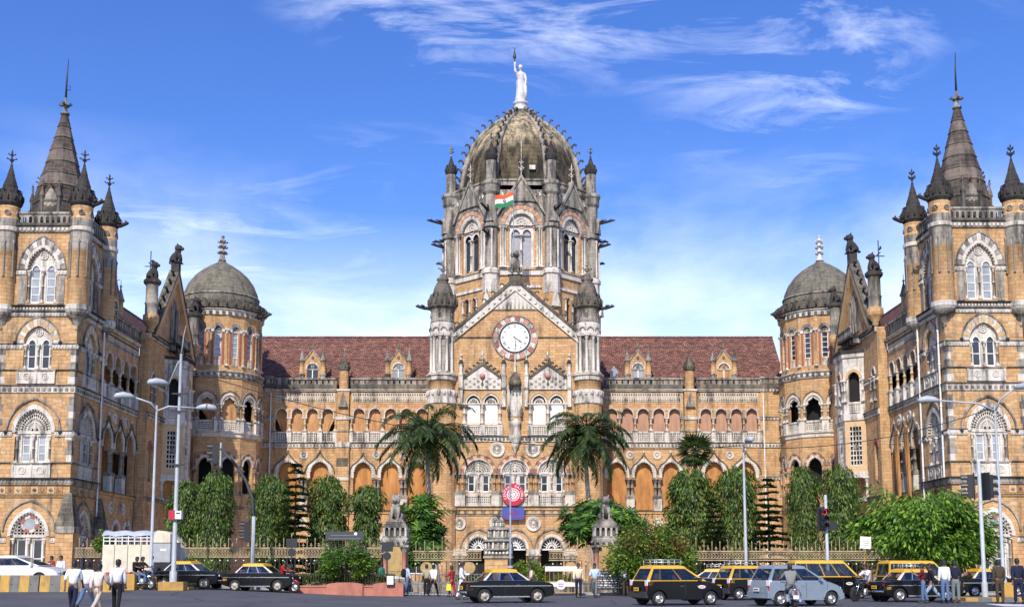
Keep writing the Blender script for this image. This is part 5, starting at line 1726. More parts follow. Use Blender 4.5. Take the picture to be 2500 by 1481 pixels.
 for s in (-1, 1):
  p = [(s * 6.35, 23.55), (s * 6.35, 24.4), (0, 29.95), (0, 28.9)]
  cp.prism(p if s > 0 else p[::-1], -.22, .6, 'pale_stone')
  p = [(s * 6.5, 24.3), (s * 6.5, 24.62), (0, 30.3), (0, 29.9)]
  cp.prism(p if s > 0 else p[::-1], -.34, .7, 'dark_stone')
  for k in range(11):
   t = (k + .7) / 11.5
   x, z = s * 6.2 * (1 - t), 24.0 + 5.35 * t
   cp.lathe([(0, z - .14), (.12, z - .08), (.14, z), (.12, z + .08), (0, z + .14)], 6, 'pale_stone', x, -.24)
 co = put('gable_coping', cp, B, M)
 slope_crockets(M, co, (-6.0, 24.95), (-.4, 29.9), 6, .75, 'dark_stone', 0)
 slope_crockets(M, co, (6.0, 24.95), (.4, 29.9), 6, .75, 'dark_stone', 0)
 def tym(m):
  m.prism([(-2.2, 27.05), (2.2, 27.05), (0, 28.98)], -.08, .01, 'pale_stone')
  m.box(-2.4, 2.4, -.12, 0, 26.95, 27.05, 'grey_stone', skip='b')
  for k in range(9):
   x = -1.6 + .4 * k
   h = (1 - abs(x) / 2.2) * 1.5
   m.prism([(x - .08, 27.12), (x + .08, 27.12), (x, 27.12 + h * .8)], -.13, -.07, 'grey_stone')
 mbp('carved_tympanum', M, tym)
 for s in (-1, 1):
  fp('string_course_molding', course(3.75, .12, .06, 'grey_stone'), M, -6.0 if s < 0 else 2.25, 0, 24.1)
 clock(M @ T(-.02, -.02, 24.15))
 mbp('pedestal', M, lambda m: (m.box(-.6, .6, -.3, .6, 29.4, 30.5, 'dark_stone'), m.box(-.72, .72, -.42, .7, 30.5, 30.7, 'pale_stone')))
 fp('beast_statue', beast(2.35, 'grey_stone'), M, 0, .1, 30.7, label='seated stone lion holding a shield above the clock gable')
 # roof behind the gable
 for s in (-1, 1):
  mbp('roof', M, lambda m: [m.face([(s * (6.3 - 6.3 * k / 12), .5, 24 + 5.4 * k / 12 + .05), (s * (6.3 - 6.3 * k / 12), 12, 24 + 5.4 * k / 12 + .05), (s * (6.3 - 6.3 * (k + 1) / 12), 12, 24 + 5.4 * (k + 1) / 12), (s * (6.3 - 6.3 * (k + 1) / 12), .5, 24 + 5.4 * (k + 1) / 12)], 'roof_tile') for k in range(12)])
 # flanking turrets
 for s in (-1, 1):
  u = s * 7.22
  def tb(m):
   m.lathe([(1.5, 0), (1.5, 7.0), (1.62, 7.05), (1.62, 7.3), (1.42, 7.35), (1.42, 13.8), (1.56, 13.85), (1.56, 14.3), (1.36, 14.4), (1.36, 17.4)], 16, 'sandstone', smooth=False)
   m.lathe([(1.36, 17.4), (1.5, 17.5), (1.46, 18.0), (1.52, 18.6), (1.42, 18.85)], 16, 'pale_stone', smooth=False)
   m.lathe([(1.3, 18.85), (1.3, 19.75)], 16, 'sandstone')
   m.lathe([(1.3, 19.75), (1.46, 19.82), (1.46, 20.2), (1.6, 20.26), (1.6, 20.4), (1.2, 20.46), (.95, 20.5)], 16, 'pale_stone', smooth=False)
   m.lathe([(.95, 20.5), (.95, 24.4)], 16, 'grey_stone')
   m.lathe([(1.2, 24.35), (1.26, 24.4), (1.26, 25.5), (1.14, 25.6)], 16, 'pale_stone', smooth=False)
   m.lathe([(1.2, 25.6), (1.24, 25.7), (1.16, 25.8), (1.16, 26.8), (1.3, 26.95)], 16, 'grey_stone')
   for k in range(16):
    a = 2 * PI * (k + .5) / 16
    m.lathe([(0, 18.2), (.2, 18.3), (.16, 18.7), (0, 18.8)], 5, 'pale_stone', 1.44 * math.cos(a), 1.44 * math.sin(a))
    m.box(0, 0, 0, 0, 0, 0, 'pale_stone') if False else None
  t = mbp('turret', M @ T(u, .2, 0), tb)
  for k in range(10):
   a = 2 * PI * k / 10 + .16
   rel('column', column(.15, 3.85, 'white_stone', 'pale_stone', False, 8), t, T(1.1 * math.cos(a), 1.1 * math.sin(a), 20.48))
   rel('arch', archband(.46, .12, 'round', 1.0, .05, 'grey_stone'), t, T(1.28 * math.cos(a + .314), 1.28 * math.sin(a + .314), 24.75, a + .314 + PI / 2))
   if k % 2:
    rel('rosette', rosette(.22, 'grey_stone', 4, 'dark_stone'), t, T(1.17 * math.cos(a), 1.17 * math.sin(a), 26.3, a + PI / 2))
  rel('crown', crown(1.42, 1.25, 'dark_stone', 14), t, T(0, 0, 27.2))
  rel('spirelet', cached('pavsp', lambda: (lambda m: (m.lathe([(1.2, 0), (1.1, .7), (.8, 1.7), (.5, 2.2), (.62, 2.3), (.6, 2.5), (.36, 2.6), (.3, 2.9)], 12, 'dark_stone'), m)[1])(MB()).mesh('spirelet')), t, T(0, 0, 27.7))
  rel('finial', finial(1.7, .3, 'grey_stone', 1), t, T(0, 0, 30.5))
  put('gargoyle', gargoyle(1.2), B, M @ T(u, .2, 27.1, s * 1.4) @ T(0, -1.5, 0))
def clock(M):
 N = 26
 mb = MB()
 def circ(r, n=48):
  return [(r * math.cos(2 * PI * k / n), r * math.sin(2 * PI * k / n)) for k in range(n + 1)]
 mb.band(circ(1.42), circ(1.56), -.1, .02, 'clock_black')
 for k in range(48):
  a = 2 * PI * k / 48
  c, s = math.cos(a), math.sin(a)
  mb.prism([(1.55 * c + .03 * s, 1.55 * s - .03 * c), (1.64 * c + .03 * s, 1.64 * s - .03 * c), (1.64 * c - .03 * s, 1.64 * s + .03 * c), (1.55 * c - .03 * s, 1.55 * s + .03 * c)], -.09, .02, 'clock_black', back=False)
 mb.band(circ(1.56), circ(1.7), -.05, .02, 'pale_stone')
 mb.band(circ(2.16), circ(2.28), -.13, .02, 'grey_stone')
 ck = put('clock', mb, B, M, label='large white clock face ringed by red and white stones')
 f = MB()
 f.face([(x, -.05, z) for x, z in circ(1.425)[:-1]], 'clock_white')
 rel('clock_face', f.mesh('clock_face'), ck)
 for k in range(24):
  a0, a1 = 2 * PI * k / 24 + .012, 2 * PI * (k + 1) / 24 - .012
  v = MB()
  i = [(1.71 * math.cos(a0 + (a1 - a0) * j / 2), 1.71 * math.sin(a0 + (a1 - a0) * j / 2)) for j in range(3)]
  o = [(2.16 * math.cos(a0 + (a1 - a0) * j / 2), 2.16 * math.sin(a0 + (a1 - a0) * j / 2)) for j in range(3)]
  v.band(i, o, -.06 - .02 * (k % 2), .02, ('red_stone' if k % 4 == 1 else 'pink_stone') if k % 2 else 'pale_stone')
  rel('voussoir', v.mesh('voussoir'), ck)
 rom = ['XII', 'I', 'II', 'III', 'IV', 'V', 'VI', 'VII', 'VIII', 'IX', 'X', 'XI']
 nm = MB()
 def stroke(k, x0, z0, x1, z1, q=.022):
  an = -k * PI / 6
  ca, sa = math.cos(an), math.sin(an)
  L = math.hypot(x1 - x0, z1 - z0); nx, nz = -(z1 - z0) / L * q, (x1 - x0) / L * q
  P = [(x0 - nx, z0 - nz), (x1 - nx, z1 - nz), (x1 + nx, z1 + nz), (x0 + nx, z0 + nz)]
  nm.prism([(x * ca - z * sa, x * sa + z * ca) for x, z in P], -.065, -.05, 'clock_black', back=False)
 for k, s in enumerate(rom):
  wd = {'I': .07, 'V': .14, 'X': .14}
  tot = sum(wd[c] for c in s) + .02 * (len(s) - 1)
  x = -tot / 2
  for c in s:
   w = wd[c]
   if c == 'I': stroke(k, x + w / 2, 1.02, x + w / 2, 1.32)
   if c == 'V': stroke(k, x, 1.32, x + w / 2, 1.02); stroke(k, x + w, 1.32, x + w / 2, 1.02, .012)
   if c == 'X': stroke(k, x, 1.32, x + w, 1.02); stroke(k, x + w, 1.32, x, 1.02, .012)
   x += w + .02
 rel('numerals', nm.mesh('numerals'), ck, label='black Roman numerals')
 def hand(L, w, ang, y):
  h = MB()
  P = [(-w * .5, -.22), (w * .5, -.22), (w * .7, L * .5), (w * 1.5, L * .62), (w * .5, L * .72), (0, L), (-w * .5, L * .72), (-w * 1.5, L * .62), (-w * .7, L * .5)]
  ca, sa = math.cos(-ang), math.sin(-ang)
  h.prism([(x * ca - z * sa, x * sa + z * ca) for x, z in P], y, y + .02, 'clock_black')
  rel('clock_hand', h.mesh('clock_hand'), ck)
 hand(1.02, .055, rad(4.42 * 30 - 8), -.1)
 hand(1.28, .045, rad(174), -.13)
plain('white_stone', (.64, .59, .52), .8, dirt=((.22, .2, .17), 1.4, .85))
pavilion()

# -------------------------------------------------- great octagonal dome tower
DC = T(1.0, 128.0, 0)
AP = 7.85
def dome_tower():
 fw = AP * math.tan(PI / 8)
 RO = AP / math.cos(PI / 8)
 mb = MB()
 mb.lathe([(RO - .9, 5), (RO - .9, 43)], 8, 'void_dark', smooth=False, off=PI / 8)
 put('tower_core', mb, B, DC)
 for k in range(8):
  kk = k if k < 5 else k - 8
  M = DC @ T(0, 0, 0, k * PI / 4) @ T(0, -AP, 0)
  if abs(kk) > 2:
   mbp('tower_wall', M, lambda m: m.face([(-fw, 0, 18), (fw, 0, 18), (fw, 0, 43), (-fw, 0, 43)], 'grey_stone'))
  else:
   mb = MB()
   wall(mb, -fw, fw, 14, 32.6, [(arch(c, .62, 30.2, 'pointed', 1.4, 8), 27.6) for c in (-.62, .62)], .35, 'sandstone')
   wall(mb, -fw, fw, 32.6, 38.1, [(arch(0, 2.7, 38.1, 'round', .001, 2), 33.5)], .6, 'sandstone')
   wall(mb, -fw, fw, 38.1, 43.0, [(arch(0, 2.7, 38.1, 'round', 1.0, 16), 38.1)], .6, 'grey_stone')
   put('tower_wall', mb, B, M)
   mbp('lancet_glazing', M, lambda m: m.face([(-1.2, .3, 27.4), (1.2, .3, 27.4), (1.2, .3, 31), (-1.2, .3, 31)], 'glass_dark'))
   for c in (-1.1, 0, 1.1):
    fp('column', column(.1, 3.0, 'pale_stone', n=6), M, c, -.08, 27.5)
   mbp('string_course_molding', M, lambda m: m.box(-2.2, 2.2, -.14, .0, 31.2, 31.5, 'pale_stone', skip='b'))
   # tracery
   def trac(m):
    y = .25
    m.face([(-1.35, .5, 33.5), (1.35, .5, 33.5)] + [(x, .5, z) for x, z in reversed(arch(0, 2.7, 38.1, 'round', 1.0, 16))], 'glass_dark' if abs(kk) else 'mesh_grey')
    sp = 1.2; sw = .95; zs = 37.1
    heads = [arch(c, sw, zs, 'pointed', 1.35, 10) for c in (-sp / 2, sp / 2)]
    wall(m, -1.35, 1.35, 33.5, zs, [([(c - sw / 2, zs), (c + sw / 2, zs)], 33.52) for c in (-sp / 2, sp / 2)], .2, 'white_stone', y=y)
    xs = sorted(set([round(-1.35 + 2.7 * q / 26, 4) for q in range(27)] + [round(p[0], 4) for h_ in heads for p in h_]))
    def top(x): return 38.1 + 1.35 * hh('round', min(1, abs(x) / 1.35), 1)
    def low(x):
     for c in (-sp / 2, sp / 2):
      if abs(x - c) < sw / 2: return zs + sw / 2 * hh('pointed', (x - c) / (sw / 2), 1.35)
     return zs
    for a, b in zip(xs, xs[1:]):
     e = 1e-5
     m.face([(a, y, low(a + e)), (b, y, low(b - e)), (b, y, max(top(b), low(b - e))), (a, y, max(top(a), low(a + e)))], 'white_stone')
   mbp('window_tracery', M, trac)
   fp('rosette', rosette(.62, 'white_stone', 8, 'glass_dark'), M, 0, .2, 38.45)
   fp('column', column(.11, 3.6, 'white_stone', n=6), M, 0, .12, 33.5)
   put_arch(M, 0, 0, 38.1, 2.7, .4, 'round', 1.0, .1, 'pale_stone', 23)
   put_vous(M, 0, 0, 38.1, 3.54, .5, 'round', 1.0, .14, 17, ['pink_stone', 'tan_stone'], hood=.14)
   for s in (-1, 1):
    for q, (u, y) in enumerate(((1.5, .12), (1.72, -.04), (1.96, -.14), (2.2, -.08))):
     fp('column', column(.11, 4.5, 'white_stone' if q != 1 else 'pale_stone', n=6, ring=False), M, s * u, y, 33.45)
    mbp('string_course_molding', M, lambda m: (m.box(min(s * 1.4, s * fw), max(s * 1.4, s * fw), -.26, 0, 37.9, 38.14, 'grey_stone', skip='b'), m.box(min(s * 1.45, s * 2.5), max(s * 1.45, s * 2.5), -.2, 0, 37.62, 37.9, 'dark_stone', skip='b')))
   fp('string_course_molding', course(2 * fw, .62, .16, 'pale_stone', None, ledge=.1, top='grey_stone'), M, -fw, 0, 32.6)
   # steep gablet over each window
   gb = MB()
   gb.prism([(-.95, 40.78), (.95, 40.78), (1.8, 40.62), (0, 43.5), (-1.8, 40.62)], -.2, .3, 'grey_stone')
   for s in (-1, 1):
    p = [(s * 2.75, 39.3), (s * 2.55, 39.2), (0, 43.3), (0, 43.8)]
    gb.prism(p[::-1] if s < 0 else p, -.34, .35, 'grey_stone')
   g = put('gablet', gb, B, M)
   rel('finial', finial(2.3, .2, 'pale_stone', 2), g, T(0, -.05, 43.6))
   mbp('carved_trim', M, lambda m: [m.prism([(s * (1.5 + .5 * q) - .16, 41.5 + .25 * (q % 2)), (s * (1.5 + .5 * q), 41.3), (s * (1.5 + .5 * q) + .16, 41.5), (s * (1.5 + .5 * q), 41.8)], -.12, .02, 'pale_stone') for s in (-1, 1) for q in range(4)], parent=g)
   fp('parapet', parapet(2 * fw), M, -fw, .1, 42.1)
   # put-log holes
   rr_ = random.Random(k)
   mbp('wall_hole', M, lambda m: [m.box(x, x + .2, -.01, .05, z, z + .16, 'void_dark') for x, z in [(rr_.choice((-1, 1)) * rr_.uniform(2.35, 2.7), rr_.uniform(33.6, 37.3)) for _ in range(3)]])
  # corner buttress and pinnacle
  V = DC @ T(0, 0, 0, k * PI / 4 + PI / 8) @ T(0, -RO, 0)
  if abs(kk) <= 2 or kk == -3:
   def bt(m):
    m.lathe([(1.0, 14), (1.0, 29.4), (.86, 30.6)], 8, 'sandstone', smooth=False, off=PI / 8)
    m.lathe([(.9, 30.6), (.9, 32.6), (1.05, 32.7), (1.05, 33.1), (.86, 33.3)], 8, 'pale_stone', smooth=False, off=PI / 8)
    m.lathe([(.74, 33.3), (.74, 37.7)], 8, 'grey_stone', smooth=False, off=PI / 8)
    m.lathe([(.74, 37.7), (.95, 37.85), (.95, 38.2), (.78, 38.3), (.74, 41.4), (.95, 41.7), (.95, 42.4), (1.08, 42.6), (1.08, 42.9), (.7, 43.1)], 8, 'grey_stone', smooth=False, off=PI / 8)
    for s in (-1, 1):
     m.lathe([(.13, 33.3), (.1, 33.5), (.1, 37.2), (.16, 37.5)], 6, 'white_stone', s * .42, -.75)
    m.prism([(-.55, 38.35), (.55, 38.35), (0, 40.2)], -1.0, -.5, 'grey_stone')
    m.prism([(-.5, 29.0), (.5, 29.0), (0, 30.9)], -1.25, -.7, 'pale_stone')
   mbp('buttress', V, bt)
   tt = turret(V, 0, 0, .56, 43.0, 45.3, .85, 1.7, 1.35, drum='grey_stone', dark='black_stone', fr=.2)
   for z, L in ((39.6, 2.3), (36.9, 1.8)):
    if z < 38 and abs(kk) < 1 and k in (0, 7): continue
    put('gargoyle', gargoyle(L, 'black_stone'), B, V @ T(0, -.5, z, 0) @ (Matrix.Identity(4)))
 # ribbed dome
 prof = [(7.1, 43.0), (7.05, 44.4), (6.8, 46.0), (6.38, 47.5), (5.8, 48.9), (5.0, 50.2), (3.95, 51.4), (2.8, 52.4), (1.8, 53.1), (1.2, 53.6)]
 for k in range(8):
  mb = MB()
  a0, a1 = PI / 8 + k * PI / 4 - PI / 2 - PI / 4, PI / 8 + k * PI / 4 - PI / 2
  for j in range(len(prof) - 1):
   (r0, z0), (r1, z1) = prof[j], prof[j + 1]
   n = 5
   for i in range(n):
    def P(r, z, t):
     x0, y0 = r * math.cos(a0), r * math.sin(a0); x1, y1 = r * math.cos(a1), r * math.sin(a1)
     x, y = x0 + (x1 - x0) * t, y0 + (y1 - y0) * t
     q = 1 + .035 * math.sin(PI * t)
     return (x * q, y * q, z)
    t0, t1 = i / n, (i + 1) / n
    w0 = r0 * .77
    mb.face([P(r0, z0, t0), P(r0, z0, t1), P(r1, z1, t1), P(r1, z1, t0)], 'dome_stone', [(w0 * t0 + k * 3, j * 1.26), (w0 * t1 + k * 3, j * 1.26), (w0 * t1 + k * 3, (j + 1) * 1.26), (w0 * t0 + k * 3, (j + 1) * 1.26)], True)
  put('dome_panel', mb, B, DC)
 # dense profile for crocket placement
 def at(s):
  Ls = [0]
  for j in range(len(prof) - 1):
   Ls.append(Ls[-1] + math.hypot(prof[j + 1][0] - prof[j][0], prof[j + 1][1] - prof[j][1]))
  d = s * Ls[-1]
  for j in range(len(prof) - 1):
   if d <= Ls[j + 1] + 1e-9:
    t = (d - Ls[j]) / (Ls[j + 1] - Ls[j])
    r = prof[j][0] + (prof[j + 1][0] - prof[j][0]) * t; z = prof[j][1] + (prof[j + 1][1] - prof[j][1]) * t
    return r, z, math.atan2(prof[j + 1][1] - prof[j][1], prof[j + 1][0] - prof[j][0])
 for k in range(8):
  V = DC @ T(0, 0, 0, k * PI / 4 + PI / 8)
  mb = MB()
  mb.tube([(0, -r * 1.02, z) for r, z in prof], [.34, .34, .33, .32, .3, .28, .26, .24, .22, .2], 6, 'grey_stone')
  rb = put('rib', mb, B, V)
  for q in range(12):
   r, z, an = at(.05 + .9 * q / 11)
   tilt = an - PI / 2          # 0 = vertical wall
   put('crocket', crocket(1.25 - .4 * q / 11, 'dark_stone'), rb, V @ T(0, -r * 1.02 - .2 * math.cos(tilt), z + .2 * math.sin(tilt) - .1) @ Matrix.Rotation(-tilt * .55, 4, 'X'))
 mb = MB()
 mb.lathe([(1.5, 53.0), (1.35, 53.3), (1.0, 53.9), (.95, 54.1)], 16, 'grey_stone')
 for k in range(10):
  a = 2 * PI * k / 10
  c, s = math.cos(a), math.sin(a)
  mb.tube([(1.0 * c, 1.0 * s, 52.9), (1.25 * c, 1.25 * s, 53.5), (1.5 * c, 1.5 * s, 53.95), (1.75 * c, 1.75 * s, 53.9)], [.2, .2, .2, .16], 6, 'grey_stone')
 lan = put('dome_crown', mb, B, DC)
 mb = MB()
 mb.lathe([(.98, 54.1), (.98, 54.25), (.78, 54.35), (.74, 54.9), (.9, 55.0), (.9, 55.15), (0, 55.16)], 20, 'marble')
 rel('pedestal', mb.mesh('pedestal'), lan)
 # lightning conductor and small box on the front panel
 mbp('conductor_cable', DC, lambda m: m.tube([(.02, -6.98, 44.6), (.02, -6.85, 46.3), (.02, -6.4, 47.8), (.02, -5.5, 49.6)], .05, 5, 'pale_stone'))
 mbp('junction_box', DC, lambda m: m.box(.9, 1.55, -6.95, -6.7, 44.7, 45.2, 'pale_stone'))
dome_tower()
# ------------------------------------------------------------------ ground
def sstep(t):
 t = max(0.0, min(1.0, t)); return t * t * (3 - 2 * t)
def zg(x, y):
 return .40 * sstep((-x - 5) / 13) * sstep((y - 42) / 11)
def wx(px_, D):
 return (px_ - 1250) * D * math.cos(PITCH) / FPX
def asphalt():
 t = newmat('asphalt')
 p = t.pos()
 c = t.mix(t.rng(t.noise(p, .35, 5, .6), .3, .7), (.060, .061, .066), (.098, .098, .104))
 c = t.mix(t.rng(t.noise(t.pos((.25, 2.2, 1)), .8, 5, .6), .5, .75, 0, .45), c, (.046, .046, .049))
 c = t.mix(t.rng(t.noise(p, 40, 2), .58, .75, 0, .5), c, (.15, .15, .15))
 vo = t.n('ShaderNodeTexVoronoi'); vo.feature = 'DISTANCE_TO_EDGE'; vo.inputs['Scale'].default_value = .22
 wv = t.n('ShaderNodeVectorMath'); wv.operation = 'ADD'
 nz = t.n('ShaderNodeTexNoise'); nz.inputs['Scale'].default_value = .8; nz.inputs['Detail'].default_value = 5
 t.l(p, wv.inputs[0]); t.l(nz.outputs[1], wv.inputs[1]); t.l(wv.outputs[0], vo.inputs['Vector'])
 c = t.mix(t.rng(vo.outputs[0], .012, .004, 0, .7), c, (.02, .02, .021))
 c = t.mix(t.rng(t.noise(t.pos((.6, 1.4, 1)), .55, 4, .6), .6, .68, 0, .6), c, (.028, .028, .03))
 t.l(c, t.b.inputs['Base Color'])
 t.b.inputs['Roughness'].default_value = .82
 t.bump(t.noise(p, 60, 3), .25, .01)
asphalt()
plain('paving', (.42, .37, .30), .9, dirt=((.16, .13, .1), 1.3, .6))
plain('concrete', (.34, .33, .31), .9, dirt=((.14, .13, .12), 2, .6))
plain('kerb_yellow', (.50, .29, .06), .75, dirt=((.17, .12, .07), 3, .85))
plain('kerb_black', (.06, .06, .06), .8)
plain('kerb_grey', (.16, .16, .15), .85, dirt=((.07, .07, .07), 3, .6))
plain('road_white', (.66, .65, .62), .7, dirt=((.2, .2, .2), 3, .5))
plain('soil', (.12, .09, .05), .95)
plain('lawn_green', (.07, .11, .025), .95, var=.4, scale=4)
plain('granite_red', (.42, .18, .125), .5, dirt=((.2, .1, .08), 2, .4))
plain('planter_red', (.46, .17, .115), .8, dirt=((.2, .09, .07), 2.5, .6))
plain('panel_yellow', (.44, .30, .12), .8, dirt=((.22, .14, .07), 4, .8))
plain('iron_dark', (.028, .024, .022), .6)
plain('steel', (.42, .43, .45), .4, metal=.7)
plain('pole_white', (.40, .43, .46), .5, dirt=((.3, .3, .3), 2, .5))
plain('pole_grey', (.36, .38, .39), .5)
plain('sign_red', (.45, .012, .045), .5)
plain('sign_white', (.8, .77, .76), .45)
plain('sign_blue', (.055, .075, .33), .45)
plain('sign_text_red', (.42, .03, .05), .5)
plain('sign_dark', (.045, .05, .055), .6)
plain('signal_black', (.02, .022, .026), .45)
plain('rubber', (.018, .018, .018), .85)
plain('flag_saffron', (.75, .10, .02), .8)
plain('flag_white', (.8, .8, .78), .8)
plain('flag_green', (.015, .20, .07), .8)
plain('flag_navy', (.02, .03, .2), .8)
def emis(name, col, st):
 m = bpy.data.materials.new(name); m.use_nodes = True
 b = m.node_tree.nodes['Principled BSDF']
 b.inputs['Base Color'].default_value = (*col, 1)
 b.inputs['Emission Color'].default_value = (*col, 1)
 b.inputs['Emission Strength'].default_value = st
 MATS[name] = m
emis('lamp_red', (.9, .03, .02), 2.5)

gm = MB()
xs = [-1500, -400, -150] + [-80 + 4 * i for i in range(41)] + [150, 400, 1500]
ys = [-300, -60, 0] + [8 + 3 * i for i in range(40)] + [160, 300, 900, 3000]
for i in range(len(xs) - 1):
 for j in range(len(ys) - 1):
  q = [(xs[i], ys[j]), (xs[i + 1], ys[j]), (xs[i + 1], ys[j + 1]), (xs[i], ys[j + 1])]
  gm.face([(x, y, zg(x, y)) for x, y in q], 'asphalt', None, True)
put('road', gm, kind='structure')
# pavement with a real kerb in front of the railings, and the forecourt lawn
def strip(name, X0, X1, Y0, Y1, h, mat, kerb=None):
 m = MB()
 n = 24
 for i in range(n):
  a, b = X0 + (X1 - X0) * i / n, X0 + (X1 - X0) * (i + 1) / n
  m.face([(a, Y0, zg(a, Y0) + h), (b, Y0, zg(b, Y0) + h), (b, Y1, zg(b, Y1) + h), (a, Y1, zg(a, Y1) + h)], mat)
  m.face([(a, Y0, zg(a, Y0) - .05), (b, Y0, zg(b, Y0) - .05), (b, Y0, zg(b, Y0) + h), (a, Y0, zg(a, Y0) + h)], kerb or mat)
 return put(name, m, kind='structure')
strip('pavement', -60, 60, 64.3, 67.5, .13, 'paving', 'concrete')
strip('forecourt', -60, 60, 67.5, 118, .10, 'paving')
strip('lawn', -26, -3.2, 70.5, 92, .2, 'lawn_green', 'soil')
strip('lawn', 3.6, 26, 70.5, 92, .2, 'lawn_green', 'soil')
def marking(pts):
 m = MB(); m.face([(x, y, zg(x, y) + .006) for x, y in pts], 'road_white')
 put('road_marking', m, kind='structure')
marking([(wx(2315, 51.5), 51.5), (24, 51.5), (24, 51.75), (wx(2315, 51.5), 51.75)])
marking([(19.3, 45.5), (25, 43), (25, 45.4), (19.9, 48.8)])
marking([(wx(430, 63), 61.2), (wx(475, 63), 61.2), (wx(478, 63), 61.6), (wx(430, 63), 61.6)])
# painted median kerbs
def kerbline(name, X0, X1, Y0, Y1, n, label, parity=0, h=.16):
 t = thing(name, label, 'kerb', T((X0 + X1) / 2, Y0, zg((X0 + X1) / 2, Y0)))
 for i in range(n):
  a, b = X0 + (X1 - X0) * i / n, X0 + (X1 - X0) * (i + 1) / n
  m = MB()
  z = zg((a + b) / 2, Y0)
  m.box(a + .008, b - .008, Y0, Y1, z - .05, z + h, 'kerb_yellow' if (i + parity) % 2 == 0 else 'kerb_grey')
  put('kerb_stone', m, t)
 return t
kerbline('median_kerb', wx(2345, 53), 26, 52.6, 54.6, 9, 'yellow and grey painted median kerb under the signal post', 0)
kerbline('median_kerb', wx(330, 60), wx(470, 60), 59.4, 60.6, 5, 'low painted median kerb between the two lamp columns', 0, .12)
# striped concrete crash barrier
for k in range(2):
 X0 = (-26.3, -21.8)[k]; X1 = (-21.85, -18.0)[k]
 t = thing('crash_barrier', ('long yellow and grey striped concrete barrier before the white sedan', 'short yellow and grey striped concrete barrier behind the walking men')[k], 'barrier', T((X0 + X1) / 2, 53.6, zg(X0, 53.6)), 'concrete road dividers')
 n = (10, 8)[k]
 for i in range(n):
  a, b = X0 + (X1 - X0) * i / n, X0 + (X1 - X0) * (i + 1) / n
  z = zg((a + b) / 2, 53.6) - .02
  m = MB()
  mt = 'kerb_yellow' if i % 2 == 0 else 'kerb_grey'
  m.prism([(-.24, 0), (.24, 0), (.13, .78), (-.13, .78)], a + .004, b - .004, mt)
  o = put('barrier_block', m, t, T((0), 53.6, z) @ Matrix.Rotation(PI / 2, 4, 'Z') @ Matrix.Scale(-1, 4, (0, 1, 0)))
 mb = MB()
 for i in range(n):
  if i % 2:
   x = X0 + (X1 - X0) * (i + .2) / n
   mb.lathe([(0, -.03), (.03, 0), (0, .03)], 6, 'iron_black', x, 53.6 - .2)
 put('bolt', mb, t, T(0, 0, zg(X0, 53.6) + .35))
def simple_post(name, label, cat, X, Y, fn, group=None):
 t = MB(); fn(t)
 return put(name, t, None, T(X, Y, zg(X, Y)), label=label, cat=cat, group=group)
simple_post('bollard', 'yellow square concrete post beside the seated motorcycle riders', 'bollard', wx(318, 58), 58, lambda m: (m.box(-.3, .3, -.2, .2, 0, .75, 'kerb_yellow'), m.box(-.26, .26, -.16, .16, .75, .8, 'kerb_yellow')), 'yellow concrete posts')
simple_post('bollard', 'orange yellow block beside the man in brown suit', 'bollard', wx(2463, 54), 54.2, lambda m: (m.box(-.26, .26, -.2, .2, .1, .78, 'kerb_yellow'), m.box(-.22, .22, -.16, .16, .78, .82, 'kerb_yellow')), 'yellow concrete posts')

# ------------------------------------------------------------------ railings
def spike(h, r=.022):
 def f():
  m = MB()
  m.lathe([(r, 0), (r, h * .72), (r * 2.2, h * .76), (r * 1.4, h * .8), (0, h)], 6, 'iron_cream', smooth=False)
  return m.mesh('spike')
 return cached(('spike', h), f)
def crossbud():
 def f():
  m = MB()
  m.lathe([(.018, 0), (.018, .14), (.04, .18), (0, .26)], 6, 'iron_cream', smooth=False)
  m.box(-.075, .075, -.015, .015, .1, .14, 'iron_cream')
  return m.mesh('bud')
 return cached('crossbud', f)
def bar(h):
 return cached(('bar', h), lambda: (lambda m: (m.box(-.018, .018, -.018, .018, 0, h, 'iron_dark'), m.mesh('bar'))[1])(MB()))
def railing(X0, X1, Y, label, cheap=False):
 L = X1 - X0
 xm = (X0 + X1) / 2
 z0 = zg(xm, Y) * .5
 t = thing('iron_railing', label, 'railing', T(X0, Y, z0), 'railings in front of the terminus')
 w = MB()
 w.box(0, L, -.2, .2, -.3, .62, 'grey_stone'); w.box(-.02, L + .02, -.25, .25, .62, .74, 'grey_stone')
 rel('stone_plinth', w.mesh('plinth'), t)
 for z, h in ((1.9, .06), (2.02, .035), (2.32, .035), (2.4, .07)):
  m = MB(); m.box(0, L, -.04 - h * .3, .04 + h * .3, z, z + h, 'iron_cream'); rel('rail', m.mesh('rail'), t)
 m = MB()
 n = int(L / .17)
 for i in range(n):
  x = (i + .5) * L / n
  q = .065
  m.band([(x + q * .55 * math.cos(2 * PI * k / 6), 2.185 + .13 * .6 * math.sin(2 * PI * k / 6)) for k in range(7)], [(x + q * math.cos(2 * PI * k / 6), 2.185 + .13 * math.sin(2 * PI * k / 6)) for k in range(7)], -.02, .02, 'iron_cream')
 rel('ornament_lattice', m.mesh('lattice'), t, kind='stuff')
 n = max(2, int(L / .45)); p = L / n
 for i in range(n):
  x = (i + .5) * p
  rel('spike', spike(.85 if i % 6 == 3 else .58), t, T(x, 0, 2.47))
  rel('bud', crossbud(), t, T(x + p / 2, 0, 2.47)) if i < n - 1 else None
  rel('globe_stud', cached('globe', lambda: (lambda m: (m.lathe([(0, -.05), (.045, -.02), (.045, .02), (0, .05)], 8, 'sign_white'), m.mesh('globe'))[1])(MB())), t, T(x, -.05, 1.72))
  rel('bar', bar(1.2), t, T(x, 0, .72))
  rel('bar', bar(1.2), t, T(x + p / 2, 0, .72)) if i < n - 1 else None
FY = 66.0
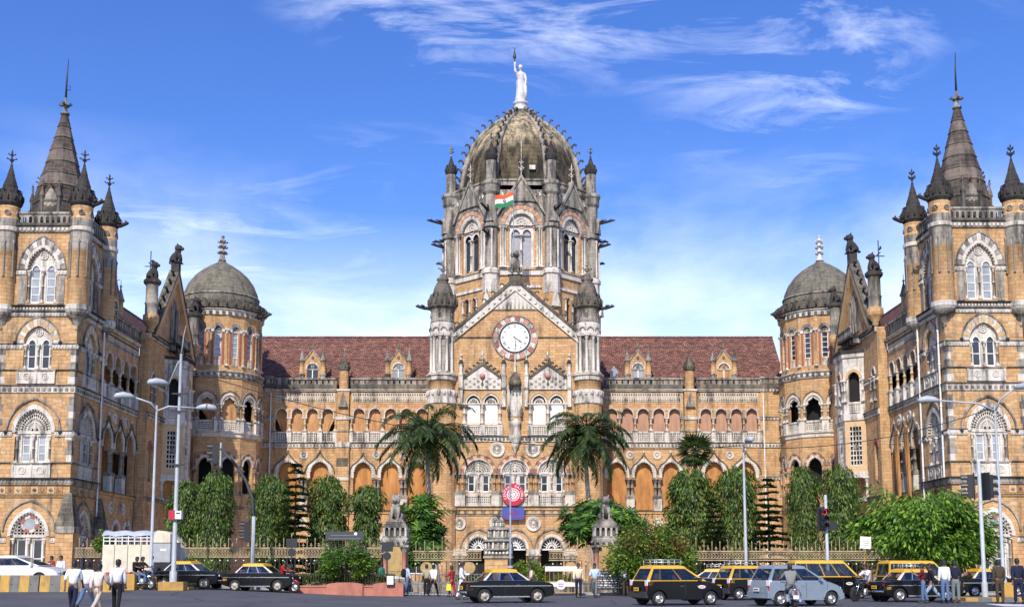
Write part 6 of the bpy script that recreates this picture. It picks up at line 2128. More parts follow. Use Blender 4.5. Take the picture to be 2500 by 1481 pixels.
railing(-25.0, -7.45, FY, 'long ornamental iron railing between the corner tower and the seated lion gatepost')
railing(-5.75, -1.75, FY, 'short iron railing between the lion gatepost and the pagoda topped pier')
railing(2.1, 4.45, FY, 'short iron railing right of the entrance opening before the upright lion')
railing(6.2, 24.0, FY, 'long ornamental iron railing behind the taxis under the column trees')
def gatepost(X, label, seat, scale):
 t = thing('gatepost', label, 'gatepost', T(X, FY - .5, 0) @ Matrix.Diagonal((.84, .84, 1, 1)), 'stone gateposts')
 m = MB()
 m.box(-.95, .95, -.95, .95, 0, .9, 'grey_stone'); m.box(-.85, .85, -.85, .85, .9, 1.05, 'pale_stone')
 rel('base', m.mesh('base'), t)
 m = MB(); m.box(-.6, .6, -.6, .6, 1.05, 2.75, 'panel_yellow'); rel('shaft', m.mesh('shaft'), t)
 for sx in (-1, 1):
  for sy in (-1, 1):
   rel('column', column(.15, 1.72, 'granite_red', 'grey_stone', False, 8), t, T(sx * .64, sy * .64, 1.05))
 m = MB()
 m.box(-.5, .5, -.64, -.6, 1.3, 2.5, 'panel_yellow'); rel('inscribed_panel', m.mesh('panel'), t)
 m = MB()
 m.lathe([(.95, 2.75), (1.0, 2.85), (1.2, 3.1), (1.25, 3.18)], 4, 'pale_stone', smooth=False, off=PI / 4)
 for k in range(4):
  for q in range(4):
   a = k * PI / 2
   x, y = -.6 + .4 * q, -.86
   m.lathe([(0, 2.85), (.12, 2.95), (0, 3.08)], 5, 'grey_stone', x * math.cos(a) - y * math.sin(a), x * math.sin(a) + y * math.cos(a))
 rel('capital', m.mesh('capital'), t)
 m = MB()
 m.box(-.8, .8, -.8, .8, 3.18, 3.28, 'grey_stone'); m.box(-.62, .62, -.62, .62, 3.28, 3.75, 'dark_stone'); m.box(-.84, .84, -.84, .84, 3.75, 3.86, 'grey_stone')
 for k in range(4):
  a = k * PI / 2
  for q in range(5):
   x, y = -.72 + .36 * q, -.72
   m.lathe([(.09, 3.28), (.08, 3.6), (.13, 3.75)], 6, 'pale_stone', x * math.cos(a) - y * math.sin(a), x * math.sin(a) + y * math.cos(a))
 rel('arcaded_pedestal', m.mesh('arcade'), t)
 m = MB()
 for j in range(3):
  a = .72 - .1 * j
  m.box(-a, a, -a, a, 3.86 + .12 * j, 3.98 + .12 * j, 'grey_stone')
 rel('stepped_plinth', m.mesh('plinth'), t)
 return t
gatepost(-6.6, 'stone gatepost with red granite corner columns left of the entrance', True, 1)
gatepost(5.3, 'stone gatepost with red granite columns half hidden by the bush', True, 1)
def statue(name, me, M, label):
 return put(name, me, None, M, label=label, cat='statue')
statue('lion_statue', beast(1.42, 'grey_stone'), T(-6.6, FY - .5, 4.2, rad(-8)), 'seated maned stone lion on the gatepost left of the entrance')
statue('tiger_statue', beast(1.36, 'grey_stone'), T(5.3, FY - .5, 4.2, rad(6)), 'upright pale stone tiger on the gatepost above the bush')
# pier with pagoda-like canopy
t = thing('gate_pier', 'brick pier with tiered grey stone canopy in front of the entrance', 'pier', T(wx(1217, 66), FY, 0))
m = MB(); m.box(-.78, .78, -.6, .6, 0, 2.05, 'sandstone'); rel('shaft', m.mesh('shaft'), t)
m = MB(); m.box(-.86, .86, -.7, .7, 2.05, 2.15, 'grey_stone'); m.box(-.82, .82, -.66, .66, 2.15, 2.5, 'dark_stone')
for k in range(8):
 m.lathe([(0, 2.2), (.1, 2.32), (0, 2.46)], 5, 'pale_stone', -.7 + .2 * k, -.68)
rel('carved_frieze', m.mesh('frieze'), t)
for z, r, h in ((2.5, .86, .62), (3.16, .66, .62), (3.8, .34, .4)):
 m = MB()
 m.lathe([(r * 1.02, z), (r * 1.04, z + .08), (r * .82, z + .1), (r * .82, z + h * .75), (r * 1.05, z + h * .8), (r * .98, z + h * .92), (r * .6, z + h * 1.05)], 12, 'grey_stone', smooth=False)
 for k in range(16):
  a = 2 * PI * k / 16
  m.lathe([(.07, z + .06), (.075, z + h * .55), (0, z + h * .8)], 5, 'pale_stone' if k % 2 else 'grey_stone', r * .9 * math.cos(a), r * .9 * math.sin(a))
 rel('canopy_tier', m.mesh('tier'), t)
rel('finial', finial(.6, .16, 'grey_stone', 1), t, T(0, 0, 4.2))
# white flagpole by the pier
def fpole(m):
 m.lathe([(.16, 0), (.16, 1.9), (.1, 2.0)], 8, 'signal_black'); m.lathe([(.06, 2.0), (.045, 7.3), (.07, 7.33), (0, 7.45)], 8, 'pole_white')
 for k in range(4): m.lathe([(.165, .3 + .4 * k), (.165, .42 + .4 * k)], 8, 'pole_white')
simple_post('flagpole', 'bare white flagpole standing before the round railway emblem', 'pole', wx(1246, 64), 64.6, fpole)

# ------------------------------------------------------------------ things on the building
def robe_statue():
 m = MB()
 N = 20
 lev = [(0, .62), (.4, .6), (1.2, .5), (2.0, .46), (2.5, .5), (2.95, .36), (3.25, .46), (3.6, .5), (3.75, .3), (3.85, .14)]
 rings = []
 for z, r in lev:
  ring = []
  for k in range(N):
   a = 2 * PI * k / N
   q = 1 + (.09 * math.sin(a * 6 + z) + .05 * math.sin(a * 11)) * (1 if z < 2.6 else .3)
   ring.append((r * q * math.cos(a) * (1.12 if 3.1 < z < 3.7 else 1), r * q * math.sin(a) * .78, z))
  rings.append(ring)
 for i in range(len(rings) - 1):
  for k in range(N):
   m.face([rings[i][k], rings[i][(k + 1) % N], rings[i + 1][(k + 1) % N], rings[i + 1][k]], 'marble', None, True)
 m.tube([(0, 0, 3.75), (0, -.02, 4.0), (0, -.05, 4.12)], [.15, .14, .16], 8, 'marble')
 m.lathe([(0, 3.98), (.17, 4.06), (.24, 4.25), (.23, 4.45), (.14, 4.6), (0, 4.64)], 10, 'marble', 0, -.05)
 m.tube([(0, -.26, 4.3), (0, -.32, 4.24), (0, -.26, 4.2)], [.03, .05, .03], 5, 'marble')
 m.lathe([(.2, 4.36), (.3, 4.42), (.26, 4.55), (.1, 4.66)], 10, 'marble', 0, .03)
 m.tube([(-.42, 0, 3.55), (-.62, -.05, 3.9), (-.66, -.1, 4.5), (-.66, -.12, 4.95)], [.18, .15, .12, .11], 8, 'marble')
 m.tube([(.45, 0, 3.5), (.62, -.04, 2.9), (.6, -.14, 2.3), (.58, -.2, 2.1)], [.18, .15, .12, .1], 8, 'marble')
 m.tube([(.5, -.1, 2.3), (.56, -.12, 1.2), (.5, -.1, .3)], [.2, .26, .2], 8, 'marble')
 return m.mesh('statue')
st = thing('torch_bearer_statue', 'white robed statue raising a dark torch on the dome summit', 'statue', T(1.0, 128.0, 55.16))
rel('figure', robe_statue(), st)
m = MB()
m.tube([(-.52, -.12, 4.2), (-.66, -.14, 5.0), (-.7, -.14, 5.4)], [.05, .06, .12], 6, 'iron_black')
m.lathe([(.16, 5.4), (.2, 5.6), (.12, 5.9), (.05, 6.3), (0, 6.7)], 6, 'iron_black', -.7, -.14)
m.tube([(-.7, -.14, 6.5), (-.95, -.14, 6.75)], .02, 4, 'iron_black'); m.tube([(-.7, -.14, 6.5), (-.5, -.14, 6.75)], .02, 4, 'iron_black')
rel('torch', m.mesh('torch'), st)
# flag
fl = thing('national_flag', 'saffron white and green flag flying from a pole over the clock gable', 'flag', T(.16, 112.95, 30.5))
m = MB(); m.lathe([(.06, 0), (.045, 9.0), (.07, 9.02), (0, 9.15)], 8, 'pole_white'); rel('pole', m.mesh('pole'), fl)
def flagpt(u, v):
 x = -1.95 * u
 return (x * .97, .22 * math.sin(u * 6.5 + v) * u + .15 * u, 8.9 - .42 * u - 1.3 * v + .09 * math.sin(u * 7 + 1.0))
for b, mt in enumerate(('flag_saffron', 'flag_white', 'flag_green')):
 m = MB()
 for i in range(14):
  for j in range(3):
   u0, u1 = i / 14, (i + 1) / 14; v0, v1 = (b + j / 3) / 3, (b + (j + 1) / 3) / 3
   m.face([flagpt(u0, v1), flagpt(u1, v1), flagpt(u1, v0), flagpt(u0, v0)], mt, None, True)
 rel(('saffron_stripe', 'white_stripe', 'green_stripe')[b], m.mesh('stripe'), fl)
m = MB()
c0 = flagpt(.5, .5)
m.band([(c0[0] + .1 * math.cos(2 * PI * k / 16), c0[2] + .1 * math.sin(2 * PI * k / 16)) for k in range(17)], [(c0[0] + .16 * math.cos(2 * PI * k / 16), c0[2] + .16 * math.sin(2 * PI * k / 16)) for k in range(17)], c0[1] - .06, c0[1] - .04, 'flag_navy')
for k in range(12):
 a = PI * k / 6
 m.prism([(c0[0], c0[2]), (c0[0] + .12 * math.cos(a - .05), c0[2] + .12 * math.sin(a - .05)), (c0[0] + .12 * math.cos(a + .05), c0[2] + .12 * math.sin(a + .05))], c0[1] - .055, c0[1] - .045, 'flag_navy')
rel('wheel_emblem', m.mesh('wheel'), fl)
# railway emblem and name board
def text_mesh(body, size, mat, arc=None, extrude=.012):
 cu = bpy.data.curves.new('lettering', 'FONT')
 cu.body = body; cu.size = size; cu.extrude = extrude; cu.align_x = 'CENTER'; cu.align_y = 'CENTER'
 cu.resolution_u = 2
 o = bpy.data.objects.new('lettering', cu)
 COL.objects.link(o)
 dg = bpy.context.evaluated_depsgraph_get()
 me = bpy.data.meshes.new_from_object(o.evaluated_get(dg))
 bpy.data.objects.remove(o)
 me.materials.clear(); me.materials.append(MATS[mat])
 return me
RX = Matrix.Rotation(PI / 2, 4, 'X')
sg = thing('railway_emblem', 'round red and white railway emblem sign hung over the entrance', 'sign', T(.12, 111.45, 8.55))
def disc(r, y0, y1, mat, n=40):
 m = MB(); m.prism([(r * math.cos(2 * PI * k / n), r * math.sin(2 * PI * k / n)) for k in range(n)], y0, y1, mat); return m
rel('red_disc', disc(1.08, 0, .1, 'sign_red').mesh('disc'), sg)
def ringm(a, b, y0, y1, mat, n=40):
 m = MB(); m.band([(a * math.cos(2 * PI * k / n), a * math.sin(2 * PI * k / n)) for k in range(n + 1)], [(b * math.cos(2 * PI * k / n), b * math.sin(2 * PI * k / n)) for k in range(n + 1)], y0, y1, mat); return m
rel('white_disc', disc(.62, -.012, 0, 'sign_white').mesh('disc'), sg)
rel('red_ring', ringm(.46, .54, -.022, -.012, 'sign_red').mesh('ring'), sg)
rel('red_ring', ringm(.2, .25, -.022, -.012, 'sign_red').mesh('ring'), sg)
m = MB()
for k in range(16):
 a = 2 * PI * k / 16
 c, s = math.cos(a), math.sin(a)
 m.prism([(.27 * c + .02 * s, .27 * s - .02 * c), (.44 * c + .02 * s, .44 * s - .02 * c), (.44 * c - .02 * s, .44 * s + .02 * c), (.27 * c - .02 * s, .27 * s + .02 * c)], -.02, -.012, 'sign_red')
rel('spoke_pattern', m.mesh('spokes'), sg)
for body, a0, a1 in (('CENTRAL RAILWAY', 205, -25),):
 for i, ch in enumerate(body):
  if ch == ' ': continue
  a = rad(a0 + (a1 - a0) * i / (len(body) - 1))
  me = cached(('ltr', ch), lambda: text_mesh(ch, .36, 'sign_white'))
  rel('letter', me, sg, T(.84 * math.cos(a), -.02, .84 * math.sin(a)) @ Matrix.Rotation(-(a - PI / 2), 4, 'Y') @ RX)
bd = thing('name_board', 'blue board with red lettering below the round emblem', 'sign', T(.12, 111.45, 6.75))
m = MB()
n = 12
for i in range(n):
 a, b = -1.08 + 2.16 * i / n, -1.08 + 2.16 * (i + 1) / n
 za, zb = -.06 * math.cos(a * 1.4), -.06 * math.cos(b * 1.4)
 m.face([(a, 0, -.56 + za), (b, 0, -.56 + zb), (b, 0, .56), (a, 0, .56)], 'sign_blue')
m.box(-1.08, 1.08, .002, .08, -.5, .55, 'sign_blue')
rel('panel', m.mesh('panel'), bd)
for body, z, s in (('म. रे.', .3, .3), ('मध्य रेल', -.02, .32), ('CENTRAL RAILWAY', -.38, .25)):
 try:
  rel('lettering', text_mesh(body, s, 'sign_text_red'), bd, T(0, -.02, z) @ RX)
 except Exception:
  pass

# ------------------------------------------------------------------ lamp columns and signals
def lamp_head():
 def f():
  m = MB()
  m.tube([(0, 0, 0), (.25, 0, .06), (.6, 0, .08), (.95, 0, .02), (1.05, 0, -.03)], [.07, .15, .19, .15, .05], 8, 'pole_white')
  return m.mesh('lamp_head')
 return cached('lamphead', f)
def lamp(X, Y, h, label, arms, mat='pole_white', r=.13, extra=None):
 t = thing('street_lamp', label, 'street lamp', T(X, Y, zg(X, Y)), 'street lamps')
 m = MB(); m.lathe([(r * 1.15, 0), (r * 1.15, .9), (r * .72, 1.0), (r * .42, h)], 10, mat); rel('pole', m.mesh('pole'), t)
 for dx, dy, dz in arms:
  m = MB(); m.tube([(0, 0, h - .3), (dx * .3, dy * .3, h + dz * .35), (dx, dy, h + dz)], [.06, .05, .045], 6, mat)
  a = rel('arm', m.mesh('arm'), t)
  put('lamp_head', lamp_head(), a, WM[t] @ T(dx, dy, h + dz, math.atan2(dy, dx)))
 return t
lamp(wx(368, 60), 60, 9.6, 'white lamp column with two raised arms in front of the cream truck', ((-1.0, -.5, .35), (2.0, .3, -.1)))
t = lamp(wx(424, 57.5), 57.5, 11.9, 'tall grey lamp column with a red and white box beside the first taxi', ((-.5, -.3, -1.6),), 'pole_grey', .17)
m = MB(); m.box(-.28, .05, -.26, .12, 3.5, 3.95, 'sign_red'); m.box(.05, .36, -.27, .1, 3.52, 3.93, 'sign_white'); m.box(.1, .3, -.29, -.27, 3.78, 3.84, 'sign_dark'); rel('control_box', m.mesh('box'), t)
m = MB(); m.tube([(0, 0, 11.8), (.1, 0, 12.9), (.2, 0, 13.4)], [.05, .025, .012], 5, 'pole_grey'); rel('whip_aerial', m.mesh('aerial'), t)
m = MB()
for z in (6.2, 8.9, 9.8):
 m.box(-.35, .4, -.2, -.12, z, z + .07, 'iron_dark')
rel('bracket', m.mesh('bracket'), t)
m = MB(); m.lathe([(.28, -.02), (.3, .35), (.27, .4), (0, .41)], 4, 'kerb_yellow', smooth=False, off=PI / 4)
put('lamp_footing', cached('foot1', lambda: (lambda m: (m.box(-.62, .62, -.4, .4, 0, .42, 'kerb_yellow'), m.mesh('footing'))[1])(MB())), None, T(wx(424, 57.5), 57.5, zg(wx(424, 57.5), 57.5)), label='yellow rectangular concrete footing under the tall grey lamp column', cat='footing', group='painted pole footings')
put('lamp_footing', cached('foot2', lambda: (lambda m: (m.lathe([(.42, 0), (.42, .3), (.36, .34), (.34, .6), (.24, .66), (0, .67)], 10, 'kerb_yellow', smooth=False), m.mesh('footing'))[1])(MB())), None, T(wx(368, 60), 60, zg(wx(368, 60), 60)), label='round yellow footing under the white lamp column', cat='footing', group='painted pole footings')
lamp(wx(1822, 63), 63, 8.1, 'plain white lamp column rising between the column trees', ((.05, -.45, .25),))
lamp(wx(2449, 57), 57.0, 9.6, 'white lamp column with two arms before the spired corner tower', ((-2.7, .2, .25), (.75, -.6, .75)))
def signal_head(lit=None):
 def f():
  m = MB()
  m.box(-.17, .17, -.14, .14, 0, 1.1, 'signal_black')
  m.box(-.3, .3, .14, .16, -.1, 1.2, 'signal_black')
  for k in range(3):
   z = .18 + .37 * k
   m.band([(.155 * math.cos(a), z + .155 * math.sin(a)) for a in [-.3 + (PI + .6) * j / 8 for j in range(9)]], [(.175 * math.cos(a), z + .175 * math.sin(a)) for a in [-.3 + (PI + .6) * j / 8 for j in range(9)]], -.42, -.13, 'signal_black')
  return m.mesh('signal_housing')
 return cached('sighead', f)
def signal_lens(mat):
 return cached(('lens', mat), lambda: (lambda m: (m.lathe([(0, -.03), (.1, -.015), (.14, 0)], 12, mat), m.mesh('lens'))[1])(MB()))
def signal(t, L, lit=False):
 h = rel('signal_housing', signal_head(), t, L)
 for k in range(3):
  put('lens', signal_lens('lamp_red' if lit and k == 2 else 'glass_dark'), h, WM[h] @ T(0, -.145, .18 + .37 * k) @ RX)
X, Y = wx(2391, 54.5), 54.0
t = thing('traffic_signal', 'pale signal post with two black side-facing signal heads near the pedestrians', 'traffic light', T(X, Y, 0), 'traffic signals')
m = MB(); m.lathe([(.14, 0), (.14, .8), (.1, .9), (.085, 6.5), (0, 6.52)], 10, 'pole_white'); rel('pole', m.mesh('pole'), t)
signal(t, T(-.42, 0, 4.75, -PI / 2 - .3)); signal(t, T(.42, 0, 4.75, PI / 2 + .3))
X, Y = wx(2021, 62), 62
t = thing('traffic_signal', 'slim white signal post with its red lamp lit among the column trees', 'traffic light', T(X, Y, 0), 'traffic signals')
m = MB(); m.lathe([(.1, 0), (.08, 5.4), (0, 5.42)], 8, 'pole_white'); rel('pole', m.mesh('pole'), t)
signal(t, T(-.2, -.2, 3.55, .12), True)
m = MB(); m.box(.1, .55, -.1, .06, 3.5, 3.95, 'signal_black'); rel('side_housing', m.mesh('side'), t)
X, Y = wx(616, 63.5), 63.5
t = thing('traffic_signal', 'signal mast curving over the road above the second taxi', 'traffic light', T(X, Y, zg(X, Y)), 'traffic signals')
m = MB(); m.tube([(0, 0, 0), (0, 0, 4.0)], [.12, .1], 8, 'pole_white'); m.tube([(0, 0, 4.0), (-.1, 0, 5.0), (-.5, 0, 6.0), (-1.2, 0, 7.0), (-1.95, 0, 7.75)], [.1, .1, .09, .08, .07], 8, 'sign_dark'); rel('mast', m.mesh('mast'), t)
signal(t, T(-2.25, 0, 6.9, -PI / 2 + .2)); signal(t, T(-.35, 0, 2.6, -PI / 2 + .2))
m = MB(); m.box(-1.98, -1.9, -.02, .3, 6.7, 8.1, 'pole_white'); rel('backing_board', m.mesh('board'), t)
# boards and notices
X, Y = wx(838, 65), 65.4
t = thing('notice_board', 'long dark notice board on posts among the railings', 'sign', T(X, Y, 0))
m = MB(); m.box(-1.08, 1.08, -.05, .05, 3.05, 3.55, 'sign_dark'); rel('panel', m.mesh('panel'), t)
m = MB(); m.box(-.95, .9, -.056, -.05, 3.12, 3.17, 'kerb_grey'); m.box(-.8, .7, -.056, -.05, 3.3, 3.36, 'kerb_grey'); rel('faded_lettering_lines', m.mesh('lines'), t)
for s in (-.85, .85):
 m = MB(); m.lathe([(.04, 0), (.04, 3.05)], 6, 'iron_dark', s, .08); rel('post', m.mesh('post'), t)
rel('disc', disc(.09, -.06, -.05, 'sign_white', 12).mesh('disc'), t, T(.62, 0, 3.42))
for px_, lb in ((711, 'black square plate over a round sign behind the red motorcycle'), (945, 'black square plate over a round sign before the lion gatepost')):
 X, Y = wx(px_, 62), 62
 t = thing('road_sign', lb, 'sign', T(X, Y, zg(X, Y)), 'back views of road signs')
 m = MB(); m.lathe([(.035, 0), (.035, 2.9)], 6, 'iron_dark'); rel('post', m.mesh('post'), t)
 m = MB(); m.box(-.3, .3, -.03, .03, 2.35, 2.85, 'signal_black'); rel('square_plate', m.mesh('plate'), t)
 rel('round_plate', disc(.21, -.04, -.005, 'signal_black', 20).mesh('plate'), t, T(0, 0, 2.1))
X, Y = wx(2106, 63), 63
t = thing('notice_board', 'tilted white notice on a thin post before the leafy tree', 'sign', T(X, Y, 0) @ Matrix.Rotation(rad(4), 4, 'Y'))
m = MB(); m.box(-.29, .29, -.02, .02, 2.55, 3.2, 'sign_white'); rel('panel', m.mesh('panel'), t)
m = MB()
for k in range(3): m.box(-.2, .2, -.024, -.02, 2.72 + .11 * k, 2.76 + .11 * k, 'pole_grey')
rel('printed_lines', m.mesh('lines'), t)
m = MB(); m.lathe([(.025, 0), (.025, 2.55)], 6, 'kerb_yellow'); rel('post', m.mesh('post'), t)

# ------------------------------------------------------------------ planter, barricades near the gate
t = thing('red_planter', 'low red painted planter wall with rounded ends beside the taxis', 'planter', T(wx(845, 60), 61.0, 0))
XA, XB = wx(700, 60), wx(962, 60)
m = MB(); m.box(XA, XB, 60.7, 61.3, .05, .5, 'planter_red'); m.box(XA, XB, 60.66, 61.34, .5, .58, 'planter_red'); put('wall', m, t)
for px_, w in ((838, .95), (945, .8)):
 m = MB()
 xc = wx(px_, 60)
 pts = [(xc - w, 0)] + [(xc - w * math.cos(PI * k / 10), .62 + .12 * math.sin(PI * k / 10)) for k in range(11)] + [(xc + w, 0)]
 m.prism(pts[::-1], 60.55, 61.4, 'planter_red'); put('rounded_block', m, t)
t2 = thing('planter_fence', 'thin dark iron fence standing on the red planter wall', 'fence', T(wx(845, 60), 61.15, .55))
m = MB(); m.box(XA + .1, XB - .1, 61.12, 61.16, 1.15, 1.19, 'iron_dark'); put('rail', m, t2)
n = 40
for i in range(n):
 put('bar', cached('pbar', lambda: (lambda m: (m.box(-.014, .014, -.014, .014, 0, .68, 'iron_dark'), m.mesh('bar'))[1])(MB())), t2, T(XA + .1 + (XB - XA - .2) * i / (n - 1), 61.14, .56))
def barricade(X, Y, L, h, mat, label, n, group=None, rz=0):
 t = thing('steel_barricade', label, 'barricade', T(X, Y, zg(X, Y), rz), group)
 for z in (.15, h):
  m = MB(); m.tube([(-L / 2, 0, z), (L / 2, 0, z)], .03, 6, mat); rel('rail', m.mesh('rail'), t)
 m = MB(); m.tube([(-L / 2, 0, h * .55), (L / 2, 0, h * .55)], .02, 6, mat); rel('rail', m.mesh('rail'), t)
 for k in range(n + 1):
  m = cached(('bb', h, mat), lambda: (lambda m: (m.lathe([(.014, .15), (.014, h)], 5, mat), m.mesh('bar'))[1])(MB()))
  rel('bar', m, t, T(-L / 2 + L * k / n, 0, 0))
 for s in (-1, 1):
  m = MB(); m.tube([(s * L * .42, -.3, .0), (s * L * .42, 0, .2), (s * L * .42, .3, 0)], .025, 5, mat); rel('foot', m.mesh('foot'), t)
 return t
barricade(wx(1042, 62), 63.2, 2.9, 1.15, 'steel', 'grey steel crowd barrier behind the three men left of the taxi', 16, 'crowd barriers')
barricade(wx(1135, 62), 63.4, 1.9, 1.15, 'steel', 'grey steel crowd barrier behind the man in white', 12, 'crowd barriers')
t = barricade(wx(1375, 62), 62.6, 1.9, 1.35, 'kerb_yellow', 'yellow steel barricade with white top panel and round disc', 8)
m = MB(); m.box(-.95, .95, -.05, .05, 1.32, 1.58, 'sign_white'); rel('top_panel', m.mesh('panel'), t)
m = MB(); m.box(-.95, .95, -.05, .03, .5, .72, 'sign_white'); rel('sign_strip', m.mesh('strip'), t)
rel('round_disc', disc(.26, -.09, -.05, 'sign_white', 20).mesh('disc'), t, T(-.1, 0, .6))
m = MB(); m.box(-.25, .05, -.1, -.09, .62, .66, 'sign_red'); m.box(-.22, .02, -.1, -.09, .5, .54, 'sign_blue'); rel('disc_lettering_lines', m.mesh('lines'), t)
t = thing('notice_board', 'black board with rows of white lettering behind iron bars', 'sign', T(wx(1492, 62), 63.0, 0))
m = MB(); m.box(-.75, .75, -.03, .03, .3, 1.35, 'sign_dark'); rel('panel', m.mesh('panel'), t)
r_ = random.Random(5)
m = MB()
for k in range(7):
 x = -.65
 while x < .55:
  w = r_.uniform(.08, .22)
  m.box(x, min(x + w, .66), -.036, -.03, .4 + .13 * k, .47 + .13 * k, 'sign_white'); x += w + .05
rel('lettering_lines', m.mesh('lines'), t)
barricade(wx(1492, 62), 62.7, 1.9, 1.2, 'iron_dark', 'dark iron barrier in front of the black lettered board', 7, 'crowd barriers')
t = thing('notice_board', 'small white board with black frame at the planter end', 'sign', T(wx(951, 60), 60.4, .6))
m = MB(); m.box(-.21, .21, -.02, .02, 0, .52, 'signal_black'); rel('frame', m.mesh('frame'), t)
m = MB(); m.box(-.17, .17, -.025, -.02, .04, .48, 'sign_white'); rel('panel', m.mesh('panel'), t)
for px_, lb in ((1146, 'round sandstone disc on the low wall behind the man in white'), (1040, 'round sandstone disc behind the man in khaki shirt'), (1394, 'round sandstone disc above the yellow barricade')):
 t = thing('gate_disc', lb, 'gate ornament', T(wx(px_, 65), 65.2, 0), 'round discs along the gate')
 m = MB(); m.box(-.07, .07, -.05, .05, 0, 1.2, 'iron_dark'); rel('post', m.mesh('post'), t)
 rel('disc', disc(.33, -.05, .05, 'panel_yellow', 24).mesh('disc'), t, T(0, 0, 1.5))

# road patches, manhole covers, overhead cables
def patch(pts, mat):
 m = MB(); m.face([(x, y, zg(x, y) + .005) for x, y in pts], mat); put('road_patch', m, kind='structure')
plain('asphalt_new', (.032, .032, .034), .8)
patch([(-9.5, 42.2), (-5.2, 42.6), (-5.0, 44.6), (-9.2, 44.1)], 'asphalt_new')
patch([(4.2, 43.2), (9.8, 43.0), (10.1, 43.9), (4.3, 44.1)], 'asphalt_new')
for X, Y, lb in ((-2.6, 43.4, 'round iron manhole cover in the road left of the crossing taxi'), (12.4, 42.3, 'round iron manhole cover in the road below the blue grey car')):
 m = MB(); m.lathe([(.42, .012), (.34, .014), (.33, .006), (0, .008)], 20, 'iron_dark'); put('manhole_cover', m, None, T(X, Y, zg(X, Y)), label=lb, cat='manhole cover')
def cable(a, b, sag, label):
 A, Bv = Vector(a), Vector(b)
 m = MB(); pts = [tuple(A.lerp(Bv, k / 14) - Vector((0, 0, sag * 4 * (k / 14) * (1 - k / 14)))) for k in range(15)]
 m.tube(pts, .02, 4, 'iron_black'); put('overhead_cable', m, None, I4, label=label, cat='cable')
cable((wx(424, 57.5), 57.5, 11.6), (wx(1822, 63), 63, 8.2), 1.6, 'thin black cable sagging across the facade between two lamp columns')
cable((wx(1822, 63), 63, 8.1), (wx(2449, 57), 57, 9.5), .7, 'thin black cable from the plain lamp column to the right lamp')
# ------------------------------------------------------------------ vegetation
def leaves_mesh(P, D, U, Ln, Wd, mats, mi=None, name='crown', fold=True):
 """P base points, D growth directions, U side directions (n,3); leaf = kite of two triangles pairs"""
 n = len(P)
 D = D / np.maximum(np.linalg.norm(D, axis=1, keepdims=True), 1e-6)
 S = np.cross(D, U); S /= np.maximum(np.linalg.norm(S, axis=1, keepdims=True), 1e-6)
 Ln = np.asarray(Ln).reshape(-1, 1) * np.ones((n, 1)); Wd = np.asarray(Wd).reshape(-1, 1) * np.ones((n, 1))
 v = np.empty((n, 4, 3))
 v[:, 0] = P
 v[:, 1] = P + D * Ln * .45 + S * Wd * .5
 v[:, 2] = P + D * Ln
 v[:, 3] = P + D * Ln * .45 - S * Wd * .5
 me = bpy.data.meshes.new(name)
 me.vertices.add(n * 4); me.vertices.foreach_set('co', v.reshape(-1))
 me.loops.add(n * 4); me.loops.foreach_set('vertex_index', np.arange(n * 4, dtype=np.int32))
 me.polygons.add(n); me.polygons.foreach_set('loop_start', np.arange(n, dtype=np.int32) * 4)
 try:
  me.polygons.foreach_set('loop_total', np.full(n, 4, dtype=np.int32))
 except Exception:
  pass
 for m in mats: me.materials.append(MATS[m])
 if mi is not None: me.polygons.foreach_set('material_index', np.asarray(mi, dtype=np.int32))
 me.update(calc_edges=True)
 me.validate()
 return me
def plant(name, label, cat, X, Y, crown_me, trunk_mb, group, rz=0, sc=(1, 1, 1), z=None):
 M = T(X, Y, zg(X, Y) + .1 if z is None else z, rz) @ Matrix.Diagonal((*sc, 1))
 t = thing(name, label, cat, M, group)
 if trunk_mb is not None:
  rel('trunk', trunk_mb, t)
 rel('crown', crown_me, t)
 return t
def columntree(seed, conical=0.0):
 r = np.random.default_rng(seed)
 n = 9500
 t = r.random(n) ** .9                       # 0 bottom 1 top
 prof = np.where(t > .8, np.sqrt(np.maximum(0, 1 - ((t - .8) / .2) ** 2)) * .98 + .02, 1.0 - conical * t * .8)
 prof = prof * (.78 + .22 * np.minimum(1, t / .15))
 a = r.random(n) * 2 * np.pi
 lump = 1 + .15 * np.sin(a * 3 + t * 9 + seed) + .12 * np.sin(a * 5 - t * 15) + .09 * np.sin(t * 31 + a) + r.normal(0, .06, n)
 t = t + .045 * np.sin(a * 4 + seed * 2) * (t > .6) + r.normal(0, .012, n)
 rr = prof * lump * (1 - .42 * r.random(n) ** 2.0)
 P = np.stack([rr * np.cos(a), rr * np.sin(a), t], 1)
 P[:, :2] *= 1.0
 out = np.stack([np.cos(a), np.sin(a), np.zeros(n)], 1)
 D = out * (.25 + .4 * r.random((n, 1))) + np.array([0, 0, -1.0]) + r.normal(0, .22, (n, 3))
 U = out + r.normal(0, .55, (n, 3))
 P[:, 2] *= 6.6; P[:, 2] += .9
 P[:, :2] *= 1.25
 D = D
 return leaves_mesh(P, D, U, r.uniform(.2, .36, n), r.uniform(.06, .105, n), ['leaf_column'])
def trunk(h, r0, r1, mat='bark', bend=0, n=8):
 m = MB()
 pts = [(bend * (k / 6) ** 2, 0, h * k / 6) for k in range(7)]
 m.tube(pts, [r0 + (r1 - r0) * k / 6 for k in range(7)], n, mat)
 m.lathe([(r0 * 1.7, -.15), (r0 * 1.2, .15), (r0, .4)], n, mat)
 return m
cmesh = [columntree(1), columntree(2), columntree(3), columntree(4, .75), columntree(5, .2), columntree(6, .12), columntree(7)]
ctrunk = trunk(6.0, .16, .07).mesh('trunk')
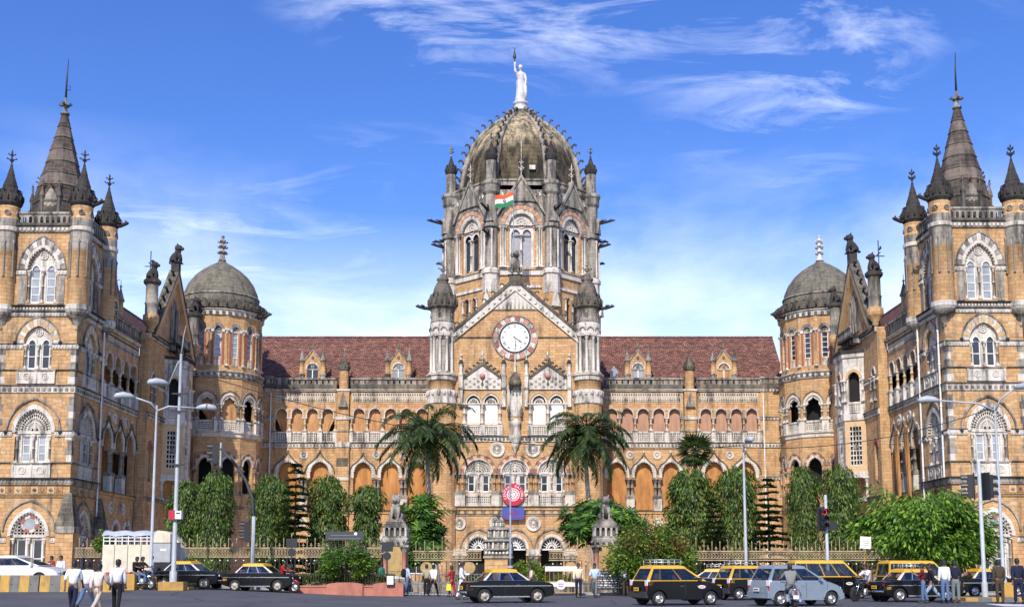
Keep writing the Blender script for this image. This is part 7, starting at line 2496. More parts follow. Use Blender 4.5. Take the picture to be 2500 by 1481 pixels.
def coltree(px_, D, wpx, topy, k, label):
 s = FPX / (D * math.cos(PITCH))
 h = 1.5 + D * math.tan(PITCH + math.atan((CYP - topy) / FPX)) - zg(wx(px_, D), D) - .1
 w = wpx / s / 2 / 1.42
 plant('column_tree', label, 'tree', wx(px_, D), D, cmesh[k], ctrunk, 'weeping column trees behind the railings', rz=px_ * .7, sc=(w, w, h / 7.5))
coltree(450, 75, 92, 1180, 0, 'weeping column tree behind the tall grey lamp column')
coltree(521, 74, 88, 1158, 1, 'bright weeping column tree under the curved signal mast')
coltree(658, 74, 100, 1166, 2, 'dense dark weeping column tree left of the first layered pine')
coltree(797, 74, 104, 1168, 4, 'broad weeping column tree right of the first layered pine')
coltree(893, 73, 100, 1192, 3, 'short conical weeping tree behind the dark notice board')
coltree(1690, 76, 126, 1152, 5, 'wide weeping column tree below the fan palm')
coltree(1802, 75, 110, 1148, 6, 'weeping column tree behind the plain white lamp column')
coltree(1966, 75, 78, 1146, 0, 'narrow weeping column tree left of the lit red signal')
coltree(2056, 74, 100, 1144, 4, 'weeping column tree right of the lit red signal')
# layered pines
def pine(seed):
 r = np.random.default_rng(seed)
 Ps, Ds, Us, L, Wd = [], [], [], [], []
 m = MB()
 H = 8.0
 m.tube([(0, 0, 0), (.02, 0, H * .5), (0, 0, H)], [.13, .09, .02], 7, 'bark')
 tiers = 15
 for k in range(tiers):
  z0_ = z = .9 + (H - 1.0) * (k / (tiers - 1)) ** .92
  ln = 1.45 * (1 - k / tiers) ** .8 + .16
  nb = 7 if k < tiers - 4 else 5
  for b in range(nb):
   a = 2 * math.pi * (b + .5 * (k % 2)) / nb + r.normal(0, .12)
   l = ln * r.uniform(.7, 1.15)
   z = z0_ + r.normal(0, .06)
   ca, sa = math.cos(a), math.sin(a)
   pts = [(ca * l * q, sa * l * q, z + l * (.10 * math.sin(q * 2.2) - .16 * q * q) + .12 * l * (q > .8) * (q - .8) * 3) for q in np.linspace(0, 1, 7)]
   m.tube(pts, [.03, .026, .022, .02, .016, .012, .008], 4, 'bark', caps=False)
   nn = int(60 + 130 * l)
   for q in r.random(nn) ** .8:
    i = min(5, int(q * 6)); f = q * 6 - i
    p = np.array(pts[i]) * (1 - f) + np.array(pts[i + 1]) * f
    s = r.choice((-1, 1))
    side = np.array([-sa * s, ca * s, 0])
    d = side * r.uniform(.5, 1) + np.array([ca, sa, 0]) * r.uniform(.4, 1.0) + np.array([0, 0, r.uniform(-.3, .7)])
    Ps.append(p); Ds.append(d); Us.append((r.normal(0, .3), r.normal(0, .3), 1)); L.append(r.uniform(.18, .34) * (.6 + .4 * l)); Wd.append(r.uniform(.08, .13))
 return leaves_mesh(np.array(Ps), np.array(Ds), np.array(Us), np.array(L), np.array(Wd), ['leaf_pine']), m.mesh('trunk')
pm = [pine(1), pine(2)]
def pinetree(px_, D, topy, wpx, k, label):
 s = FPX / (D * math.cos(PITCH))
 h = 1.5 + D * math.tan(PITCH + math.atan((CYP - topy) / FPX)) - .1
 w = wpx / s / 2 / 1.5
 plant('layered_pine', label, 'tree', wx(px_, D), D, pm[k][0], pm[k][1], 'layered island pines', rz=px_, sc=(w, w, h / 8))
pinetree(718, 72, 1143, 104, 0, 'slim layered pine between two weeping column trees')
pinetree(1745, 72.5, 1222, 96, 1, 'small layered pine between the weeping trees below the fan palm')
pinetree(1880, 72, 1168, 112, 0, 'layered pine right of the plain white lamp column')
# feather palms
def palm(seed, h, R, bend):
 r = np.random.default_rng(seed)
 m = MB()
 pts = [(bend * (1 - k / 8) ** 1.6, 0, h * k / 8) for k in range(9)]
 m.tube(pts, [.26, .22, .2, .19, .18, .17, .16, .15, .14], 10, 'bark_palm')
 m.tube([(0, 0, h - .1), (0, 0, h + .7)], [.17, .08], 8, 'leaf_column')
 Ps, Ds, Us, L, Wd, MI = [], [], [], [], [], []
 nf = 46
 for f in range(nf):
  a = 2 * math.pi * f * .381966 * 1.0 + r.normal(0, .12)
  el = 1.4 - 1.9 * (f / nf) + r.normal(0, .1)      # start angle
  l = R * r.uniform(.9, 1.15)
  ca, sa = math.cos(a), math.sin(a)
  p = np.array([0, 0, h + .45]); pa = [tuple(p)]
  N = 16
  e = el
  prev = p
  for q in range(N):
   e -= (.06 + .05 * q / N * 2) * (1.1 if el > .5 else .8)
   d = np.array([ca * math.cos(e), sa * math.cos(e), math.sin(e)])
   p = p + d * l / N
   pa.append(tuple(p))
   if q > 1:
    for s in (-1, 1):
     for w in range(4):
      b = prev + (p - prev) * (w + r.random()) / 4
      side = np.array([-sa * s, ca * s, 0])
      ln = .72 * math.sin(min(1, (q + 1) / N + .12) * math.pi * .85) + .25
      dd = side * r.uniform(.55, .8) + d * r.uniform(.45, .7) + np.array([0, 0, -r.uniform(.1, .7)])
      Ps.append(b); Ds.append(dd); Us.append(np.array([ca * .3, sa * .3, 1])); L.append(ln * r.uniform(.8, 1.1)); Wd.append(.085); MI.append(1 if f > nf - 5 and f % 2 else 0)
   prev = p
  m.tube(pa, [.06 - .0032 * q for q in range(N + 1)], 4, 'leaf_palm', caps=False)
 return leaves_mesh(np.array(Ps), np.array(Ds), np.array(Us), np.array(L), np.array(Wd), ['leaf_palm', 'leaf_dry'], MI), m.mesh('trunk')
a, b = palm(4, 10.3, 4.0, .9)
plant('feather_palm', 'tall feather palm with pale leaning trunk left of the emblem', 'palm', wx(1040, 82), 82, a, b, 'feather palms either side of the entrance')
a, b = palm(9, 10.2, 3.6, .75)
plant('feather_palm', 'tall feather palm leaning beside the right pavilion turret', 'palm', wx(1432, 82), 82, a, b, 'feather palms either side of the entrance')
def fanpalm(seed, h):
 r = np.random.default_rng(seed)
 m = MB(); m.tube([(0, 0, 0), (.1, 0, h * .5), (0, 0, h)], [.2, .17, .15], 8, 'bark')
 Ps, Ds, Us, L, Wd = [], [], [], [], []
 for f in range(34):
  a = f * 2.39996; el = 1.35 - 2.1 * f / 34
  d = np.array([math.cos(a) * math.cos(el), math.sin(a) * math.cos(el), math.sin(el)])
  base = np.array([0, 0, h]) + d * r.uniform(.55, .85)
  m.tube([(0, 0, h), tuple(base)], [.03, .02], 4, 'leaf_palm', caps=False)
  side = np.cross(d, [0, 0, 1]); side /= np.linalg.norm(side) + 1e-6
  for q in range(15):
   an = (q - 7) / 7 * 1.45
   dd = d * math.cos(an) + side * math.sin(an) + np.array([0, 0, -.25 * abs(math.sin(an)) - .15])
   Ps.append(base); Ds.append(dd); Us.append(np.cross(d, side) + r.normal(0, .15, 3)); L.append(r.uniform(.95, 1.35)); Wd.append(.13)
 return leaves_mesh(np.array(Ps), np.array(Ds), np.array(Us), np.array(L), np.array(Wd), ['leaf_palm']), m.mesh('trunk')
a, b = fanpalm(3, 9.9)
plant('fan_palm', 'fan palm with radiating fronds above the wide weeping tree', 'palm', wx(1702, 84), 84, a, b, None)
# broad crowns: limbs and leaf clumps
def bushy(seed, H, R, nclump, per, leaf, lsize, droop, mats, trunk_h=1.2, flat=.75, base=.35, whorl=False, limbs=True):
 r = np.random.default_rng(seed)
 m = MB()
 Ps, Ds, Us, L, Wd, MI = [], [], [], [], [], []
 if limbs:
  m.tube([(0, 0, 0), (.08 * R, 0, trunk_h * .6), (0, .03 * R, trunk_h)], [.09 * R + .03, .07 * R + .02, .055 * R + .02], 8, 'bark')
 for c in range(nclump):
  a = r.random() * 2 * math.pi
  u = r.random() ** .5
  zz = r.random()
  shell = .62 + .38 * r.random()
  th = math.acos(1 - 1.5 * zz) if True else 0
  cx, cy, cz = R * shell * math.sin(th) * math.cos(a), R * shell * math.sin(th) * math.sin(a), base * H + (H * (1 - base)) * (.35 + .65 * math.cos(th)) * shell
  cz = max(cz, base * H * .6)
  cz += r.normal(0, .04 * H)
  if limbs and c % 3 == 0:
   m.tube([(0, 0, trunk_h * .9), (cx * .45, cy * .45, trunk_h + (cz - trunk_h) * .6), (cx * .95, cy * .95, cz)], [.04 * R + .01, .025 * R + .008, .01], 5, 'bark', caps=False)
  k = per
  mi = 0 if len(mats) == 1 or r.random() < .72 else int(r.integers(1, len(mats)))
  if len(mats) > 2 and mi == 2 and cz < H * .6: mi = 1
  if whorl:
   ax = np.array([cx * .5, cy * .5, R * .55]); ax /= np.linalg.norm(ax)
   for w in range(3):
    o = np.array([cx, cy, cz]) - ax * .16 * w + r.normal(0, .05, 3)
    for q in range(10):
     an = 2 * math.pi * q / 10 + w
     t1 = np.cross(ax, [.3, .1, 1]); t1 /= np.linalg.norm(t1); t2 = np.cross(ax, t1)
     d = t1 * math.cos(an) + t2 * math.sin(an) + ax * (.35 - .25 * w) + np.array([0, 0, -droop])
     Ps.append(o); Ds.append(d); Us.append(ax + r.normal(0, .1, 3)); L.append(lsize * r.uniform(.85, 1.1)); Wd.append(lsize * .26); MI.append(mi)
   continue
  rad_ = R * .26
  pp = r.normal(0, 1, (k, 3)); pp /= np.linalg.norm(pp, axis=1, keepdims=True); pp *= rad_ * r.random((k, 1)) ** .4
  pp[:, 2] *= flat
  for q in range(k):
   o = np.array([cx, cy, cz]) + pp[q]
   outd = pp[q] / rad_ * .8 + np.array([cx, cy, 0]) / (R + .01) * .7
   d = outd + np.array([0, 0, -droop]) + r.normal(0, .35, 3)
   Ps.append(o); Ds.append(d); Us.append(outd + np.array([0, 0, .6]) + r.normal(0, .5, 3)); L.append(lsize * r.uniform(.7, 1.2)); Wd.append(lsize * leaf * r.uniform(.8, 1.2)); MI.append(mi if r.random() < .9 else 0)
 return leaves_mesh(np.array(Ps), np.array(Ds), np.array(Us), np.array(L), np.array(Wd), mats, MI), (m.mesh('trunk') if limbs else None)
a, b = bushy(21, 6.2, 3.75, 190, 80, .36, .40, .8, ['leaf_bright'], trunk_h=2.0, base=.30)
plant('leafy_tree', 'broad bright green tree with drooping leaves behind the parked taxis', 'tree', wx(2262, 67.5), 68.2, a, b, None)
a, b = bushy(22, 5.2, 1.6, 50, 60, .36, .26, .5, ['leaf_bright'], trunk_h=2.0, base=.35)
plant('leafy_tree', 'smaller rounded green tree at the corner of the wing', 'tree', wx(2140, 76), 76, a, b, None)
a, b = bushy(23, 3.7, 2.25, 210, 80, .46, .19, .1, ['leaf_bush', 'leaf_umbrella', 'leaf_red'], trunk_h=.7, base=.2)
plant('shrub', 'large rounded shrub with reddish tips beside the upright tiger gatepost', 'bush', wx(1592, 62), 62.6, a, b, None)
a, b = bushy(24, 2.2, 1.45, 80, 70, .45, .18, .05, ['leaf_umbrella', 'leaf_bright'], trunk_h=.7, base=.3, flat=.6)
plant('shrub', 'small spreading green tree growing from the red planter', 'bush', wx(845, 61.6), 61.7, a, b, None, z=.5)
a, b = bushy(25, 6.2, 1.6, 95, 0, .3, .62, .25, ['leaf_umbrella', 'leaf_bright'], trunk_h=1.6, base=.3, whorl=True)
plant('umbrella_plant', 'umbrella plant with whorled leaves beside the seated lion', 'bush', wx(1030, 71), 71.5, a, b, 'umbrella plants behind the gate')
a, b = bushy(26, 5.7, 2.75, 190, 0, .3, .62, .3, ['leaf_umbrella', 'leaf_bright'], trunk_h=2.6, base=.6, whorl=True)
plant('umbrella_plant', 'wide canopied umbrella plant behind the upright tiger', 'bush', wx(1474, 71), 71.5, a, b, 'umbrella plants behind the gate')
hm, _ = bushy(27, .9, .75, 26, 50, .4, .13, -.2, ['leaf_hedge'], base=.1, limbs=False)
hm2, _ = bushy(28, 1.1, .8, 26, 50, .4, .15, -.1, ['leaf_bush'], base=.1, limbs=False)
spots = [(1262, 69.5, 1.15, 'yellow green shrub at the foot of the flagpole'), (1292, 70.5, 1.25, 'yellow green shrub left of the entrance column'), (1322, 70.0, 1.0, 'low yellow green shrub before the dark doorway'), (1122, 69.5, 1.0, 'low green shrub behind the crowd barrier'), (1172, 69.5, 1.1, 'green shrub beside the brick pier'),
   (1375, 69.5, 1.0, 'low green shrub behind the white topped barricade'), (478, 63.4, 1.2, 'bright yellow green shrub between the two left taxis'), (1905, 65.2, 1.3, 'green shrub above the blue grey car roof'), (503, 63.6, .9, 'small yellow green shrub close to the railing wall')]
for i, (px_, D, s, lb) in enumerate(spots):
 X = wx(px_, D)
 put('shrub', (hm, hm2)[i % 2], None, T(X, D, zg(X, D) + .1, i * 1.3) @ Matrix.Diagonal((s, s, s * (1.5 if i in (0, 1, 6) else 1.0), 1)), label=lb, cat='bush', group='low shrubs')
a, b = bushy(29, 2.1, .55, 26, 50, .45, .16, .1, ['leaf_bright'], trunk_h=.5, base=.35)
plant('shrub', 'small leafy sapling left of the cream truck', 'bush', wx(247, 65), 65.2, a, b, None, z=1.6)
# clipped hedge inside the planter
r = np.random.default_rng(3)
n = 5200
P = np.stack([r.uniform(XA + .3, XB - .2, n), r.uniform(61.35, 62.1, n), .45 + .62 * r.random(n) ** .45], 1)
D_ = np.stack([r.normal(0, .5, n), r.normal(-.4, .5, n), r.uniform(.1, 1, n)], 1)
hedge = leaves_mesh(P, D_, r.normal(0, 1, (n, 3)), r.uniform(.1, .18, n), r.uniform(.05, .08, n), ['leaf_hedge'], name='hedge')
put('clipped_hedge', hedge, None, label='low clipped yellow green hedge behind the planter fence', cat='hedge')
r = np.random.default_rng(4)
n = 9000
P = np.stack([np.where(r.random(n) < .5, r.uniform(-25, -3.4, n), r.uniform(3.8, 25, n)), r.uniform(70.6, 74.5, n), np.full(n, .22)], 1)
P[:, 2] += np.array([zg(x, y) for x, y in P[:, :2]])
gr = leaves_mesh(P, np.stack([r.normal(0, .4, n), r.normal(0, .4, n), np.ones(n)], 1), r.normal(0, 1, (n, 3)), r.uniform(.12, .3, n), r.uniform(.03, .05, n), ['leaf_hedge'], name='grass')
put('grass', gr, None, kind='stuff', label='tufts of grass on the forecourt lawns', cat='grass')
# ------------------------------------------------------------------ vehicles
plain('car_black', (.006, .006, .007), .22, var=.1, coat=.0, spec=.35)
plain('car_yellow', (.72, .40, .02), .4, var=.06, coat=.4)
plain('car_cream', (.70, .60, .42), .5, var=.08)
plain('car_white', (.76, .76, .75), .3, var=.04, coat=.5)
plain('car_bluegrey', (.205, .255, .305), .32, var=.06, coat=.6)
plain('car_trim', (.035, .035, .036), .7)
plain('chrome', (.72, .72, .72), .18, metal=1.0)
plain('rim_steel', (.52, .52, .51), .35, metal=.6)
plain('rim_beige', (.42, .38, .32), .6)
plain('plate_yellow', (.75, .45, .02), .6)
plain('lamp_glass', (.72, .74, .75), .12)
plain('tail_red', (.45, .01, .012), .25)
def glassmat():
 m = bpy.data.materials.new('car_glass'); m.use_nodes = True
 t = m.node_tree; t.nodes.clear()
 o = t.nodes.new('ShaderNodeOutputMaterial'); tr = t.nodes.new('ShaderNodeBsdfTransparent'); gl = t.nodes.new('ShaderNodeBsdfGlossy'); mx_ = t.nodes.new('ShaderNodeMixShader'); lw = t.nodes.new('ShaderNodeLayerWeight')
 tr.inputs[0].default_value = (.55, .60, .60, 1); gl.inputs[0].default_value = (.8, .85, .9, 1); gl.inputs['Roughness'].default_value = .04; lw.inputs[0].default_value = .35
 mr = t.nodes.new('ShaderNodeMapRange'); mr.inputs[3].default_value = .06; mr.inputs[4].default_value = .5
 t.links.new(lw.outputs['Fresnel'], mr.inputs[0]); t.links.new(mr.outputs[0], mx_.inputs[0]); t.links.new(tr.outputs[0], mx_.inputs[1]); t.links.new(gl.outputs[0], mx_.inputs[2]); t.links.new(mx_.outputs[0], o.inputs[0])
 MATS['car_glass'] = m
glassmat()
plain('car_seat', (.16, .09, .06), .8)
plain('car_inside', (.03, .028, .026), .9)
plain('truck_cream', (.66, .60, .46), .7, dirt=((.4, .33, .22), 1.5, .5))
plain('tarpaulin', (.42, .45, .5), .75, var=.2)
plain('bike_red', (.40, .02, .025), .35)
def wheel_parts(r, w, rim):
 def f():
  a = MB()
  prof = [(r * .62, -w / 2), (r * .92, -w / 2), (r, -w * .3), (r, w * .3), (r * .92, w / 2), (r * .62, w / 2)]
  a.lathe(prof, 20, 'rubber', smooth=True)
  b = MB()
  b.lathe([(r * .64, w * .5), (r * .6, w * .30), (r * .42, w * .26), (r * .36, w * .44), (r * .16, w * .46), (r * .12, w * .6), (0, w * .62)], 16, rim)
  for k in range(6):
   an = 2 * PI * k / 6
   b.lathe([(.028, w * .27), (.028, w * .3), (0, w * .3)], 5, 'iron_black', r * .5 * math.cos(an), r * .5 * math.sin(an))
  b.lathe([(r * .6, -w * .4), (0, -w * .4)], 12, 'iron_black')
  return a.mesh('tyre'), b.mesh('rim')
 return cached(('whl', r, w, rim), f)
def lerp(a, b, t):
 return tuple(a[i] + (b[i] - a[i]) * t for i in range(3))
def car(kind, label, px_, D, rz, paint, roofp, rim='rim_steel', rack=False, taxi=True, group=None, plate='plate_yellow', name='taxi', cat='taxi', dz=0, occupant=True):
 S = {
  'saloon': dict(W=1.5, out=[(-1.9, .34), (-1.97, .5), (-1.95, .72), (-1.88, .88), (-1.25, .95), (.86, .95), (1.05, .93), (1.72, .88), (1.9, .80), (1.96, .62), (1.95, .42), (1.9, .32)], gb=(-1.28, .92), gt=(-.86, .32), zb=.93, zr=1.46, wh=(-1.2, 1.17), r=.31, doors=(-.28,), win=((.06, .32), (.35, .62), (.65, .93)), box=True),
  'hatch': dict(W=1.56, out=[(-1.66, .3), (-1.74, .5), (-1.72, .75), (-1.68, .98), (.9, .98), (1.15, .94), (1.5, .82), (1.7, .66), (1.76, .46), (1.7, .26)], gb=(-1.66, 1.0), gt=(-1.36, .12), zb=.97, zr=1.6, wh=(-1.18, 1.17), r=.29, doors=(.0,), win=((.05, .20), (.23, .56), (.6, .92)), box=False),
  'van': dict(W=1.62, out=[(-1.95, .34), (-2.02, .55), (-2.0, .85), (-1.98, 1.06), (1.25, 1.06), (1.55, .98), (1.85, .84), (2.0, .66), (2.02, .42), (1.96, .3)], gb=(-1.96, 1.3), gt=(-1.86, .62), zb=1.05, zr=1.86, wh=(-1.25, 1.28), r=.32, doors=(-.45, .45), win=((.03, .2), (.235, .45), (.49, .68), (.72, .95)), box=False),
  'sedan': dict(W=1.75, out=[(-2.2, .32), (-2.27, .55), (-2.2, .85), (-1.7, .98), (-1.2, 1.0), (1.0, .98), (1.4, .93), (1.95, .82), (2.2, .66), (2.27, .46), (2.2, .26)], gb=(-1.75, 1.3), gt=(-.85, .12), zb=.97, zr=1.47, wh=(-1.38, 1.35), r=.32, doors=(-.3,), win=((.1, .3), (.33, .62), (.65, .9)), box=False),
 }[kind]
 X = wx(px_, D)
 M = T(X, D, zg(X, D) + dz, rz)
 t = thing(name, label, cat, M, group)
 W_, r = S['W'], S['r']
 def mk():
  p = {}
  bot = []
  zb0 = .24
  fx, bx = S['out'][-1][0], S['out'][0][0]
  for xw in sorted(S['wh'], reverse=True):
   ar = r + .055
   bot += [(xw + ar * math.cos(a), max(zb0, r + ar * math.sin(a))) for a in [(-.25 + (PI + .5) * k / 12) for k in range(13)]]
  poly = S['out'] + bot
  poly_in = poly
  zc = .6
  outer = [(x * .985, zc + (z - zc) * .93 if z > zc else z) for x, z in poly]
  m = MB()
  yo, ym = W_ / 2, W_ / 2 - .08
  n = len(poly)
  for s in (-1, 1):
   m.face([(x, s * yo, z) for x, z in (outer if s < 0 else outer[::-1])], paint)
   for i in range(n):
    j = (i + 1) % n
    q = [(outer[i][0], s * yo, outer[i][1]), (outer[j][0], s * yo, outer[j][1]), (poly[j][0], s * ym, poly[j][1]), (poly[i][0], s * ym, poly[i][1])]
    m.face(q if s > 0 else q[::-1], paint)
  for i in range(n):
   j = (i + 1) % n
   m.face([(poly[i][0], -ym, poly[i][1]), (poly[j][0], -ym, poly[j][1]), (poly[j][0], ym, poly[j][1]), (poly[i][0], ym, poly[i][1])], paint if i < len(S['out']) - 1 else 'car_trim')
  p['body'] = m.mesh('body')
  # cabin
  (b0, b1), (t0, t1), zb, zr = S['gb'], S['gt'], S['zb'], S['zr']
  wb, wt = W_ / 2 - .07, W_ / 2 - .19
  m = MB()
  BL = [(b0, -wb, zb), (b1, -wb, zb), (b1, wb, zb), (b0, wb, zb)]
  e = .13 if kind == 'saloon' else .1
  TL_ = [(t0, -wt, zr - e), (t1, -wt, zr - e), (t1, wt, zr - e), (t0, wt, zr - e)]
  MT = [(t0 + .03, -wt + .03, zr - .035), (t1 - .05, -wt + .03, zr - .035), (t1 - .05, wt - .03, zr - .035), (t0 + .03, wt - .03, zr - .035)]
  RT = [(t0 + .2, -wt + .2, zr + .01), (t1 - .25, -wt + .2, zr + .01), (t1 - .25, wt - .2, zr + .01), (t0 + .2, wt - .2, zr + .01)]
  pil = roofp if kind != 'saloon' else 'car_cream'
  def framed(A, Bq, C, Dq, wins, v0, v1):
   def pt(s_, v):
    return lerp(lerp(A, Bq, s_), lerp(Dq, C, s_), v)
   m.face([pt(0, 0), pt(1, 0), pt(1, v0), pt(0, v0)], paint if kind == 'saloon' else pil)
   m.face([pt(0, v1), pt(1, v1), pt(1, 1), pt(0, 1)], roofp)
   cur = 0
   for s0, s1 in list(wins) + [(1, 1)]:
    if s0 > cur: m.face([pt(cur, v0), pt(s0, v0), pt(s0, v1), pt(cur, v1)], pil)
    cur = s1
  sides = S['win']
  framed(BL[0], BL[1], TL_[1], TL_[0], sides, .1, .9)
  framed(BL[1], BL[2], TL_[2], TL_[1], [(.07, .93)], .1, .93)
  framed(BL[2], BL[3], TL_[3], TL_[2], [(1 - s1, 1 - s0) for s0, s1 in reversed(sides)], .1, .9)
  framed(BL[3], BL[0], TL_[0], TL_[3], [(.09, .91)], .12, .9)
  for i in range(4):
   j = (i + 1) % 4
   m.face([TL_[i], TL_[j], MT[j], MT[i]], roofp)
   m.face([MT[i], MT[j], RT[j], RT[i]], roofp)
  m.face(RT, roofp)
  p['cabin'] = m.mesh('cabin')
  gl = {}
  def pane(A, Bq, C, Dq, s0, s1, v0, v1, off, sn):
   def pt(s, v):
    return lerp(lerp(A, Bq, s), lerp(Dq, C, s), v)
   a, b, c, d = pt(s0, v0), pt(s1, v0), pt(s1, v1), pt(s0, v1)
   n_ = (Vector(b) - Vector(a)).cross(Vector(d) - Vector(a)).normalized() * off
   mm = MB(); mm.face([tuple(Vector(q) + n_) for q in (a, b, c, d)], 'car_glass')
   fr = .014
   I_ = [pt(s0, v0), pt(s1, v0), pt(s1, v1), pt(s0, v1)]; O_ = [pt(s0 - fr, v0 - .03), pt(s1 + fr, v0 - .03), pt(s1 + fr, v1 + .03), pt(s0 - fr, v1 + .03)]
   for q_ in range(4):
    w_ = (q_ + 1) % 4
    mm.face([tuple(Vector(z_) + n_ * 1.4) for z_ in (O_[q_], O_[w_], I_[w_], I_[q_])], 'chrome' if kind == 'saloon' else 'car_trim')
   return mm.mesh(sn)
  p['windscreen'] = [pane(BL[1], BL[2], TL_[2], TL_[1], .07, .93, .1, .93, .008, 'windscreen')]
  p['rear_window'] = [pane(BL[3], BL[0], TL_[0], TL_[3], .09, .91, .12, .9, .008, 'rear_window')]
  sw = []
  for s0, s1 in S['win']:
   sw.append(pane(BL[0], BL[1], TL_[1], TL_[0], s0, s1, .1, .9, .008, 'side_window'))
   sw.append(pane(BL[2], BL[3], TL_[3], TL_[2], 1 - s1, 1 - s0, .1, .9, .008, 'side_window'))
  p['side_window'] = sw
  return p
 p = cached(('car', kind, paint, roofp), mk)
 rel('body', p['body'], t); rel('cabin', p['cabin'], t)
 for k in ('windscreen', 'rear_window', 'side_window'):
  for me in p[k]: rel(k, me, t)
 def seats():
  m = MB()
  (b0, b1), zb = S['gb'], S['zb']
  m.box(b0 + .1, b1 - .25, -W_ / 2 + .12, W_ / 2 - .12, zb - .45, zb - .03, 'car_inside')
  for x in ((b0 + b1) / 2 - .75, (b0 + b1) / 2 + .15):
   for s_ in (-.36, .36):
    m.tube([(x + .08, s_, zb - .1), (x, s_, zb + .1), (x - .06, s_, zb + .24), (x - .08, s_, zb + .3)], [.2, .22, .18, .1], 8, 'car_seat')
  m.tube([(b1 - .42, .36, zb + .02), (b1 - .36, .36, zb + .08)], [.17, .17], 12, 'car_inside')
  m.box(b1 - .35, b1 - .12, -W_ / 2 + .15, W_ / 2 - .15, zb - .05, zb + .06, 'car_inside')
  return m.mesh('seats')
 rel('interior', cached(('seats', kind), seats), t)
 ty, ri = wheel_parts(r, .19, rim)
 for xw in S['wh']:
  for s in (-1, 1):
   Lw = T(xw, s * (W_ / 2 - .1), r) @ Matrix.Rotation(-s * PI / 2, 4, 'X')
   w = rel('wheel', ty, t, Lw)
   put('rim', ri, w, WM[w])
 def det():
  q = {}
  fx = max(x for x, z in S['out']); bx = min(x for x, z in S['out'])
  m = MB(); m.tube([(bx - .05, -W_ / 2 + .05, .47), (bx - .07, 0, .47), (bx - .05, W_ / 2 - .05, .47)], [.045, .055, .045], 6, 'chrome' if kind == 'saloon' else ('car_trim' if taxi else paint)); q['rear_bumper'] = m
  m = MB(); m.tube([(fx + .05, -W_ / 2 + .05, .45), (fx + .07, 0, .45), (fx + .05, W_ / 2 - .05, .45)], [.045, .055, .045], 6, 'chrome' if kind == 'saloon' else ('car_trim' if taxi else paint)); q['front_bumper'] = m
  if kind != 'saloon':
   m = MB(); m.box(bx - .03, bx + .18, -W_ / 2 + .02, W_ / 2 - .02, .32, .56, 'car_trim' if taxi else paint); q['rear_bumper'] = m
   m = MB(); m.box(fx - .16, fx + .03, -W_ / 2 + .03, W_ / 2 - .03, .28, .5, 'car_trim' if taxi else paint); q['front_bumper'] = m
  m = MB(); m.box(bx - .085, bx - .06, -.2, .2, .58, .72, plate); m.box(bx - .09, bx - .085, -.16, .16, .63, .67, 'car_trim'); q['number_plate'] = m
  m = MB(); m.box(fx - .02, fx + .012, -.32, .32, .55, .72, 'car_trim'); q['grille'] = m
  return {k: v.mesh(k) for k, v in q.items()}
 for k, me in cached(('cdet', kind, paint, taxi, plate), det).items():
  rel(k, me, t)
 fx = max(x for x, z in S['out']); bx = min(x for x, z in S['out'])
 hl = cached('hl', lambda: (lambda m: (m.lathe([(.1, 0), (.095, .04), (0, .06)], 12, 'lamp_glass'), m.lathe([(.1, 0), (.12, .0), (.12, .03), (.1, .03)], 12, 'chrome'), m.mesh('headlight'))[2])(MB()))
 for s in (-1, 1):
  rel('headlight', hl, t, T(fx - .06, s * (W_ / 2 - .24), .66) @ Matrix.Rotation(PI / 2, 4, 'Y'))
  if kind in ('hatch', 'van'):
   me = cached(('tl', kind), lambda: (lambda m: (m.box(-.03, .12, -.1, .1, 0, .2, 'tail_red'), m.box(-.025, .12, -.1, .1, .2, .42, 'lamp_glass'), m.mesh('tail_light'))[2])(MB()))
   rel('tail_light', me, t, T(bx + .05, s * (W_ / 2 - .105), .6))
  else:
   me = cached('tl2', lambda: (lambda m: (m.box(-.03, .05, -.06, .06, 0, .16, 'tail_red'), m.mesh('tail_light'))[1])(MB()))
   rel('tail_light', me, t, T(bx + .05, s * (W_ / 2 - .13), .64))
  # door seams, handles, trim strip
  m = MB()
  for d in S['doors']:
   m.box(d - .006, d + .006, s * W_ / 2 - .004, s * W_ / 2 + .004, .34, S['zb'] - .03, 'car_trim')
  m.box(S['gb'][1] - .03, S['gb'][1] - .018, s * W_ / 2 - .004, s * W_ / 2 + .004, .5, S['zb'] - .04, 'car_trim')
  rel('door_seam', m.mesh('door_seam'), t)
  for d in S['doors']:
   m = MB(); m.box(d - .22, d - .08, s * W_ / 2, s * W_ / 2 + .025, .76, .79, 'chrome'); rel('door_handle', m.mesh('handle'), t)
   m = MB(); m.box(d + .52, d + .66, s * W_ / 2, s * W_ / 2 + .025, .76, .79, 'chrome'); rel('door_handle', m.mesh('handle'), t)
  m = MB()
  for xw in S['wh']:
   an = [.12 + (PI - .24) * k / 12 for k in range(13)]
   m.band([(xw + (r + .05) * math.cos(a), r + (r + .05) * math.sin(a)) for a in an], [(xw + (r + .11) * math.cos(a), r + (r + .10) * math.sin(a)) for a in an], s * W_ / 2 - .03, s * W_ / 2 + .03, paint)
  rel('wheel_arch_lip', m.mesh('lip'), t)
  if kind == 'saloon':
   m = MB(); m.box(-1.85, 1.8, s * W_ / 2 - .002, s * W_ / 2 + .012, .715, .745, 'chrome'); m.box(-.85, .8, s * W_ / 2 - .06, s * W_ / 2 + .0, .25, .3, 'chrome'); rel('chrome_strip', m.mesh('strip'), t)
   m = MB(); m.box(-1.86, -1.64, s * W_ / 2, s * W_ / 2 + .01, .55, .67, plate); rel('number_panel', m.mesh('panel'), t)
  elif taxi:
   m = MB(); m.box(-1.62, -1.42, s * W_ / 2, s * W_ / 2 + .012, .8, .94, plate); rel('number_panel', m.mesh('panel'), t)
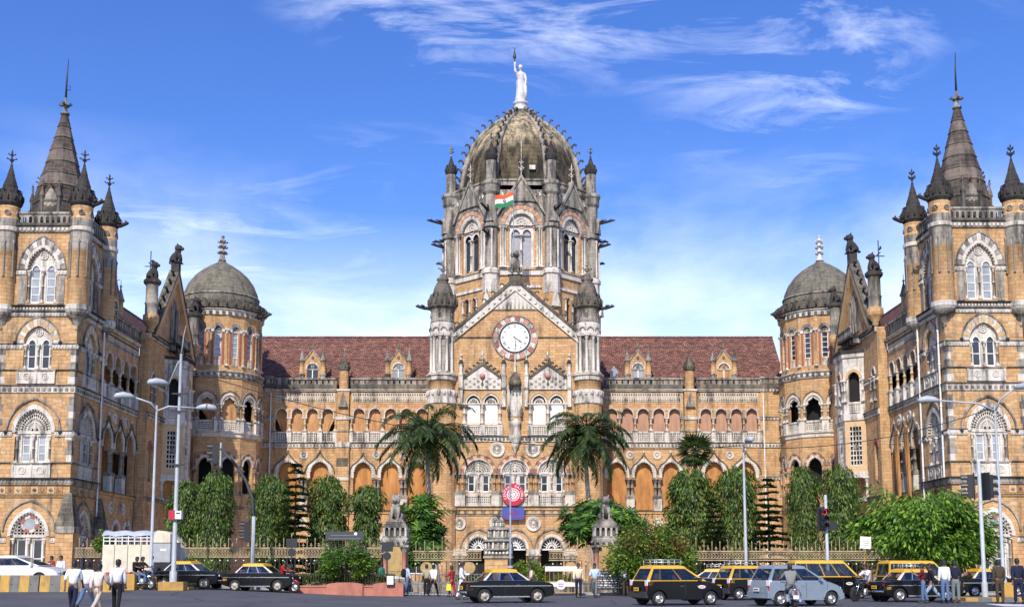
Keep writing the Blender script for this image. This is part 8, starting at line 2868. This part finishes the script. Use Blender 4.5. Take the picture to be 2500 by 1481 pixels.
   m = MB(); m.prism([(.75 + .17 * math.cos(2 * PI * k / 14), .74 + .07 * math.sin(2 * PI * k / 14)) for k in range(14)], s * W_ / 2 - .005, s * W_ / 2 + .005, 'sign_white'); m.box(.64, .86, s * W_ / 2 - .006, s * W_ / 2 + .008, .72, .755, 'sign_red'); rel('oval_badge', m.mesh('badge'), t)
  if kind != 'saloon':
   m = MB(); m.box(S['gb'][1] - .42, S['gb'][1] - .3, s * (W_ / 2 - .02), s * (W_ / 2 + .14), S['zb'] + .02, S['zb'] + .14, paint if not taxi else 'car_trim'); rel('wing_mirror', m.mesh('mirror'), t)
 if rack:
  m = MB()
  z0 = S['zr'] - .02
  ta, tb = S['gt'][0] + .15, S['gt'][1] - .15
  for z in (z0 + .14, z0 + .24):
   for s in (-.5, .5): m.tube([(ta, s, z), (tb, s, z)], .018, 5, 'rim_steel')
   for x in (ta, tb): m.tube([(x, -.5, z), (x, .5, z)], .018, 5, 'rim_steel')
  for k in range(5):
   x = ta + (tb - ta) * k / 4
   m.tube([(x, -.5, z0 + .14), (x, .5, z0 + .14)], .015, 5, 'rim_steel')
   for s in (-.5, .5): m.tube([(x, s, z0 - .04), (x, s, z0 + .24)], .015, 5, 'rim_steel')
  rel('roof_rack', m.mesh('roof_rack'), t)
 return t
car('saloon', 'black saloon taxi with yellow roof crossing before the main entrance', 1237, 50.5, rad(17), 'car_black', 'car_yellow', 'rim_beige', group='black and yellow taxis')
car('saloon', 'black saloon taxi with yellow roof half behind the tall grey lamp column', 466, 61.5, rad(-13), 'car_black', 'car_yellow', 'rim_beige', group='black and yellow taxis')
car('saloon', 'black saloon taxi with yellow roof ahead of the parked line, beside the red motorcycle', 640, 61.0, rad(-11), 'car_black', 'car_yellow', 'rim_beige', group='black and yellow taxis')
car('saloon', 'black saloon taxi with white pillars behind the young couple', 2232, 52.0, rad(13), 'car_black', 'car_yellow', rack=True, group='black and yellow taxis')
car('saloon', 'black saloon taxi partly hidden by the signal post', 2412, 60.5, rad(8), 'car_black', 'car_yellow', group='black and yellow taxis')
car('hatch', 'black hatchback taxi with yellow roof and silver roof rack', 1650, 47.3, rad(20), 'car_black', 'car_yellow', rack=True, group='black and yellow taxis')
car('hatch', 'black hatchback taxi behind the blue grey car', 1836, 55.0, rad(20), 'car_black', 'car_yellow', rack=True, group='black and yellow taxis')
car('saloon', 'black saloon taxi with yellow roof and rack glimpsed between the two hatchbacks', 1738, 61.5, rad(160), 'car_black', 'car_yellow', rack=True, group='black and yellow taxis')
car('van', 'tall black and yellow people carrier taxi behind the blue grey car', 2022, 57.3, rad(4), 'car_black', 'car_yellow', group='black and yellow taxis', rack=False)
car('van', 'yellow topped van taxi behind the roof rack of the saloon', 2240, 59.5, rad(10), 'car_black', 'car_yellow', group='black and yellow taxis')
car('hatch', 'blue grey hatchback car behind the scooter rider', 1940, 46.6, rad(20), 'car_bluegrey', 'car_bluegrey', taxi=False, plate='sign_white', name='hatchback_car', cat='car')
car('sedan', 'white sedan car behind the striped barrier', 52, 56.0, rad(-4), 'car_white', 'car_white', taxi=False, plate='sign_white', name='sedan_car', cat='car', dz=.22)
# cream lorry
X = wx(322, 63.2)
t = thing('cargo_truck', 'cream cargo truck with slatted sides and grey tarpaulin roof', 'truck', T(X, 63.6, zg(X, 63.6)))
m = MB(); m.box(-1.45, 1.3, -.95, .95, .75, 2.35, 'truck_cream'); rel('cargo_body', m.mesh('cargo'), t)
for k in range(3):
 m = MB(); m.box(-.8 + .72 * k - .012, -.8 + .72 * k + .012, -.962, -.95, .8, 2.33, 'car_trim'); rel('panel_seam', m.mesh('seam'), t)
m = MB(); m.box(-1.45, 1.3, -.965, -.95, .78, .86, 'sign_red'); rel('red_stripe', m.mesh('stripe'), t)
for k in range(9):
 m = cached('slat', lambda: (lambda m: (m.box(-.025, .025, -.03, .03, 2.35, 2.85, 'car_white'), m.mesh('slat'))[1])(MB()))
 for s in (-.92, .92): rel('slat', m, t, T(-1.42 + 2.7 * k / 8, s, 0))
for z in (2.52, 2.7):
 m = MB(); m.box(-1.45, 1.3, -.95, -.92, z, z + .05, 'car_white'); rel('rail', m.mesh('rail'), t)
m = MB()
for i in range(8):
 for j in range(6):
  def tp(u, v): return (-1.52 + 2.9 * u, -1.0 + 2.0 * v, 2.82 + .3 * math.sin(PI * v) ** .6 + .05 * math.sin(u * 17 + v * 5))
  m.face([tp(i / 8, j / 6), tp((i + 1) / 8, j / 6), tp((i + 1) / 8, (j + 1) / 6), tp(i / 8, (j + 1) / 6)], 'tarpaulin', None, True)
rel('tarpaulin', m.mesh('tarp'), t)
m = MB(); m.prism([(1.4, .6), (2.75, .6), (2.8, 1.4), (2.55, 2.2), (2.2, 2.55), (1.4, 2.62)], -.85, .85, 'truck_cream'); rel('cab', m.mesh('cab'), t)
m = MB(); m.box(1.55, 2.35, -.862, -.852, 1.3, 2.1, 'car_glass'); rel('side_window', m.mesh('win'), t)
m = MB(); m.box(2.1, 3.0, -.9, .2, 1.35, 2.25, 'tarpaulin'); rel('rear_box', m.mesh('box'), t) if False else None
ty, ri = wheel_parts(.42, .26, 'rim_beige')
for xw in (-.9, 2.1):
 for s in (-1, 1):
  w = rel('wheel', ty, t, T(xw, s * .78, .42) @ Matrix.Rotation(-s * PI / 2, 4, 'X')); put('rim', ri, w, WM[w])
# grey roadside cabinet seen beyond the lamp columns
X = wx(402, 62.2)
t = thing('roadside_cabinet', 'pale grey cabinet with curved cream roof between the lamp columns', 'cabinet', T(X, 62.4, zg(X, 62.4)))
m = MB(); m.box(-.65, .65, -.4, .4, 1.4, 2.45, 'pole_grey'); m.box(-.6, .6, -.36, .36, 0, 1.4, 'signal_black'); rel('box', m.mesh('box'), t)
m = MB(); m.prism([(-.75, 2.45), (.8, 2.45), (.55, 2.8), (.1, 3.05), (-.4, 3.1)], -.45, .45, 'truck_cream'); rel('roof', m.mesh('roof'), t)
m = MB(); m.box(-.2, .1, -.41, -.4, 2.0, 2.12, 'sign_white'); rel('label_plate', m.mesh('plate'), t)
def motorcycle(label, X, Y, rz, tank, scooter=False):
 t = thing('motorcycle' if not scooter else 'scooter', label, 'motorcycle' if not scooter else 'scooter', T(X, Y, zg(X, Y), rz), 'two wheelers')
 ty, ri = wheel_parts(.29 if not scooter else .23, .1, 'rim_steel')
 r = .29 if not scooter else .23
 for xw in (-.62, .64):
  w = rel('wheel', ty, t, T(xw, 0, r) @ Matrix.Rotation(PI / 2, 4, 'X')); put('rim', ri, w, WM[w])
 m = MB()
 m.tube([(.64, .06, r), (.5, .06, .6), (.38, .05, .95)], .025, 6, 'chrome'); m.tube([(.64, -.06, r), (.5, -.06, .6), (.38, -.05, .95)], .025, 6, 'chrome'); rel('front_fork', m.mesh('fork'), t)
 m = MB(); m.tube([(.42, 0, .8), (.2, 0, .45), (-.2, 0, .35), (-.62, 0, r)], .03, 6, 'iron_black'); m.tube([(.4, 0, .78), (-.2, 0, .68), (-.55, 0, .62)], .03, 6, 'iron_black'); m.tube([(-.55, 0, .62), (-.62, 0, r)], .025, 6, 'iron_black'); rel('frame', m.mesh('frame'), t)
 m = MB(); m.tube([(.38, 0, .78), (.2, 0, .84), (-.05, 0, .8), (-.12, 0, .74)], [.08, .15, .13, .06], 10, tank); rel('fuel_tank', m.mesh('tank'), t)
 m = MB(); m.tube([(-.1, 0, .76), (-.4, 0, .77), (-.75, 0, .84)], [.1, .12, .07], 8, 'iron_black'); rel('seat', m.mesh('seat'), t)
 m = MB(); m.lathe([(.16, .3), (.17, .4), (.14, .56), (0, .58)], 10, 'rim_steel', .05, 0); rel('engine', m.mesh('engine'), t)
 m = MB(); m.tube([(.3, -.34, 1.0), (.4, -.12, .98), (.4, .12, .98), (.3, .34, 1.0)], .018, 6, 'chrome'); rel('handlebar', m.mesh('handlebar'), t)
 m = MB(); m.tube([(.42, 0, .86), (.55, 0, .86)], [.09, .085], 10, 'iron_black'); m.lathe([(0, 0), (.08, .0)], 10, 'lamp_glass', 0, 0) if False else None; rel('headlight', m.mesh('headlight'), t)
 m = MB(); m.tube([(.36, 0, r + .33), (.64, 0, r + .34), (.9, 0, r + .22)], [.04, .055, .03], 6, tank); rel('front_mudguard', m.mesh('mudguard'), t)
 m = MB(); m.tube([(-.4, 0, .62), (-.7, 0, .66), (-.92, 0, .5)], [.06, .07, .04], 6, tank); m.box(-.96, -.9, -.05, .05, .62, .7, 'tail_red'); m.box(-.97, -.95, -.1, .1, .42, .54, 'sign_white'); rel('rear_mudguard', m.mesh('mudguard'), t)
 m = MB(); m.tube([(.1, -.14, .3), (-.3, -.16, .28), (-.8, -.17, .36)], [.03, .04, .05], 6, 'chrome'); rel('exhaust', m.mesh('exhaust'), t)
 for s in (-.3, .3):
  m = MB(); m.tube([(.36, s, 1.0), (.36, s * 1.05, 1.16)], .01, 4, 'iron_black'); m.lathe([(0, 1.14), (.05, 1.17), (.05, 1.2), (0, 1.23)], 6, 'iron_black', .36, s * 1.05); rel('mirror', m.mesh('mirror'), t)
 if scooter:
  m = MB(); m.tube([(-.85, -.2, .5), (-.9, -.12, .75), (-.9, .12, .75), (-.85, .2, .5), (-.84, 0, .38), (-.85, -.2, .5)], .02, 6, 'chrome'); rel('guard_rail', m.mesh('guard'), t)
  m = MB(); m.tube([(-.2, 0, .55), (-.6, 0, .62), (-.88, 0, .62)], [.12, .2, .14], 8, 'car_bluegrey'); rel('tail_body', m.mesh('tail'), t)
 return t

# ------------------------------------------------------------------ people
plain('skin', (.20, .105, .065), .6)
plain('hair', (.012, .011, .012), .6)
plain('helmet', (.012, .012, .013), .2)
plain('shoe', (.035, .026, .02), .5)
for nme, c in dict(white=(.74, .75, .78), pink=(.72, .58, .52), paleyellow=(.66, .60, .42), lightblue=(.45, .55, .66), khaki=(.38, .34, .22), black=(.02, .02, .022), maroon=(.12, .02, .025), navy=(.02, .024, .045), brown=(.075, .058, .042), red=(.35, .03, .03), green=(.04, .22, .13), beige=(.50, .42, .32), jeans=(.10, .16, .28), lightjeans=(.28, .36, .46), grey=(.16, .17, .18), greyjeans=(.16, .2, .2), stripe=(.12, .12, .125), yellow=(.7, .62, .05)).items():
 cloth('cloth_' + nme, c, 9, .12)
def stripes():
 t = MATS['cloth_stripe'].node_tree
 b = [n for n in t.nodes if n.type == 'BSDF_PRINCIPLED'][0]
 w = t.nodes.new('ShaderNodeTexWave'); w.wave_type = 'BANDS'; w.bands_direction = 'X'; w.inputs['Scale'].default_value = 9
 tc_ = t.nodes.new('ShaderNodeTexCoord'); t.links.new(tc_.outputs['Object'], w.inputs['Vector'])
 r = t.nodes.new('ShaderNodeMix'); r.data_type = 'RGBA'; r.inputs[6].default_value = (.03, .03, .03, 1); r.inputs[7].default_value = (.42, .42, .42, 1)
 t.links.new(w.outputs['Fac'], r.inputs[0]); t.links.new(r.outputs[2], b.inputs['Base Color'])
stripes()
TMP = bpy.data.scenes.new('scratch')
def skin(verts, edges, root=0, sub=1, name='body'):
 me = bpy.data.meshes.new(name)
 me.from_pydata([v[0] for v in verts], edges, [])
 o = bpy.data.objects.new('tmp', me); TMP.collection.objects.link(o)
 md = o.modifiers.new('s', 'SKIN'); md.use_smooth_shade = True
 for i, v in enumerate(verts):
  r = v[1] if isinstance(v[1], tuple) else (v[1], v[1])
  me.skin_vertices[0].data[i].radius = r
  me.skin_vertices[0].data[i].use_root = (i == root)
 if sub:
  sm = o.modifiers.new('u', 'SUBSURF'); sm.levels = sub; sm.render_levels = sub
 with bpy.context.temp_override(scene=TMP, view_layer=TMP.view_layers[0]):
  dg = bpy.context.evaluated_depsgraph_get()
  dg.update()
  out = bpy.data.meshes.new_from_object(o.evaluated_get(dg))
 bpy.data.objects.remove(o)
 return out
def person_meshes(pose):
 key = ('person', tuple(sorted(pose.items())))
 if key in CACHE: return CACHE[key]
 g = pose.get
 def leg(s, th, kn):
  hip = Vector((s * .095, 0, .88))
  k = hip + Vector((s * .01, math.sin(th), -math.cos(th))) * .43
  a = k + Vector((0, math.sin(th - kn), -math.cos(th - kn))) * .41
  return hip, k, a
 def arm(s, al, el, out):
  sh = Vector((s * .185, 0, 1.37))
  e = sh + Vector((s * math.sin(out), math.sin(al) * math.cos(out), -math.cos(al) * math.cos(out))) * .29
  w = e + Vector((s * g('inw', 0) , math.sin(al + el), -math.cos(al + el))).normalized() * .25
  d = (w - e).normalized()
  return sh, e, w, w + d * .07, d
 LL, LR = leg(-1, g('tl', 0), g('kl', 0.05)), leg(1, g('tr', 0), g('kr', .05))
 AL, AR = arm(-1, g('al', .1), g('el', .25), g('ol', .1)), arm(1, g('ar', -.05), g('er', .2), g('or_', .1))
 lean = g('lean', .03)
 low = min(LL[2].z, LR[2].z) - .075 if not g('seat') else 0
 def P(v, up=False):
  v = Vector(v)
  if up:
   h = v.z - .9
   v = Vector((v.x, v.y + math.sin(lean) * h, .9 + math.cos(lean) * h - (v.y) * math.sin(lean) * .0))
  return tuple(v - Vector((0, 0, low)))
 V, E = [], []
 def add(p, r, par=None, up=False):
  V.append((P(p, up), r))
  if par is not None: E.append((par, len(V) - 1))
  return len(V) - 1
 pel = add((0, 0, .93), (.13, .095))
 wst = add((0, 0, 1.08), (.12, .085), pel, True)
 ch = add((0, 0, 1.28), (.145, .10), wst, True)
 nb = add((0, 0, 1.42), (.07, .065), ch, True)
 nk = add((0, .015, 1.49), (.05, .052), nb, True)
 hd = add((0, .035, 1.56), (.068, .082), nk, True)
 hc = add((0, .025, 1.645), (.07, .085), hd, True)
 ns = add((0, .13, 1.565), .012, hd, True)
 for s in (-1, 1): add((s * .085, .02, 1.57), .014, hd, True)
 for s, (sh, e, w, h, d) in ((-1, AL), (1, AR)):
  a = add(sh, .06, ch, True); b = add(e, .043, a, True); c = add(w, .031, b, True); k = add(h, (.038, .022), c, True)
  side = Vector((1, 0, 0));
  for q, (o, l) in enumerate(((-.026, .075), (-.009, .085), (.009, .08), (.026, .065))):
   f1 = h + d * l * .6 + side * o * 1.2 + Vector((0, .008, 0))
   i1 = add(f1, .0095, k, True)
   add(f1 + d * l * .45 + Vector((0, .018, 0)), .008, i1, True)
  add(w + d * .05 + Vector((0, .045, 0)) + side * (-s * .03), .010, c, True)
 feet = []
 for s, (hp, kn, an) in ((-1, LL), (1, LR)):
  a = add(hp, .085, pel); b = add(kn, .058, a); c = add(an, .042, b)
  feet.append(an)
 body = skin(V, E, pel)
 # shoes
 SV, SE = [], []
 sh_me = MB()
 for an in feet:
  x, y, z = P(an)
  sh_me.tube([(x, y - .06, z - .03), (x, y + .03, z - .035), (x, y + .12, z - .045), (x, y + .17, z - .05)], [.045, .05, .045, .028], 8, 'shoe')
 # trousers
 V, E = [], []
 p0 = add((0, 0, .97), (.148, .115))
 p1 = add((0, 0, .88), (.15, .115), p0)
 for s, (hp, kn, an) in ((-1, LL), (1, LR)):
  a = add(hp + Vector((0, 0, -.06)), .098, p1); b = add(kn, .076, a); c = add(kn.lerp(an, .55), .068, b); d = add(an + Vector((0, 0, .02)), .07, c)
 trou = skin(V, E, 0)
 # shirt
 V, E = [], []
 q0 = add((0, 0, .86 if g('long') else .9), (.165, .13), None, True)
 q1 = add((0, 0, 1.05), (.15, .118), q0, True)
 q2 = add((0, 0, 1.27), (.172, .125), q1, True)
 q3 = add((0, 0, 1.41), (.085, .08), q2, True)
 q4 = add((0, .01, 1.45), (.066, .066), q3, True)
 for s, (sh, e, w, h, d) in ((-1, AL), (1, AR)):
  a = add(sh, .077, q2, True); b = add(e, .062, a, True)
  if g('sleeve', .5) > 0: add(e.lerp(w, g('sleeve', .5)), .054, b, True)
 shirt = skin(V, E, 0)
 # hair
 hm_ = MB()
 o = Vector(P((0, .015, 1.61), True))
 prof = [(.098, -.05), (.104, .0), (.1, .05), (.075, .09), (.035, .108), (0, .112)]
 for j in range(len(prof) - 1):
  for k in range(12):
   t0, t1 = 2 * PI * k / 12, 2 * PI * (k + 1) / 12
   def pt(r, z, a):
    zz = z - (.045 if z < 0 and math.sin(a) < .2 else 0) + (.05 if z <= 0 and math.sin(a) > .55 else 0)
    return (o.x + r * .88 * math.cos(a), o.y + r * 1.08 * math.sin(a) - .008, o.z + zz)
   (ra, za), (rb, zb) = prof[j], prof[j + 1]
   hm_.face([pt(ra, za, t0), pt(ra, za, t1), pt(rb, zb, t1), pt(rb, zb, t0)], 'hair', None, True)
 ey = MB()
 for s in (-1, 1):
  c = Vector(P((s * .032, .108, 1.59), True)); ey.lathe([(0, -.008), (.011, 0), (0, .008)], 6, 'hair', c.x, c.y)
  for i in range(len(ey.v) - 1, -1, -1):
   if abs(ey.v[i][2]) < .02: ey.v[i] = (ey.v[i][0], ey.v[i][1], ey.v[i][2] + c.z)
 c = Vector(P((0, .112, 1.525), True)); ey.box(c.x - .022, c.x + .022, c.y - .01, c.y + .004, c.z - .004, c.z + .004, 'skin')
 CACHE[key] = dict(body=body, shoes=sh_me.mesh('shoes'), trousers=trou, shirt=shirt, hair=hm_.mesh('hair'), face=ey.mesh('eyes'))
 return CACHE[key]
def withmat(me, mat):
 return cached(('wm', me.name, mat), lambda: _wm(me, mat))
def _wm(me, mat):
 c = me.copy(); c.materials.clear(); c.materials.append(MATS[mat]); return c
def person(label, X, Y, rz, pose, shirt, trou, h=1.0, z=None, helmet=False, extra=None, group=None, hair='hair'):
 pm_ = person_meshes(pose)
 M = T(X, Y, (zg(X, Y) if z is None else z), rz) @ Matrix.Scale(h, 4)
 o = put('person', withmat(pm_['body'], 'skin'), None, M, label=label, cat='person', group=group)
 rel('shirt', withmat(pm_['shirt'], 'cloth_' + shirt), o)
 rel('trousers', withmat(pm_['trousers'], 'cloth_' + trou), o)
 rel('shoes', pm_['shoes'], o)
 rel('helmet' if helmet else 'hair', withmat(pm_['hair'], 'helmet' if helmet else hair), o, Matrix.Scale(1.0, 4))
 rel('eyes', pm_['face'], o)
 return o
WALK1 = dict(tl=.38, kl=.08, tr=-.32, kr=.35, al=-.35, el=.25, ar=.4, er=.3, ol=.16, or_=.16, sleeve=.15)
WALK2 = dict(tl=-.42, kl=.5, tr=.42, kr=.06, al=.42, el=.3, ar=-.4, er=.2, ol=.14, or_=.14, sleeve=.9)
WALK3 = dict(tl=.16, kl=.1, tr=-.14, kr=.2, al=-.15, el=.2, ar=.2, er=.25, ol=.12, or_=.15, sleeve=.9)
STRIDE = dict(tl=.55, kl=.05, tr=-.5, kr=.3, al=-.3, el=.4, ar=.5, er=.5, ol=.15, or_=.15, sleeve=.9)
STAND = dict(tl=.03, kl=.05, tr=-.04, kr=.03, al=.05, el=.2, ar=.08, er=.15, ol=.1, or_=.12, sleeve=.95)
STANDS = dict(tl=.05, kl=.05, tr=-.06, kr=.03, al=.1, el=.3, ar=.05, er=.3, ol=.12, or_=.14, sleeve=.1)
LONG = dict(tl=.2, kl=.1, tr=-.15, kr=.2, al=.5, el=1.2, ar=.2, er=.5, ol=.12, or_=.14, sleeve=.9, long=1)
PHONE = dict(tl=.1, kl=.1, tr=-.15, kr=.1, al=.6, el=1.5, ar=.7, er=1.6, ol=.12, or_=.12, sleeve=.1)
SIT = dict(tl=1.35, kl=1.25, tr=1.3, kr=1.2, al=.9, el=.5, ar=.9, er=.5, ol=.2, or_=.2, lean=.18, sleeve=.1, seat=1)
SITS = dict(tl=1.2, kl=1.25, tr=1.15, kr=1.2, al=.8, el=.6, ar=.75, er=.6, ol=.35, or_=.35, lean=.1, sleeve=.9, seat=1)
wg = 'men walking away across the road'
person('man walking away in white polo shirt and dark navy trousers, first on the left', wx(181, 39.2), 39.2, rad(6), WALK1, 'white', 'navy', 1.03, group=wg)
person('man walking away in white shirt and blue jeans, mostly behind the pink shirt', wx(214, 40.6), 40.6, rad(-6), WALK2, 'white', 'jeans', 1.02, group=wg)
person('man striding away in pale pink shirt and beige trousers', wx(242, 39.0), 39.0, rad(-12), dict(STRIDE), 'pink', 'beige', 1.01, group=wg)
person('man walking away in long white sleeves and black trousers, nearest the yellow post', wx(288, 39.6), 39.6, rad(4), WALK3, 'white', 'black', 1.03, group=wg)
person('distant person in white shirt behind the bonnet of the white sedan', wx(149, 61), 61, rad(170), STAND, 'white', 'navy', 1.0)
person('person in red top partly behind the walking men', wx(126, 62.5), 62.5, rad(150), STANDS, 'red', 'navy', 1.0)
person('person in light blue shirt behind the white lamp column', wx(378, 61.8), 61.3, rad(120), STANDS, 'lightblue', 'navy', 1.0)
person('man in light blue shirt and jeans with dark backpack left of the gate', wx(994, 61.5), 61.5, rad(-70), WALK3, 'lightblue', 'jeans', 1.0)
person('man in khaki shirt facing the gate beside the crowd barrier', wx(1042, 62), 62, rad(20), STANDS, 'khaki', 'black', .97)
person('man in white shirt and black trousers by the crowd barrier', wx(1058, 61.8), 61.8, rad(-30), WALK2, 'white', 'black', 1.0)
person('woman in red and brown sari carrying a yellow bag', wx(1104, 61.0), 61.0, rad(60), LONG, 'red', 'red', .92)
person('man in long white tunic and white trousers behind the crossing taxi', wx(1127, 55.5), 55.5, rad(-100), LONG, 'white', 'white', 1.02)
person('woman with long dark hair standing beyond the crossing taxi', wx(1297, 60.5), 60.5, rad(100), STANDS, 'pink', 'maroon', .93)
person('man in pale yellow shirt and dark trousers facing the road', wx(1412, 58.5), 58.5, rad(175), WALK3, 'paleyellow', 'navy', 1.0)
person('man in pale blue shirt and grey trousers facing the road', wx(1452, 59.0), 59.0, rad(165), WALK1, 'lightblue', 'grey', 1.02)
person('man in white and black striped top by the dark shrub', wx(1525, 62), 61.6, rad(10), STANDS, 'white', 'brown', .97)
person('person in dark clothes beside the shrub', wx(1548, 62), 61.9, rad(-20), STAND, 'black', 'grey', 1.0)
person('person in maroon shirt behind the planter fence', wx(783, 63), 62.8, rad(80), STANDS, 'maroon', 'maroon', .98)
person('person in green shirt behind the small white board', wx(933, 62.5), 62.4, rad(60), STAND, 'green', 'navy', 1.0)
person('person in maroon top and jeans holding up a phone', wx(2252, 49.6), 49.6, rad(70), PHONE, 'maroon', 'jeans', .97)
person('man in black vest with pale sleeves and light jeans mid stride', wx(2274, 49.8), 49.9, rad(75), STRIDE, 'black', 'lightjeans', 1.04)
person('man in long white shirt and blue jeans with his back turned', wx(2305, 49.4), 49.4, rad(8), dict(STAND, long=1), 'white', 'jeans', 1.05)
person('man in navy jacket and grey jeans with his back turned', wx(2331, 49.9), 49.9, rad(-5), STAND, 'navy', 'greyjeans', 1.04)
person('man in brown suit standing before the median kerb', wx(2438, 49.2), 49.2, rad(4), STAND, 'brown', 'brown', 1.06)
person('man in dark navy suit with white collar at the picture edge', wx(2484, 48.6), 48.6, rad(-3), WALK3, 'navy', 'navy', 1.09)
# passengers and riders
def ride(label, X, Y, rz, tank, riders, scooter=False):
 motorcycle(label, X, Y, rz, tank, scooter)
 d = Vector((math.cos(rz), math.sin(rz)))
 for off, lb, sh, tr, pose, hl in riders:
  person(lb, X + d.x * off, Y + d.y * off, rz - PI / 2, pose, sh, tr, 1.0, z=zg(X, Y) - .03 + (.0 if not scooter else -.02), helmet=hl)
ride('dark motorcycle carrying two riders beside the yellow post', wx(350, 59.2), 59.0, rad(-25), 'iron_black', [(-.1, 'front motorcycle rider in black shirt and jeans', 'black', 'jeans', SIT, False), (-.48, 'pillion rider in black shirt and jeans beside the yellow post', 'black', 'jeans', SIT, False)])
ride('red motorcycle at the front of the left taxis', wx(697, 60.5), 60.3, rad(-20), 'bike_red', [(-.15, 'red shirted rider on the red motorcycle', 'red', 'navy', SIT, True)])
ride('dark motorcycle heading towards the camera before the people carrier', wx(2112, 52.5), 52.5, rad(205), 'iron_black', [(-.15, 'rider in white shirt on the dark motorcycle', 'white', 'black', SIT, False)])
ride('scooter seen from behind with chrome guard at the lower edge', wx(1928, 41.5), 41.5, rad(88), 'car_bluegrey', [(-.1, 'helmeted scooter rider in dark striped shirt seen from behind', 'stripe', 'grey', SITS, True)], True)
# things carried
def carried(name, label, cat, mb, M):
 put(name, mb, None, M, label=label, cat=cat)
m = MB(); m.prism([(-.14, 0), (.14, 0), (.11, .34), (-.11, .34)], -.05, .05, 'cloth_yellow'); m.tube([(-.08, 0, .33), (0, 0, .46), (.08, 0, .33)], .01, 4, 'cloth_yellow')
carried('shopping_bag', 'yellow bag hanging beside the woman in red sari', 'bag', m, T(wx(1096, 60.8), 60.8, .32))
m = MB(); m.tube([(0, 0, 0), (0, -.02, .16), (0, -.01, .34), (0, .02, .44)], [.1, .15, .14, .07], 8, 'cloth_black')
carried('backpack', 'dark backpack on the man in light blue shirt', 'bag', m, T(wx(994, 61.5) - .17, 61.42, 1.0))

def driver(label, px_, D, rz, sx, sy, shirt, drop=.42):
 X, Y = wx(px_, D), D
 c, s_ = math.cos(rz), math.sin(rz)
 person(label, X + sx * c - sy * s_, Y + sx * s_ + sy * c, rz - PI / 2, dict(SIT, tl=1.45, kl=.35, tr=1.4, kr=.3), shirt, 'grey', .9, z=zg(X, Y) - drop)
driver('driver in white shirt at the wheel of the crossing taxi', 1237, 50.5, rad(17), -.05, -.36, 'white')
driver('passenger in dark shirt in the back of the hatchback taxi', 1650, 47.3, rad(20), -.6, -.36, 'navy', .3)
driver('driver in khaki shirt in the hatchback taxi with roof rack', 1650, 47.3, rad(20), .05, -.36, 'khaki', .3)
driver('driver in pale shirt in the taxi behind the tall grey column', 466, 61.5, rad(-13), -.05, -.36, 'paleyellow')
driver('driver in white shirt in the second left taxi', 640, 61.0, rad(-11), -.05, -.36, 'white')
bpy.data.scenes.remove(TMP)
